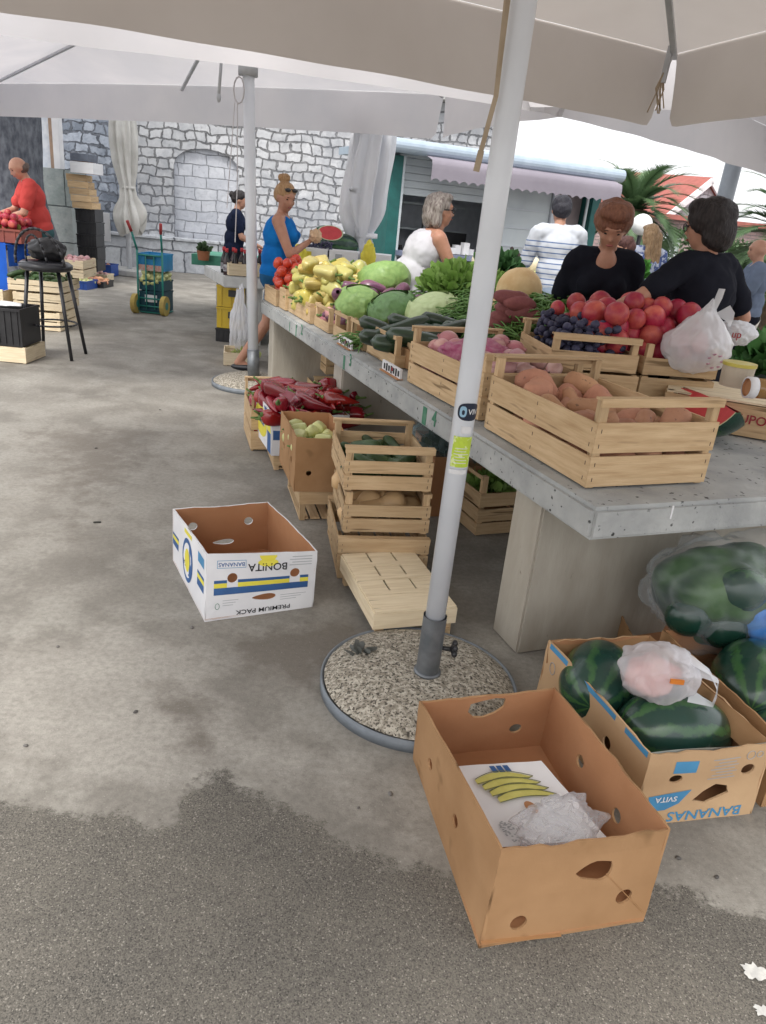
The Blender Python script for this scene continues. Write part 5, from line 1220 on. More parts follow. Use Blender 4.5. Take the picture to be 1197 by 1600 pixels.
# big clear bag under the table
gc_ = V(1120, 925, 2.42)
gb = empty('clear_bag', (gc_.x+.03, 2.42, 0), 0, 'big clear plastic sack of green vegetables under the table corner', 'bag')
o = lump('bag_body', (.30, .20, .22), M['bagc'], gb, seed=6, amp=.14, crease=.17, fs=1.5); o.location = (0, 0, gc_.z)
gm = pm('green_goods', (.008, .026, .014), (.03, .075, .03), scale=6, rough=.4, bump=.3); random.seed(3)
o = lump('contents', (.262, .165, .185), pm('sack_greens', (.012, .035, .02), (.07, .14, .05), scale=7, rough=.35, bump=.5, bscale=14), gb, seed=6, amp=.16, crease=.06, fs=1.5); o.location = (0, .01, gc_.z-.01)
for (x, z, r) in ((-.15, -.06, .085), (.0, .06, .10), (-.02, -.09, .09)): MB().ball((x, -.10, gc_.z+z), (r, r*.7, r*.85), 3).build('contents', M['wmelon'], gb, smooth=True)
o = lump('contents', (.14, .07, .11), pm('blue_bag', (.03, .16, .55), (.05, .25, .65), rough=.3), gb, seed=9, crease=.14, sub=4); o.location = (.16, -.11, gc_.z-.03)
st = simple_box('cardboard_box', 'cardboard box under the clear sack of greens', z_((gb.location.x-.27, 2.33), 0), z_((gb.location.x+.25, 2.36), 0), z_((gb.location.x-.27, 2.7), 0), max(.1, gc_.z-.24), [M['card'], M['card_in']], seed=33)
# ------------------------------------------------------------------ white banana box standing open (upside-down print)
bN, bR, bL = G(320, 972), G(489, 948), G(270, 875); bB = bL+(bR-bN)
t0_, t1_, t3_, t2_ = G(323, 866, .262), G(496, 861, .262), G(270, 795, .262), G(419, 784, .262)
wb = empty('banana_box', bN, 0, 'open white banana box with upside-down blue and yellow print, alone on the ground', 'box')
W, D, H = .43, .56, .262; ins = (bN+bB)/2+Vector((0, 0, .1)); wm_ = [M['white_card'], M['card_in']]
hb = lambda a, b, c: [circ(a[0], a[1], .020), circ(b[0], b[1], .020), beanhole(c[0], c[1], .095, .034)]
_, jE = quad_panel(wb, 'end_panel', bN, bR, t0_, t1_, W, H, hb((.10, .165), (.345, .17), (.225, .075)), wm_, ins, seed=41, jag=.001)
_, jS = quad_panel(wb, 'side_panel', bN, bL, t0_, t3_, D, H, [], wm_, ins, seed=42, jag=.002)
_, jS2 = quad_panel(wb, 'side_panel', bR, bB, t1_, t2_, D, H, [], wm_, ins, seed=43, jag=.002)
_, jE2 = quad_panel(wb, 'end_panel', bL, bB, t3_, t2_, W, H, hb((.085, .17), (.335, .175), (.22, .075)), wm_, ins, seed=44, jag=.002)
box_floor(wb, [bN, bR, bB, bL], .01, M['card_in'])
for y0, y1, mt in ((.100, .128, 'blue_ink'), (.128, .146, 'yellow_ink'), (.146, .158, 'blue_ink')):
    for x0, x1 in ((.03, .40),):
        # split round the punched holes
        hs_l = [(.079, .121), (.324, .366)] if y1 > .145 or y0 > .12 else []
        xs_ = [x0]+[q for h in hs_l for q in h]+[x1]
        for i in range(0, len(xs_), 2): print_shape(wb, jE, W, H, pr_rect(xs_[i], xs_[i+1], y0, y1), M[mt])
print_text(wb, jE, W, H, 'BONITA', .044, .235, .205, M['black_ink'], pi, .95)
print_shape(wb, jE, W, H, [(.235+.034*cos(a), .252-.026*abs(sin(a))) for a in [pi*k/12 for k in range(13)]], M['yellow_ink'], .0006)
print_shape(wb, jE, W, H, [(.235+.040*cos(a), .222+.016*sin(a)) for a in [2*pi*k/20 for k in range(20)]], M['yellow_ink'], .0005)
print_text(wb, jE, W, H, 'PREMIUM PACK', .026, .225, .022, M['black_ink'], pi, 1.2)
print_shape(wb, jE, W, H, pr_rect(.04, .15, .205, .236), M['lblue_ink'], .0005)
print_shape(wb, jE, W, H, pr_rect(.042, .148, .207, .234), M['white_card'], .0007)
print_text(wb, jE, W, H, 'BANANAS', .022, .095, .220, M['blue_ink'], pi, 1.0, .0010)
for k in range(4): print_shape(wb, jE, W, H, pr_rect(.32+.01*(k % 2), .41, .205+.012*k, .208+.012*k), M['grey_ink'])
for k in range(3): print_shape(wb, jE, W, H, pr_rect(.29, .395-.02*k, .075-.010*k, .077-.010*k), M['grey_ink'])
for k in range(3): print_shape(wb, jE, W, H, pr_rect(.065, .125-.01*k, .075-.010*k, .077-.010*k), M['grey_ink'])
mb = MB(); mb.path([on_panel(jE, W, H, .045+.008*cos(a), .055+.012*sin(a), .001) for a in [k*pi/6 for k in range(13)]], .001, 4); mb.build('printed_mark', M['green_paint'], wb)
# side print
for y0, y1, mt in ((.095, .125, 'blue_ink'), (.125, .143, 'yellow_ink'), (.143, .155, 'blue_ink')):
    print_shape(wb, jS, D, H, pr_rect(.03, .13, y0, y1), M[mt]); print_shape(wb, jS, D, H, pr_rect(.45, .55, y0, y1), M[mt])
print_shape(wb, jS, D, H, pr_rect(.03, .13, .19, .23), M['lblue_ink'])
print_shape(wb, jS, D, H, [(.29+.085*cos(a), .125+.095*sin(a)) for a in [2*pi*k/24 for k in range(24)]], M['blue_ink'], .0006)
print_shape(wb, jS, D, H, [(.29+.065*cos(a), .125+.075*sin(a)) for a in [2*pi*k/24 for k in range(24)]], M['white_card'], .0009)
print_shape(wb, jS, D, H, [(.29+.040*cos(a), .125+.05*sin(a)) for a in [2*pi*k/24 for k in range(24)]], M['yellow_ink'], .0012)
print_text(wb, jS, D, H, 'BONITA', .034, .29, .10, M['black_ink'], pi, 1, .0016)
print_shape(wb, jS, D, H, pr_rect(.23, .35, .232, .25), M['yellow_ink'])
# ------------------------------------------------------------------ upturned crate
uN, uR, uL = G(585, 960, .125), G(715, 950, .125), G(540, 868, .125)
uaz = math.atan2((uR-uN).y, (uR-uN).x); uw = (uR-uN).length; ud = (uL-uN).length
uc = empty('wooden_crate', (uN.x, uN.y, 0), uaz, 'pale upturned wooden crate with slatted bottom up beside the white pole', 'crate')
X, Y, Z = M['wwood_x'], M['wwood_y'], M['wwood_z']
mb = MB()
for j in range(4):
    for i in range(3):
        mb.box((uw*(i+.5)/3, ud*(j+.5)/4, .130), (uw/3-.009, ud/4-.003, .008))
        if i < 2: mb.box((uw*(i+1)/3, ud*(j+(.12 if j else .5))/4, .130), (.0088, ud/4*(.30 if j else 1)-.003, .0078))
mb.build('bottom_board', X, uc)
for y in (.004, ud-.004):
    MB().box((uw/2, y, .092), (uw, .008, .066)).build('end_panel', X, uc)
for x in (.004, uw-.004): MB().box((x, ud/2, .092), (.008, ud-.018, .066)).build('side_panel', Y, uc)
for x in (.03, uw-.03):
    for y in (.03, ud-.03): MB().box((x, y, .063), (.035, .035, .124)).build('corner_post', M['wood_z'], uc)
for y in (.012, ud-.012): MB().box((uw/2, y, .02), (uw-.03, .014, .03)).build('end_panel', M['wood_x'], uc)
# ------------------------------------------------------------------ stack of three crates
sN, sR = G(533, 745, .45), G(655, 745, .45)
az3 = R_(11); w3, d3 = .385, .46
base3 = G(528, 905); c3a = crate('wooden_crate', 'bottom wooden crate of the three crate stack beside the pole', w3+.02, d3+.05, .19, (base3.x-.01, base3.y+.0, 0), az3, 'three crate stack', rows=((.30, .60), (.64, .96)))
b_ = Vector((base3.x+.0, base3.y+.05, 0))
c3b = crate('wooden_crate', 'middle wooden crate of squashes in the three crate stack', w3, d3, .19, (b_.x, b_.y, .20), az3, 'three crate stack', rows=((.04, .36), (.42, .70)), rail=False, rails_all=True)
c3c = crate('wooden_crate', 'top wooden crate of cucumbers in the three crate stack', w3, d3, .19, (b_.x-.01, b_.y-.01, .40), az3+.02, 'three crate stack', rows=((.03, .36), (.42, .70)))
fill('butternut_squash', local(c3b), .04, w3-.04, .05, d3-.05, .02, 12, .050, 'pale orange squash in the middle crate of the stack', 'squash', 'squashes in the stacked crate', seed=51, align=.3, cap=.12)
fill('cucumber', local(c3c), .04, w3-.04, .05, d3-.05, .02, 34, .030, 'dark cucumber in the top crate of the stack', 'cucumber', 'cucumbers in the stacked crate', seed=52, cap=.135)
# ------------------------------------------------------------------ cardboard box of pale peppers on a crate
kN = G(469, 769, .15); kg = G(471, 817)
cs = crate('wooden_crate', 'upturned wooden crate carrying the cardboard box of pale peppers', .30, .50, .16, (kg.x-.02, kg.y+.02, 0), R_(16), rows=((.55, .98),), rail=False, staples=False)
q = G(459, 768, .165); qR = q+Vector((cos(R_(13)), sin(R_(13)), 0))*.27; qL = q+Vector((-sin(R_(18)), cos(R_(18)), 0))*.50
cb_, *_c = simple_box('cardboard_box', 'tall open cardboard box of pale green peppers standing on a crate', q, qR, qL, .285, [M['card'], M['card_in']], .0, holesE=(circ(.07, .1, .014),), holesS=(circ(.12, .13, .018), circ(.36, .13, .018)), seed=60)
lc_ = lambda x, y, z: q+Vector((cos(R_(13)), sin(R_(13)), 0))*x+Vector((-sin(R_(18)), cos(R_(18)), 0))*y+Vector((0, 0, z))
fill('pale_pepper', lc_, .01, .26, .03, .47, .07, 34, .040, 'pale yellow-green pepper in the tall cardboard box', 'pepper', 'pale peppers in the cardboard box', seed=61, sc=(1, 1.2), cap=.235)
# ------------------------------------------------------------------ banana box of red peppers
rN = G(424, 712, .10); r1 = rN+Vector((cos(R_(14)), sin(R_(14)), 0))*.44; r2 = rN+Vector((-sin(R_(22)), cos(R_(22)), 0))*.56
rb, gE, gS, *_g = simple_box('banana_box', 'white banana box with blue and yellow print heaped with red peppers', rN, r1, r2, .27, [M['white_card'], M['card_in']], .06, holesS=(circ(.15, .17, .02),), seed=70)
W, D, H = .44, .56, .27
print_shape(rb, gS, D, H, [(.30+.17*cos(a), .14+.10*sin(a)) for a in [2*pi*k/24 for k in range(24)]], M['yellow_ink'])
print_shape(rb, gS, D, H, pr_rect(.02, .12, .0, .13), M['blue_ink']); print_shape(rb, gS, D, H, pr_rect(.02, .12, .13, .26), M['yellow_ink'], .001)
print_shape(rb, gS, D, H, pr_rect(.13, .20, .16, .26), M['blue_ink'], .0012)
print_text(rb, gS, D, H, 'BONITA', .05, .30, .14, M['blue_ink'], pi, 1, .0016)
print_shape(rb, gE, W, H, pr_rect(.01, .43, .19, .25), M['yellow_ink']); print_shape(rb, gE, W, H, pr_rect(.01, .43, .10, .16), M['blue_ink'])
g0_ = crate('wooden_crate', 'low wooden crate under the banana box of red peppers', .42, .52, .095, (rN.x+.01, rN.y+.02, 0), R_(17), rows=((.3, .95),), rail=False, staples=False)
lr_ = lambda x, y, z: rN+Vector((cos(R_(14)), sin(R_(14)), 0))*x+Vector((-sin(R_(22)), cos(R_(22)), 0))*y+Vector((0, 0, z))
fill('red_pepper', lr_, .0, .50, -.02, .58, .17, 105, .036, 'glossy long red pepper in the heap on the banana box', 'pepper', 'red peppers heaped on the banana box', seed=71, sc=(1.15, 1.5), mound=.62)
fill('red_pepper', lr_, .34, .56, .10, .5, .20, 16, .034, 'glossy red pepper spilling towards the table side of the heap', 'pepper', 'red peppers at the table side of the heap', seed=72, sc=(1.1, 1.4), mound=.6)
# crates standing left of it with tomatoes / behind
tcx = G(384, 708)
tc = crate('wooden_crate', 'wooden crate standing on its side left of the red pepper box', .42, .50, .30, (tcx.x+.0, tcx.y+.0, 0), R_(17), rows=((.02, .34), (.38, .72)), staples=False)
tc.location = (tcx.x+.02, tcx.y+.05, 0); tc.scale = (.55, 1.0, 1.25)
fill('tomato', local(tc), .02, .22, .02, .3, .02, 22, .036, 'orange-red tomato behind the slats of the leaning crate', 'tomato', 'tomatoes in the crate left of the peppers', seed=75, stem=False, cap=.3)
# ------------------------------------------------------------------ crates beyond, beneath the table
p0 = G(497, 607, .0)
uc1 = crate('wooden_crate', 'lower wooden crate with red peppers by the second table leg', .34, .46, .20, (G(482, 640, 0).x, G(482, 640, 0).y+.3, 0), R_(20), rows=((.02, .34), (.38, .70)), staples=False)
uc2 = crate('wooden_crate', 'upper wooden crate with red and white onions by the second table leg', .34, .46, .20, (uc1.location.x+.08, uc1.location.y+.1, .21), R_(20), rows=((.02, .34), (.38, .70)), staples=False)
uc3 = crate('wooden_crate', 'topmost crate of the stack by the second table leg', .34, .46, .16, (uc1.location.x+.09, uc1.location.y+.12, .42), R_(20), rows=((.02, .34), (.38, .90)), rail=False, staples=False)
fill('shallot', local(uc2), .03, .31, .03, .43, .02, 30, .034, 'small pink onion in the crate by the second leg', 'onion', 'onions in the crate by the second leg', seed=81, stem=False)
fill('red_pepper', local(uc1), .03, .31, .03, .43, .02, 14, .04, 'red pepper in the lowest crate by the second leg', 'pepper', 'red peppers in the crate by the second leg', seed=82)
fill('shallot', local(uc3), .03, .31, .03, .43, .02, 24, .034, 'reddish onion in the topmost crate by the second leg', 'onion', 'onions in the topmost crate', seed=83, stem=False)
# brown bin with plastic covered greens, small crates of greens under the table
bnx = G(668, 800)
sb, *_s = simple_box('cardboard_box', 'brown box under the table covered by a plastic sack of greens', (bnx.x, 3.75, 0), (bnx.x+.50, 3.9, 0), (bnx.x-.10, 4.25, 0), .34, [M['card_in'], M['card_in']], seed=90)
o = lump('plastic_sack', (.36, .26, .13), M['bagg'], seed=15, amp=.18, crease=.16, fs=1.7); o.location = (bnx.x+.18, 3.98, .40); o.rotation_euler = (0, 0, .3); tag(o, 'bluish plastic sack of greens resting on the brown box under the table', 'bag')
leafy('leafy_greens', (bnx.x+.18, 3.98, .32), (.26, .2, .12), 260, .07, M['darkzuc'], 'dark greens inside the bluish sack under the table', 'greens', 17)
xg = G(742, 838)
gca = crate('wooden_crate', 'lower small crate beside the table leg, in its shade', .30, .40, .15, (xg.x, xg.y, 0), R_(23), rows=((.02, .45), (.52, .98)), rail=False, staples=False)
gcb = crate('wooden_crate', 'upper small crate of green vegetables beside the table leg', .30, .40, .17, (xg.x, xg.y, .155), R_(23), rows=((.02, .45),), rail=False, rails_all=True, staples=False)
leafy('leafy_greens', (xg.x+.06, xg.y+.24, .19), (.13, .17, .09), 260, .05, leafg, 'bright green leaves in the small crate beside the table leg', 'greens', 18)
# chalky mortar spill and rubble by the leg, white paint marks
spill = MB(); random.seed(8)
def blot(c, r, n, seed, z, mat, lab):
    rn = random.Random(seed); mb = MB(); pts = []
    for k in range(n): a = 2*pi*k/n; rr = r*(1+.45*noise.noise(Vector((cos(a)*2, sin(a)*2, seed)))+rn.uniform(-.25, .25)); pts.append((c[0]+cos(a)*rr, c[1]+sin(a)*rr*.7, z))
    mb.poly(pts); o = mb.build('paint_spot', mat, None); return tag(o, lab, 'paint spot', kind=None)
wsp = pm('white_paint_spot', (.66, .66, .62), (.5, .5, .48), scale=60)
g_ = G(1180, 1520); blot(g_, .028, 30, 3, .004, wsp, 'upper splash of white paint on the ground at the lower right edge')
g_ = G(1192, 1582); blot(g_, .018, 24, 5, .004, wsp, 'lower splash of white paint on the ground at the lower right edge')
random.seed(12)
for k, (u, v) in enumerate(((40, 1165), (212, 1112), (300, 980), (470, 1330), (560, 1262), (90, 1010), (392, 905), (150, 700), (610, 1240), (1060, 1340), (1120, 1370), (250, 640))):
    o = link('pebble', PEB) if k else lump('pebble', (.008, .006, .004), pm('grit', (.07, .065, .06), (.16, .15, .14), scale=40), seed=3, amp=.3, sub=2)
    if not k: PEB = o.data
    o.location = G(u, v, .003); o.scale = (random.uniform(.6, 1.3),)*3; o.rotation_euler = (0, 0, k); tag(o, 'tiny dark pebble lying loose on the open ground', 'pebble', 'loose pebbles on the ground')
# far litter: small leaves on the ground
lt = G(152, 817); o = MB().box((0, 0, .004), (.035, .012, .006)).build('dry_leaf', pm('dark_leaf', (.03, .03, .025)), None, bevel=.002); o.location = lt; o.rotation_euler = (0, 0, .3); tag(o, 'small dark leaf on the open ground left of the boxes', 'leaf')
gl = leafy('crumpled_leaf', G(562, 1018, .085), (.05, .03, .012), 14, .035, pm('grey_leaf', (.10, .11, .10), (.18, .18, .17)), 'crumpled grey leaves on the far left rim of the pebble base', 'leaf', 3)
# ------------------------------------------------------------------ people
M['skin'] = pm('skin', (.52, .29, .20), (.46, .24, .165), scale=20, rough=.5, sss=.1)
M['skin_tan'] = pm('tanned_skin', (.47, .245, .165), (.41, .205, .135), scale=20, rough=.5, sss=.1)
M['eye'] = pm('eye_dark', (.02, .015, .012)); M['brow'] = pm('eyebrow', (.10, .055, .04)); M['lip'] = pm('lip', (.36, .12, .10))
class Sdf:
    """body as overlapping closed solids, fused by a voxel remesh into one surface"""
    def __init__(s): s.mb = MB()
    def e(s, c, r, rot=None): s.mb.ball(c, r, 3, rot); return s
    def c(s, a, b, r1, r2=None):
        r2 = r1 if r2 is None else r2; s.mb.tube(a, b, r1, r2, 14); s.mb.ball(a, (r1,)*3, 2); s.mb.ball(b, (r2,)*3, 2); return s
    def build(s, name, mat, parent, vox=.012, sm=4, disp=0):
        o = s.mb.build(name, mat, parent)
        r = o.modifiers.new('fuse', 'REMESH'); r.mode = 'VOXEL'; r.voxel_size = vox; r.use_smooth_shade = True
        q = o.modifiers.new('smooth', 'SMOOTH'); q.iterations = sm; q.factor = .5
        if disp:
            t = bpy.data.textures.new('folds', 'CLOUDS'); t.noise_scale = .07 if name != 'hair' else .05; d = o.modifiers.new('folds', 'DISPLACE'); d.texture = t; d.strength = disp; d.mid_level = .3
        return o
def person(label, loc, face, H=1.65, shirt=None, pants=None, skin='skin', lean=(0, 0), head=(0, 0), hands=None, elbows=None, hair=None, sleeve=.55, neckl=0, sleeveless=False,
           female=True, feet=None, fem_hair='short', glasses=False, shorts=False, extra=None, vox=.012, skirt=False, build_=1.0, fingers=True, vneck=False):
    """facing +Y locally; face = yaw. lean=(forward, side) radians; head=(pitch down, yaw left). hands/elbows in local coordinates at H=1.65"""
    root = empty('person', loc, face, label, 'person'); k = H/1.65; root.scale = (k, k, k); skm = M[skin]; B = build_
    hip = Vector((0, 0, .90)); LM = Matrix.Translation(hip) @ Matrix.Rotation(lean[1], 4, 'Y') @ Matrix.Rotation(-lean[0], 4, 'X') @ Matrix.Translation(-hip)
    U = lambda x, y, z: LM @ Vector((x, y, z)); LR = LM.to_3x3()
    neck = U(0, .005, 1.44); HM = Matrix.Translation(neck) @ (Matrix.Rotation(head[1], 4, 'Z') @ Matrix.Rotation(-head[0], 4, 'X')) @ Matrix.Translation(-Vector((0, .005, 1.44)))
    h_ = lambda x, y, z: HM @ Vector((x, y, z)); HR = HM.to_3x3()
    sw = (.165 if female else .19)*B; S = Sdf(); hw = (.165 if female else .155)*B
    S.e(hip+Vector((0, 0, .0)), (hw, .115*B, .13)); S.e(U(0, 0, 1.06), (.135*B, .10*B, .14), LR); S.e(U(0, .0, 1.26), (.155*B, .105*B, .17), LR)
    if female: S.e(U(.07, .085*B, 1.25), (.06, .055, .06), LR).e(U(-.07, .085*B, 1.25), (.06, .055, .06), LR)
    S.c(U(-sw*.75, 0, 1.375), U(sw*.75, 0, 1.375), .052, .052); S.c(U(0, -.01, 1.36), neck, .052, .048); S.c(neck, h_(0, .005, 1.50), .047, .047)
    # head
    S.e(h_(0, .005, 1.565), (.072, .090, .088), HR); S.e(h_(0, .035, 1.515), (.055, .058, .066), HR); S.e(h_(0, .062, 1.475), (.026, .024, .022), HR)
    S.c(h_(0, .088, 1.56), h_(0, .108, 1.532), .008, .0125); S.e(h_(0, .083, 1.585), (.05, .018, .012), HR)
    for s in (-1, 1): S.e(h_(s*.073, .0, 1.545), (.010, .017, .028), HR); S.e(h_(s*.036, .068, 1.530), (.022, .02, .018), HR)
    S.e(h_(0, .088, 1.502), (.022, .010, .010), HR)
    if vneck: S.e(U(0, .060, 1.365), (.056, .045, .075), LR)
    sh = [U(-sw, 0, 1.365), U(sw, 0, 1.365)]
    hands = hands or [(-.22, .06, .80), (.22, .06, .80)]
    armpts = []
    for i in (0, 1):
        s = -1 if i == 0 else 1; hnd = Vector(hands[i]); a = sh[i]; d = hnd-a; Lu, Lf_ = .285, .26; D_ = min(d.length, Lu+Lf_-.004)
        if d.length > D_: hnd = a+d.normalized()*D_; d = hnd-a
        x = (Lu*Lu-Lf_*Lf_+D_*D_)/(2*D_); hh = math.sqrt(max(0, Lu*Lu-x*x)); pole = Vector(elbows[i]) if elbows else Vector((s*.5, -.6, -.6))
        pv = (pole-d.normalized()*pole.dot(d.normalized())).normalized(); el = a+d.normalized()*x+pv*hh; armpts.append((a, el, hnd))
        S.c(a, el, .048*B, .037); S.c(el, el.lerp(hnd, .35), .037, .036); S.c(el.lerp(hnd, .3), hnd, .036, .024)
        # hand: palm, four fingers, thumb
        f = (hnd-el).normalized(); side = f.cross(Vector((0, 0, 1))); side = side.normalized() if side.length > .1 else Vector((1, 0, 0)); dn = side.cross(f)
        if dn.z > 0: dn = -dn
        pc = hnd+f*.045; S.e(pc, (.040, .036, .016), Matrix((f, side, dn)).transposed()); S.c(hnd-f*.01, hnd+f*.02, .024, .024)
        for j in range(4):
            off = side*((j-1.5)*.019); L1 = (.030, .036, .034, .026)[j]; b0 = hnd+f*.075+off; m1 = b0+(f*.85+dn*.45).normalized()*L1; m2 = m1+(f*.45+dn*.85).normalized()*L1*.8
            S.c(b0-f*.02, b0, .0095); S.c(b0, m1, .0092, .0085); S.c(m1, m2, .0085, .0075)
        ts = -s; t0 = hnd+f*.02+side*ts*.026*(1 if side.dot(Vector((1, 0, 0))) > 0 else -1); t1 = t0+(f*.7+dn*.4).normalized()*.035+side*ts*.012*(1 if side.x > 0 else -1); S.c(t0, t1, .011, .010); S.c(t1, t1+f*.022, .010, .008)
    feet = feet or [(-.09, .0, 0), (.09, .0, 0)]; legpts = []
    for i in (0, 1):
        s = -1 if i == 0 else 1; hp = hip+Vector((s*.085, 0, -.03)); an = Vector(feet[i])+Vector((0, -.03, .075)); d = an-hp; Lt, Ls = .42, .41; D_ = min(d.length, Lt+Ls-.002); x = (Lt*Lt-Ls*Ls+D_*D_)/(2*D_); hh = math.sqrt(max(0, Lt*Lt-x*x))
        kn = hp+d.normalized()*x+Vector((0, 1, 0))*hh; an = hp+d.normalized()*D_; legpts.append((hp, kn, an))
        S.c(hp, kn, .082, .052); S.c(kn, kn.lerp(an, .35), .052, .054); S.c(kn.lerp(an, .3), an, .054, .036); S.c(an-Vector((0, .02, .02)), an+Vector((0, .12, -.045)), .032, .026)
    body = S.build('body', skm, root, vox)
    for s in (-1, 1):
        MB().ball(h_(s*.030, .0835, 1.560), (.011, .005, .0055), 2, HR).build('eye', M['eye'], root, smooth=True)
        MB().ball(h_(s*.030, .093, 1.580), (.015, .003, .0025), 2, HR).build('eyebrow', M['brow'], root, smooth=True)
    MB().ball(h_(0, .098, 1.502), (.021, .006, .006), 2, HR).build('mouth', M['lip'], root, smooth=True)
    if shirt:
        S = Sdf(); o_ = .022
        S.e(U(0, 0, 1.06), (.135*B+o_+.012, .10*B+o_+.01, .16), LR); S.e(U(0, 0, 1.25), (.155*B+o_, .105*B+o_, .165), LR); S.e(U(0, 0, .95), (hw+.012, .128*B, .13), LR)
        if female: S.e(U(.07, .09*B, 1.25), (.062, .06, .062), LR).e(U(-.07, .09*B, 1.25), (.062, .06, .062), LR)
        if not sleeveless:
            S.c(U(-sw*.78, -.002, 1.372), U(sw*.78, -.002, 1.372), .067, .067)
            S.e(U(0, -.035 if vneck else -.008, 1.385), (.088*B, .066*B if not vneck else .05, .042), LR)
            for a, el, hn in armpts: S.c(a-Vector((0, 0, .004)), a.lerp(el, sleeve*1.25), .062*B, .057*B)
        else:
            for s in (-1, 1): S.c(U(s*.085, -.05, 1.36), U(s*.085, .05, 1.37), .026)
            for s in (-1, 1): S.c(U(s*.085, -.05, 1.36), U(s*.07, -.08, 1.22), .026); S.c(U(s*.085, .05, 1.37), U(s*.07, .09, 1.22), .026)
        S.build('shirt', shirt, root, vox, 2, .022)
    if pants:
        S = Sdf(); S.e(hip+Vector((0, 0, .0)), (hw+.012, .128*B, .125))
        for hp, kn, an in legpts:
            if shorts: S.c(hp, hp.lerp(kn, .55), .098, .085)
            else: S.c(hp, kn, .095, .068); S.c(kn, an+Vector((0, 0, .02)), .068, .056)
        S.build('trousers' if not shorts else 'shorts', pants, root, vox, 3, .015)
    for i, (hp, kn, an) in enumerate(legpts):
        MB().ball(an+Vector((0, .05, -.055)), (.042, .13, .035), 3).build('shoe', M['black_metal'] if i >= 0 else None, root, smooth=True)
    if hair:
        S = Sdf()
        if fem_hair in ('short', 'crop', 'bob', 'long', 'up'):
            S.e(h_(0, -.012, 1.588), (.083, .092, .082), HR); S.e(h_(0, -.045, 1.55), (.075, .065, .075), HR); S.e(h_(0, .035, 1.635), (.066, .055, .032), HR)
        if fem_hair == 'puff':
            S.e(h_(0, -.015, 1.60), (.098, .105, .090), HR); S.e(h_(0, -.04, 1.56), (.090, .080, .085), HR); S.e(h_(0, .04, 1.655), (.085, .060, .045), HR)
        if fem_hair == 'thick':
            S.e(h_(0, -.015, 1.590), (.100, .105, .092), HR); S.e(h_(0, -.045, 1.53), (.095, .075, .10), HR); S.e(h_(0, .03, 1.64), (.08, .06, .04), HR)
        if fem_hair in ('bob', 'long'):
            for s in (-1, 1): S.c(h_(s*.07, -.03, 1.57), h_(s*.075, -.03, 1.47), .032, .03)
            S.e(h_(0, -.065, 1.51), (.08, .045, .075), HR)
        if fem_hair == 'long':
            for s in (-1, 0, 1): S.c(h_(s*.05, -.07, 1.54), h_(s*.06, -.085, 1.28), .045, .035)
        if fem_hair == 'bun': S.e(h_(0, -.012, 1.588), (.079, .090, .080), HR); S.e(h_(0, -.05, 1.55), (.068, .055, .06), HR); S.e(h_(0, -.115, 1.585), (.034, .034, .034), HR)
        if fem_hair == 'topbun': S.e(h_(0, -.012, 1.588), (.079, .090, .082), HR); S.e(h_(0, -.05, 1.55), (.070, .058, .06), HR); S.e(h_(0, -.07, 1.685), (.048, .042, .034), HR)
        if fem_hair == 'fringe': S.e(h_(0, -.02, 1.535), (.074, .080, .05), HR); 
        hm = hair; S.build('hair', hm, root, .008, 1, .022)
    if glasses:
        mb = MB()
        for s in (-1, 1):
            mb.path([h_(s*.034+.024*cos(a), .100, 1.558+.018*sin(a)) for a in [q*pi/6 for q in range(13)]], .0025, 5)
            mb.tube(h_(s*.058, .10, 1.562), h_(s*.078, .0, 1.562), .003, seg=6)
        mb.tube(h_(-.01, .10, 1.562), h_(.01, .10, 1.562), .003, seg=6)
        mb.build('glasses', M['black_metal'], root)
    if extra: extra(root, U, h_, armpts, HR)
    return root, armpts
def hairm(n, a, b): return pm(n, a, b, scale=30, rough=.55, stretch=(3, 3, .5), bump=.8, bscale=40, spec=.3)
cloth = lambda n, a, b=None, **k: pm(n, a, b or tuple(x*.85 for x in a), scale=4, rough=.9, spec=.1, bump=.25, bscale=9, **k)
def at_(u, v, y): p = V(u, v, y); return (p.x, p.y, 0)
HY_ = lambda u, v, y: V(u, v, y).z
navy = cloth('black_tee', (.012, .013, .020)); 
# red shirt man
def watch(root, U, h_, ap, HR):
    a, e, h = ap[1]; d = (h-e).normalized(); MB().tube(h-d*.03, h-d*.005, .029, seg=16).build('watch', M['steel'], root, smooth=True)
p = V(30, 245, 9.0)
person('balding man in a red t-shirt sorting fruit at the left stall', (p.x+.17, 9.0, 0), R_(122), p.z*1.01, cloth('red_tee', (.62, .085, .075)), cloth('teal_trousers', (.05, .12, .13)), 'skin', lean=(.18, 0), head=(.55, .15), hands=[(-.10, .36, 1.02), (.12, .42, 1.03)], elbows=[(-.6, -.2, -.8), (.6, -.2, -.8)], hair=hairm('cropped_hair', (.10, .07, .06), (.16, .12, .10)), fem_hair='fringe', female=False, extra=watch, build_=1.12)
# dark haired seller far
p = V(366, 297, 10.2)
person('dark-haired woman with a bun in a navy top behind the bottles', (p.x, 10.2, 0), R_(-80), p.z*.995, cloth('navy_top', (.015, .022, .05)), navy, 'skin', lean=(.08, 0), head=(.25, 0), hands=[(-.12, .32, .98), (.12, .34, 1.0)], hair=hairm('black_hair', (.012, .01, .012), (.03, .025, .025)), fem_hair='bun')
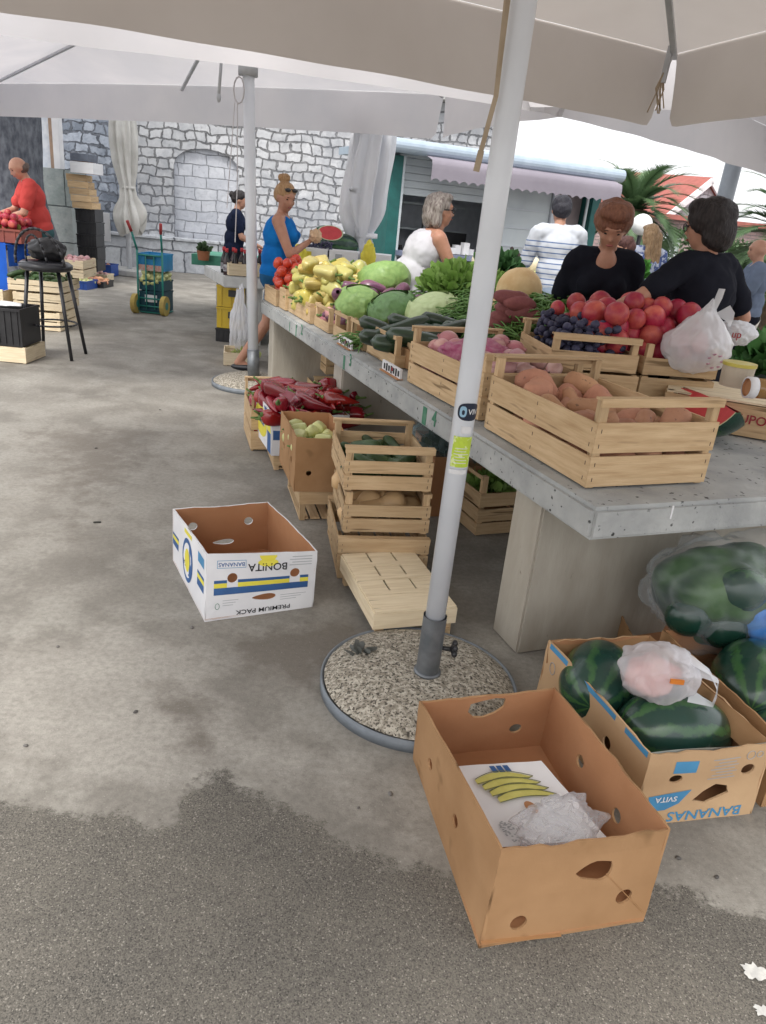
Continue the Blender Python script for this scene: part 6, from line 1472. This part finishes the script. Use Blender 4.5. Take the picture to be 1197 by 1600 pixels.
# woman in blue
def sung(root, U, h_, ap, HR):
    mb = MB()
    for s in (-1, 1): mb.ball(h_(s*.034, .072, 1.632), (.028, .014, .017), 2, HR)
    mb.bar(h_(-.06, .06, 1.636), h_(.06, .06, 1.636), .006)
    mb.build('sunglasses', M['black_metal'], root, smooth=True)
pw = V(432, 292, 6.75)
blue_top = cloth('blue_top', (.012, .18, .52), (.01, .14, .45)); shortsm = cloth('blue_shorts', (.02, .10, .22))
r_, ap = person('tanned woman in a bright blue sleeveless top with sunglasses on her head', (pw.x+.03, 6.75, 0), R_(-90), 1.665, blue_top, shortsm, 'skin_tan', lean=(.05, 0), head=(.30, -.85), hands=[(-.18, .10, .85), (.03, .27, 1.22)], elbows=[(-.6, -.6, -.5), (.5, .1, -1)],
       hair=hairm('blonde_updo', (.34, .19, .09), (.46, .29, .15)), fem_hair='topbun', build_=1.12, sleeveless=True, shorts=True, feet=[(-.09, -.30, .05), (.09, .16, 0)], extra=sung)
hd = r_.matrix_basis @ ap[1][2] if False else (Matrix.LocRotScale(r_.location, r_.rotation_euler, r_.scale) @ (ap[1][2]+Vector((0, .05, .05))))
o = lump('paper_bag', (.055, .05, .055), pm('crumpled_cream_paper', (.72, .52, .34), (.62, .42, .26), scale=9, bump=.4), seed=4, amp=.3, ridg=.2, sub=4); o.location = hd; tag(o, 'crumpled cream paper held up in the hand of the woman in blue', 'paper bag')
# grey haired lady
p = V(722, 318, 5.8)
person('grey-haired woman with glasses in a sleeveless white blouse bending over the produce', (p.x-.38, 5.8, 0), R_(-75), 1.72, cloth('white_blouse', (.60, .60, .64)), cloth('beige_skirt', (.4, .36, .3)), 'skin_tan', lean=(.42, 0), head=(.0, 0), hands=[(-.15, .5, .95), (.15, .55, .95)], hair=hairm('grey_hair', (.34, .31, .28), (.14, .11, .10)), fem_hair='bob', sleeveless=True, glasses=True, build_=1.12)
# striped man
def stripe_mat():
    m, nt, out = nt_new('striped_tee'); tc = nt.nodes.new('ShaderNodeTexCoord'); sx = nt.nodes.new('ShaderNodeSeparateXYZ'); L(nt, tc.outputs['Object'], sx.inputs[0])
    f = math_(nt, 'FRACT', math_(nt, 'MULTIPLY', sx.outputs[2], 24)); g = math_(nt, 'GREATER_THAN', f, .78); below = math_(nt, 'LESS_THAN', sx.outputs[2], 1.30); g = math_(nt, 'MULTIPLY', g, below)
    col = mixc(nt, g, (.60, .64, .70), (.10, .17, .34)); p = N(nt, 'ShaderNodeBsdfPrincipled'); L(nt, col, p.inputs['Base Color']); p.inputs['Roughness'].default_value = .9; L(nt, p.outputs[0], out.inputs[0]); return m
p = V(897, 308, 7.3)
person('dark-haired man seen from behind in a white t-shirt with thin blue stripes', (p.x-.04, 7.3, 0), R_(12), p.z, stripe_mat(), cloth('pale_jeans', (.34, .42, .54)), 'skin', lean=(.12, -.03), head=(.35, -.25), hands=[(-.26, .25, .85), (.26, .25, .85)], hair=hairm('dark_crop', (.02, .02, .03), (.04, .04, .05)), fem_hair='crop', female=False, build_=1.0, sleeve=.7)
# lady in black facing us
p = V(979, 318, 4.35)
r6, ap6 = person('older woman with reddish puffed hair in a black v-neck t-shirt looking down at the fruit', (p.x-.06, 4.35, 0), R_(172), 1.665, navy, navy, 'skin_tan', lean=(.10, 0), head=(.50, -.05), hands=[(-.15, .24, 1.02), (.24, .22, 1.03)], elbows=[(-.25, -.6, -.9), (.25, -.6, -.9)], hair=hairm('auburn_hair', (.26, .115, .07), (.17, .07, .045)), fem_hair='puff', vneck=True, build_=.92, sleeve=.55)
# dark haired woman from behind with glasses
p = V(1149, 320, 3.85)
person('dark-haired woman with glasses in a black t-shirt turned away, reaching across the nectarines', (p.x+.0, 3.85, 0), R_(32), 1.705, navy, navy, 'skin_tan', lean=(.16, 0), head=(.20, .35), hands=[(-.46, .30, 1.08), (.30, .18, .92)], elbows=[(-.9, -.5, -.35), (.8, -.4, -.6)], hair=hairm('black_thick_hair', (.014, .011, .012), (.035, .028, .028)), fem_hair='thick', glasses=True, build_=1.0, sleeve=.58)
# background women and man
p = V(995, 367, 8.2)
r8, ap8 = person('brown-haired woman in a white t-shirt holding green leaves between the two sellers', (p.x, 8.2, 0), R_(80), 1.52, cloth('white_tee', (.70, .71, .74)), navy, 'skin', lean=(.1, 0), head=(.35, 0), hands=[(-.1, .30, 1.0), (.1, .32, .98)], hair=hairm('brown_hair', (.10, .045, .035), (.07, .03, .03)), fem_hair='short', vox=.014)
leafy('leafy_bunch', V(1003, 432, 8.0), (.06, .06, .16), 130, .06, pm('bunch_leaf', (.05, .20, .03), (.09, .28, .05), transl=.2), 'bunch of bright green leaves held by the brown-haired woman', 'greens', 44)
pat = pm('blue_floral', (.55, .60, .72), (.08, .12, .30), scale=16, rough=.9, lo=.46, hi=.52)
p = V(1022, 347, 8.9)
person('woman with long blonde hair in a blue and white patterned top seen from behind', (p.x, 8.9, 0), R_(5), 1.66, pat, navy, 'skin', head=(.1, .3), hair=hairm('long_blonde', (.40, .27, .15), (.24, .15, .08)), fem_hair='long', vox=.014)
p = V(1192, 374, 7.8)
person('bald man in a grey-blue shirt at the right edge of the picture', (p.x+.02, 7.8, 0), R_(75), p.z, cloth('slate_shirt', (.16, .20, .28)), navy, 'skin', head=(.2, 0), hands=[(-.1, .3, 1.05), (.1, .34, 1.08)], female=False, build_=1.15, vox=.014)
# ------------------------------------------------------------------ bar stool
sx_, sy_ = -3.20, 6.80
stl = empty('bar_stool', (sx_, sy_, 0), 0, 'tall black metal bar stool with a looped back before the left stall', 'stool')
zs = .77; mb = MB(); mb.lathe([(.001, 0), (.20, 0), (.225, .02), (.225, .05), (.19, .075), (.001, .08)], 36, (0, 0, zs)); mb.build('seat', M['black_metal'], stl, smooth=True)
for (lx, ly) in ((-.22, -.10), (.22, -.10), (-.20, .26), (.20, .26)):
    MB().tube((lx*.62, ly*.62, zs+.01), (lx*1.02, ly*1.02, 0), .017, .015, 12).build('leg', M['black_metal'], stl, smooth=True)
mb = MB(); mb.path([(.21*cos(a), .21*sin(a)+.05, .30) for a in [k*pi/16 for k in range(33)]], .009, 6); mb.build('foot_ring', M['black_metal'], stl, smooth=True)
mb = MB(); mb.path([(.215*cos(a), -.10-.10*sin(a)*.6, zs+.05+.30*sin(a)) for a in [k*pi/14 for k in range(15)]], .012, 7); mb.build('back_loop', M['black_metal'], stl, smooth=True)
mb = MB(); mb.path([(.09*cos(a)-.02, -.12-.06*sin(a), zs+.06+.24*sin(a)) for a in [k*pi/12 for k in range(13)]], .009, 6); mb.build('back_loop', M['black_metal'], stl, smooth=True)
o = lump('black_bag', (.17, .13, .10), M['blk_plastic'], seed=4, amp=.2, ridg=.12, sub=4); o.location = (sx_, sy_+.05, zs+.17); tag(o, 'shiny black bag lying on the seat of the bar stool', 'bag')
# ------------------------------------------------------------------ hand truck with crates
hx = G(236, 491); ht = empty('hand_truck', (hx.x, hx.y, 0), R_(-3), 'green hand truck with yellow wheels and red grips standing in the aisle', 'hand truck')
teal = pm('teal_paint', (.03, .24, .20), (.03, .19, .165), rough=.4); yel = pm('yellow_wheel', (.44, .33, .09), (.36, .27, .08), rough=.7)
mb = MB()
for x in (-.165, .165): mb.path([(x, 0, .04), (x, 0, .80), (x*1.15, -.10, 1.02)], .014, 8)
for x in (-.055, .055): mb.path([(x, 0, .06), (x, 0, .74)], .009, 6)
for z in (.10, .20, .74): mb.path([(-.165, 0, z), (.165, 0, z)], .011, 6)
mb.build('frame', teal, ht, smooth=True)
MB().box((0, .18, .02), (.36, .34, .012)).build('toe_plate', teal, ht)
for s in (-1, 1):
    w_ = MB().tube((s*.195-.028, -.02, .125), (s*.195+.028, -.02, .125), .125, seg=28).build('wheel', yel, ht, smooth=False)
    MB().tube((s*.195-.031, -.02, .125), (s*.195+.031, -.02, .125), .05, seg=20).build('rim', teal, w_)
    MB().tube((s*.19, -.10, 1.02), (s*.215, -.16, 1.14), .019, seg=12).build('grip', pm('red_grip', (.40, .05, .05)), ht, smooth=True)
blue_c = pm('blue_crate_plastic', (.02, .26, .52), (.02, .20, .42), rough=.45); teal_c = pm('dark_teal_plastic', (.012, .07, .10), (.01, .055, .08), rough=.5); dblue = pm('deep_blue_plastic', (.02, .075, .32), (.02, .06, .25), rough=.45)
def tub_(name, label, cat, loc, rz, w, d, h, mat, group=None, ribs=6, wall=.012):
    ro = empty(name, loc, rz, label, cat, group); mb = MB()
    for y in (wall/2, d-wall/2): mb.box((w/2, y, h/2), (w, wall, h))
    for x in (wall/2, w-wall/2): mb.box((x, d/2, h/2), (wall, d-2*wall, h))
    mb.box((w/2, d/2, .008), (w-2*wall, d-2*wall, .012)); 
    for i in range(ribs): x = w*(i+.5)/ribs; mb.box((x, -.004, h*.5), (.010, .010, h*.86))
    mb.box((w/2, -.006, h-.01), (w+.01, .014, .02)).box((w/2, d+.006, h-.01), (w+.01, .014, .02)); mb.build('crate_body', mat, ro); return ro
lt_ = local(ht); o0 = lt_(-.17, .03, .03)
t1_ = tub_('plastic_crate', 'dark teal plastic crate at the bottom of the hand truck', 'crate', lt_(-.16, .03, .03), R_(-3), .32, .36, .26, teal_c)
t2_c = tub_('plastic_crate', 'crate of yellow and green fruit in the middle of the hand truck load', 'crate', lt_(-.16, .03, .30), R_(-3), .32, .36, .13, teal_c)
fill('pale_pepper', local(t2_c), .0, .32, -.02, .34, .06, 48, .032, 'yellow or green fruit in the hand truck crate', 'fruit', 'fruit in the hand truck crate', seed=91, stem=False)
t3_c = tub_('plastic_crate', 'bright blue plastic crate on top of the hand truck load', 'crate', lt_(-.165, .03, .55), R_(-3), .33, .36, .21, blue_c)
MB().box((.165, -.014, .035), (.31, .008, .07)).build('printed_band', pm('pink_red_band', (.50, .20, .16), (.45, .40, .35), scale=50), t3_c)
MB().box((.16, -.018, .17), (.13, .006, .05)).build('notch', teal_c, t3_c)
MB().box((.16, -.014, .17), (.16, .012, .09)).build('label_card', M['white_card'], t1_)
# ------------------------------------------------------------------ stack by the stone corner
sx0 = V(112, 400, 12.6).x
stack = []
zz = 0
for i in range(5):
    tub_('plastic_crate', ['lowest', 'second', 'middle', 'fourth', 'topmost'][i]+' black plastic crate in the tall stack by the stone corner', 'crate', (V(121, 390, 12.6).x+.01*(i % 2), 12.6, .20+i*.19), R_(3), .31, .4, .185, M['blk_plastic'], 'black crates in the tall stack')
zb = .20+5*.19
for i in range(5):
    crate('wooden_tray', ['lowest', 'second', 'middle', 'fourth', 'topmost'][i]+' thin wooden tray of the tilted pile above the black crates', .31, .40, .098, (V(119, 390, 12.6).x-.018*i, 12.55, zb+i*.1), R_(2+2*i), 'wooden trays above the black crates', rows=((.02, .97),), rail=False, staples=False, cat='tray')
zb += .5
bx_ = simple_box('cardboard_box', 'white cardboard box on top of the tray pile by the stone corner', (V(112, 300, 12.5).x, 12.5, zb+.02), (V(112, 300, 12.5).x+.36, 12.5, zb+.02), (V(112, 300, 12.5).x, 12.9, zb+.02), .16, [M['white_card'], M['card_in']], seed=101)
bx_ = simple_box('cardboard_box', 'dark grey box on the very top of the tray pile', (V(112, 300, 12.5).x, 12.52, zb+.19), (V(112, 300, 12.5).x+.28, 12.5, zb+.19), (V(112, 300, 12.5).x, 12.9, zb+.19), .11, [pm('grey_box', (.14, .16, .2)), M['card_in']], seed=102)
pl0 = V(158, 354, 14.6); o = MB().box((0, 0, 0), (.34, .03, .50)).build('notice_board', M['white_card'], None, bevel=.004); o.location = (pl0.x, 14.6, pl0.z); tag(o, 'blank white panel leaning by the wall, right of the tall crate stack', 'panel')
leg = MB().box((0, 0, -pl0.z/2-.12), (.06, .03, pl0.z-.24)).build('post', M['strut'], o)
# low trays of produce on the ground
def tray_stall(u, v, w, d, h, mat, label, kind, n, lab2, cat2, grp, rz=0, seed=1, z=0, r=.04, pos=None):
    g = pos or G(u, v); t = tub_('plastic_tray', label, 'tray', (g[0], g[1], z), rz, w, d, h, mat, ribs=3)
    fill(kind, local(t), 0, w, 0, d, h*.4, n, r, lab2, cat2, grp, seed=seed, stem=False); return t
tray_stall(100, 450, .36, .42, .13, dblue, 'blue tray nearest the stone corner on the ground', 'pale_pepper', 14, 'pale vegetable in the nearest blue ground tray', 'vegetable', 'vegetables in the nearest blue tray', seed=111)
tray_stall(133, 448, .30, .42, .10, M['blk_plastic'], 'black low tray beside the blue tray on the ground', 'potato', 12, 'brown vegetable in the low black ground tray', 'vegetable', 'vegetables in the black tray', seed=112)
tray_stall(112, 428, .72, .36, .20, dblue, 'long blue tray under the black crate stack', 'potato', 26, 'brown root in the long blue ground tray', 'vegetable', 'roots in the long blue tray', seed=113, z=.02)
tray_stall(118, 436, .55, .30, .12, M['wwood_x'], 'pale tray of mixed goods between the blue trays', 'shallot', 22, 'small pinkish item in the pale ground tray', 'vegetable', 'vegetables in the pale ground tray', seed=114)
# ------------------------------------------------------------------ left stall
lx = V(25, 395, 8.9); lt0 = empty('stall_table', (lx.x-1.35, 8.25, 0), 0, 'left stall table covered with a bright blue cloth, before the man in red', 'table')
MB().box((.75, .45, .80), (1.65, .9, .05)).build('table_top', M['wood_x'], lt0)
for x in (.04, 1.4):
    for y in (.06, .84): MB().box((x, y, .39), (.06, .06, .77)).build('leg', M['wood_z'], lt0)
blc = cloth('blue_cloth', (.02, .10, .46), (.02, .08, .36)); mb = MB()
mb.grid(lambda u, v: Vector((1.63*u-.03, -.02-.03*abs(sin(u*14))-.02*v, .835-.52*v-.03*sin(u*4))), 60, 8); mb.grid(lambda u, v: Vector((1.63*u-.03, -.03+.96*v, .835+.004*sin(u*20))), 20, 10)
mb.grid(lambda u, v: Vector((1.60+.02*abs(sin(u*9)), -.02+.95*u, .835-.22*v)), 30, 6); mb.build('blue_cloth', blc, lt0, smooth=True)
ll = local(lt0)
tA = tub_('wooden_tray', 'tray of peaches and nectarines before the man in red', 'tray', ll(.95, .10, .85), .0, .75, .5, .14, pm('red_brown_tray', (.26, .07, .05)))
fill('nectarine', local(tA), .0, .75, .0, .5, .09, 70, .043, 'pink or orange peach on the left stall', 'peach', 'peaches on the left stall', seed=121, stem=False, mound=.6, sc=(1, 1.25))
oran = pm('orange_skin', (.75, .36, .06), rough=.5)
for k in range(4):
    o = link('orange', veg('orange', .085, ell(.045), mat=oran)); o.location = ll(.92+.07*k, .3+.03*(k % 2), 1.13+.02*(k % 2)); tag(o, 'yellow-orange fruit beside the hands of the man in red', 'orange', 'oranges on the left stall')
leafy('leafy_greens', ll(1.45, .25, .98), (.16, .10, .07), 120, .06, pm('pale_lime_leaf', (.34, .48, .10), (.42, .55, .2), transl=.2), 'pale green vegetables at the end of the left stall', 'greens', 61)
o = lump('white_bag', (.24, .14, .04), M['bagw'], seed=21, amp=.25, ridg=.1, sub=4); o.location = ll(.98, .02, 1.02); tag(o, 'flat white bag hanging over the fruit tray on the left stall', 'bag')
def stk(px, py, z, w, d, h, lab, kind, n, lab2, cat2, grp, seed, mat=None, pal='wwood', sc=(.9, 1.1), r=.038):
    c = crate('wooden_crate', lab, w, d, h, (px, py, z), R_(6), rows=((.02, .45), (.52, .96)), rail=False, staples=False, pal=pal)
    if kind: fill(kind, local(c), 0, w, 0, d, h*.6, n, r, lab2, cat2, grp, seed=seed, stem=False, sc=sc)
    return c
bx0 = G(20, 515); sx1, sy1 = G(28, 512).x, 8.0
stk(sx1, sy1, 0, .48, .6, .20, 'lowest pale crate of the left stall, behind the stool legs', None, 0, '', '', '', 1)
stk(sx1, sy1+.02, .21, .50, .6, .18, 'second pale crate of the left stall, behind the stool', None, 0, '', '', '', 1)
stk(sx1-.05, sy1+.03, .40, .56, .6, .12, 'wide crate of dark green peppers behind the bar stool', 'cucumber', 40, 'dark green pepper on the left stall', 'pepper', 'green peppers on the left stall', 132)
stk(sx1-.05, sy1+.50, .52, .60, .5, .20, 'crate of pink radishes behind the green peppers', 'shallot', 70, 'small pink-red vegetable on the left stall', 'radish', 'radishes on the left stall', 133, r=.03)
stk(sx1-.62, sy1-.1, .0, .55, .6, .40, 'big cardboard-coloured crate at the left edge of the stall', 'shallot', 36, 'pinkish garlic bulb at the left edge of the stall', 'garlic', 'garlic at the left edge', 134)
gbk = G(40, 570)
wbx = crate('wooden_crate', 'pale wooden crate at the left edge in front, under the black crate', .50, .40, .14, (gbk.x-.50, gbk.y, 0), R_(2), rows=((.02, .96),), rail=False, pal='wwood', staples=False)
bkc = tub_('plastic_crate', 'black slatted plastic crate at the left edge with papers on top', 'crate', (gbk.x-.53, gbk.y+.02, .142), R_(2), .50, .38, .32, M['blk_plastic'], ribs=9)
o = lump('paper_sheet', (.2, .14, .012), M['white_card'], seed=31, amp=.3, sub=4); o.location = (gbk.x-.30, gbk.y+.2, .475); tag(o, 'white crumpled papers on the black crate at the left edge', 'paper')
# ------------------------------------------------------------------ far table with bottles
Q = G(350, 431, .74); QL = G(319, 414, .74)
qd = (QL-Q); qw = qd.length; qyaw = math.atan2(qd.y, qd.x)-pi/2
ft = empty('market_table', (Q.x, Q.y, 0), qyaw, 'far concrete table end with bottles, yellow crates beneath it', 'table')
bevbox((1.1, qw/2, .68), (2.2, qw, .12), .012).build('slab', pm('pale_slab', (.62, .63, .62), (.50, .51, .50), bump=.3), ft)
for x in (.35, 1.8): MB().box((x, qw/2, .31), (.16, qw-.1, .62)).build('leg', M['concrete'], ft)
fq = local(ft)
for i in range(14):
    p_ = fq(.05+.10*(i % 7)+.02*(i//7), .12+.22*(i//7)+.03*(i % 2), .74); b = empty('bottle', p_, 0, 'dark bottle with red cap on the far table', 'bottle', 'bottles on the far table')
    if i == 0: bm_ = MB().lathe([(.001, 0), (.034, 0), (.036, .15), (.014, .21), (.014, .24), (.001, .24)], 14).mesh('bottle_body', pm('dark_liquid_glass', (.05, .02, .025), (.03, .04, .04), rough=.1, rvar=.5), True); bc_ = MB().lathe([(.001, .235), (.018, .235), (.018, .275), (.001, .275)], 10).mesh('cap', pm('red_cap', (.50, .04, .05)), True); bl_ = MB().lathe([(.037, .04), (.037, .11)], 14).mesh('bottle_label', pm('bottle_label', (.38, .40, .42), (.12, .10, .12), scale=25, rvar=.4), True)
    link('bottle_body', bm_, b); link('cap', bc_, b); link('bottle_label', bl_, b)
bxw = crate('wooden_crate', 'small pale wooden crate on the far table before the bottles', .38, .26, .13, fq(.05, .0, .745), qyaw, rows=((.02, .96),), rail=False, pal='wwood', staples=False)
gt = V(296, 410, 10.5); o = empty('green_table', (gt.x, 10.6, 0), R_(0), 'green painted table beyond the bottles', 'table')
gp_ = pm('green_table_paint', (.06, .26, .17), (.05, .2, .14)); MB().box((.45, .45, .70), (.9, .9, .14)).build('table_top', gp_, o)
for x in (.35, .8): MB().box((x, .5, .31), (.08, .7, .63)).build('leg', M['concrete'], o)
o = leafy('potted_herb', V(318, 392, 10.5), (.10, .09, .10), 90, .06, bushm, 'small green plant in a terracotta pot on the green table', 'plant', 71)
MB().lathe([(.001, -.12), (.07, -.12), (.09, 0), (.001, 0)], 16).build('pot', pm('terracotta', (.38, .15, .07)), o)
ylc = pm('yellow_crate_plastic', (.60, .42, .03), (.52, .36, .03), rough=.4)
yc = G(337, 533)
y1 = tub_('plastic_crate', 'black plastic crate under the yellow ones beneath the far table', 'crate', (yc.x, yc.y, 0), R_(2), .32, .34, .15, M['blk_plastic'])
for k in range(2):
    y2 = tub_('plastic_crate', ('lower', 'upper')[k]+' yellow bottle crate beneath the far table', 'crate', (yc.x+.01, yc.y, .155+k*.235), R_(2), .31, .33, .23, ylc, 'yellow bottle crates', ribs=3)
    MB().box((.20, -.014, .15), (.14, .016, .07)).build('grip_hole', M['blk_plastic'], y2)
hb_ = V(374, 500, 7.6); o = lump('hanging_bag', (.11, .09, .34), M['bagw'], seed=26, amp=.25, ridg=.22, fs=1.4); o.location = (hb_.x, 7.6, hb_.z); tag(o, 'long white plastic bag hanging from the far table beside the pole', 'bag')
for v in o.data.vertices: k = (v.co.z+.34)/.68; v.co.x *= 1.15-.75*k; v.co.y *= 1.1-.7*k
sg = G(357, 572); sc_ = crate('wooden_crate', 'small pale crate of greens on the ground behind the woman in blue', .30, .40, .13, (sg.x-.05, sg.y, 0), R_(12), rows=((.02, .96),), rail=False, pal='wwood', staples=False)
leafy('leafy_greens', (sg.x+.12, sg.y+.2, .07), (.13, .16, .07), 140, .05, pm('pale_sprouts', (.34, .40, .12), (.42, .46, .2)), 'pale sprouts in the small ground crate behind the woman in blue', 'greens', 77)
o = lump('stone_bollard', (.24, .2, .2), M['concrete'], seed=41, amp=.1, sub=3); o.location = (G(455, 575).x, G(455, 575).y, .17); tag(o, 'rough grey stone block on the ground behind the legs of the woman in blue', 'stone')
# ------------------------------------------------------------------ stall behind the woman in blue
fs = V(470, 405, 8.3); fe = V(600, 420, 8.0)
s9 = empty('stall_table', (fs.x-.1, 8.0, 0), R_(0), 'stall table with watermelons and crates between the woman in blue and the kiosk', 'table')
MB().box((.75, .45, .72), (1.5, .9, .06)).build('table_top', M['concrete'], s9)
for x in (.1, 1.4): MB().box((x, .45, .345), (.1, .8, .69)).build('leg', M['concrete'], s9)
l9 = local(s9)
zt_ = V(500, 415, 8.0).z
for i, (x, m_, lab) in enumerate(((.05, 'blk_plastic', 'black plastic crate at the left of the watermelon stall'), (.42, 'blk_plastic', 'black plastic crate under the watermelons'), (.80, 'blk_plastic', 'black crate by the folded parasol'))):
    tub_('plastic_crate', lab, 'crate', l9(x, .05, .755), 0, .36, .35, .20, M[m_])
for i, (x, lab) in enumerate(((.10, 'white price-tagged box at the left of the watermelon stall'), (.42, 'white price-tagged box under the grapes'), (.76, 'white price-tagged box under the big watermelon'))):
    b_ = MB().box((.15, .15, .08), (.30, .30, .15)).build('white_box', M['white_card'], None); b_.location = l9(x, .10, .96); tag(b_, lab, 'box')
    MB().box((.10, -.004, .09), (.07, .006, .06)).build('price_tag', (M['yellow_ink'], M['grey_ink'], M['green_paint'])[i], b_)
leafy('leafy_greens', l9(.55, -.10, .80), (.22, .1, .06), 170, .05, pm('lime_greens', (.34, .46, .08), (.42, .52, .16)), 'row of lime green lettuces at the front of the watermelon stall', 'greens', 81)
for (u, v, y, s, lab) in ((535, 383, 8.5, .95, 'big dark watermelon on the stall behind the woman in blue'), (516, 380, 8.7, .8, 'watermelon left of the big one on the far stall'), (506, 362, 8.8, .55, 'small watermelon beside the cut half on the far stall')):
    o = link('watermelon', wm); o.location = V(u, v, y); o.scale = (s,)*3; o.rotation_euler = (u, 0, .2); tag(o, lab, 'watermelon', 'watermelons on the far stall')
hr = V(516, 364, 8.4); o = empty('watermelon_half', hr, 0, 'cut half watermelon showing red flesh on the far stall', 'watermelon'); o.rotation_euler = (R_(80), 0, 0)
MB().lathe([(.001, -.10), (.08, -.085), (.135, -.03), (.14, 0)], 28).build('rind', M['wmelon'], o, smooth=True); MB().lathe([(.001, .002), (.128, .001)], 28).build('flesh', Mf, o); MB().lathe([(.128, .002), (.14, .001)], 28).build('rind_edge', rimm, o)
o.scale = (1, .55, 1)
gr = V(495, 390, 8.2); fill('plum', lambda x, y, z: Vector((gr.x-.13+x, 8.15+y, gr.z-.07+z)), 0, .30, 0, .2, 0, 60, .024, 'blue-black grape or plum on the far stall', 'plum', 'plums on the far stall', seed=141, stem=False)
yb = V(575, 402, 7.6); 
for (u, v, y, rx, rz, lab) in ((575, 405, 7.6, .07, .16, 'yellow bag hanging at the kiosk side of the far stall'), (468, 402, 8.0, .08, .13, 'yellow bag partly behind the held paper')):
    o = lump('yellow_bag', (rx, .05, rz), M['yellow_ink'], seed=u, amp=.25, ridg=.15, sub=4); c = V(u, v, y); o.location = c; tag(o, lab, 'bag')
# pale melons and greens before the kiosk
k9 = empty('stall_table', (V(740, 430, 9.4).x, 9.3, 0), R_(8), 'stall table with pale melons in front of the kiosk wall', 'table')
MB().box((.8, .4, .80), (1.8, .8, .06)).build('table_top', M['concrete'], k9)
for x in (.1, 1.5): MB().box((x, .4, .385), (.1, .7, .77)).build('leg', M['concrete'], k9)
kk = local(k9)
pmm = veg('melon', .22, ell(.105), lobes=8, lamp=.02, mat=M['pmelon'], nseg=32, nring=20)
for i in range(13):
    lx_, ly_, lz_ = (.05+.17*(i % 7)+.08*(i//7), .30+.06*(i % 2), .93+.15*(i//7)); o = link('melon', pmm); o.location = kk(lx_, ly_, lz_); o.rotation_euler = (i, 1.2, i*.7); tag(o, 'pale cream melon piled before the kiosk wall', 'melon', 'pale melons before the kiosk')
fill('pale_pepper', kk, .1, 1.0, -.02, .22, .83, 34, .045, 'pale green vegetable in front of the cream melons', 'vegetable', 'pale green vegetables before the kiosk', seed=151, stem=False, sc=(1.1, 1.4))
for i, (u, v, y, s, lab) in enumerate(((752, 392, 9.0, .05, 'red vegetable beside the pale melons'), (668, 395, 7.0, .05, 'x'))):
    if lab == 'x': continue
    o = link('red_tomato', PROTO['tomato'][0][0]); o.location = V(u, v, y); tag(o, lab, 'tomato')
leafy('leafy_greens', V(775, 428, 5.6), (.16, .14, .16), 240, .09, pm('dark_chard', (.03, .09, .03), (.05, .13, .04), transl=.15), 'dark green chard behind the cantaloupe', 'greens', 91)
# greens at the right edge
rt9 = empty('stall_table', (2.15, 4.55, 0), R_(5), 'table with leafy greens at the right edge beyond the dark-haired seller', 'table')
MB().box((.8, .4, .74), (1.6, .8, .06)).build('table_top', M['concrete'], rt9)
for x in (.1, 1.5): MB().box((x, .4, .355), (.1, .7, .71)).build('leg', M['concrete'], rt9)
leafy('leafy_greens', (2.40, 4.75, .80), (.30, .28, .30), 520, .09, pm('spinach_leaf', (.035, .12, .03), (.07, .18, .045), transl=.2), 'dark leafy greens heaped at the right edge of the picture', 'greens', 95)
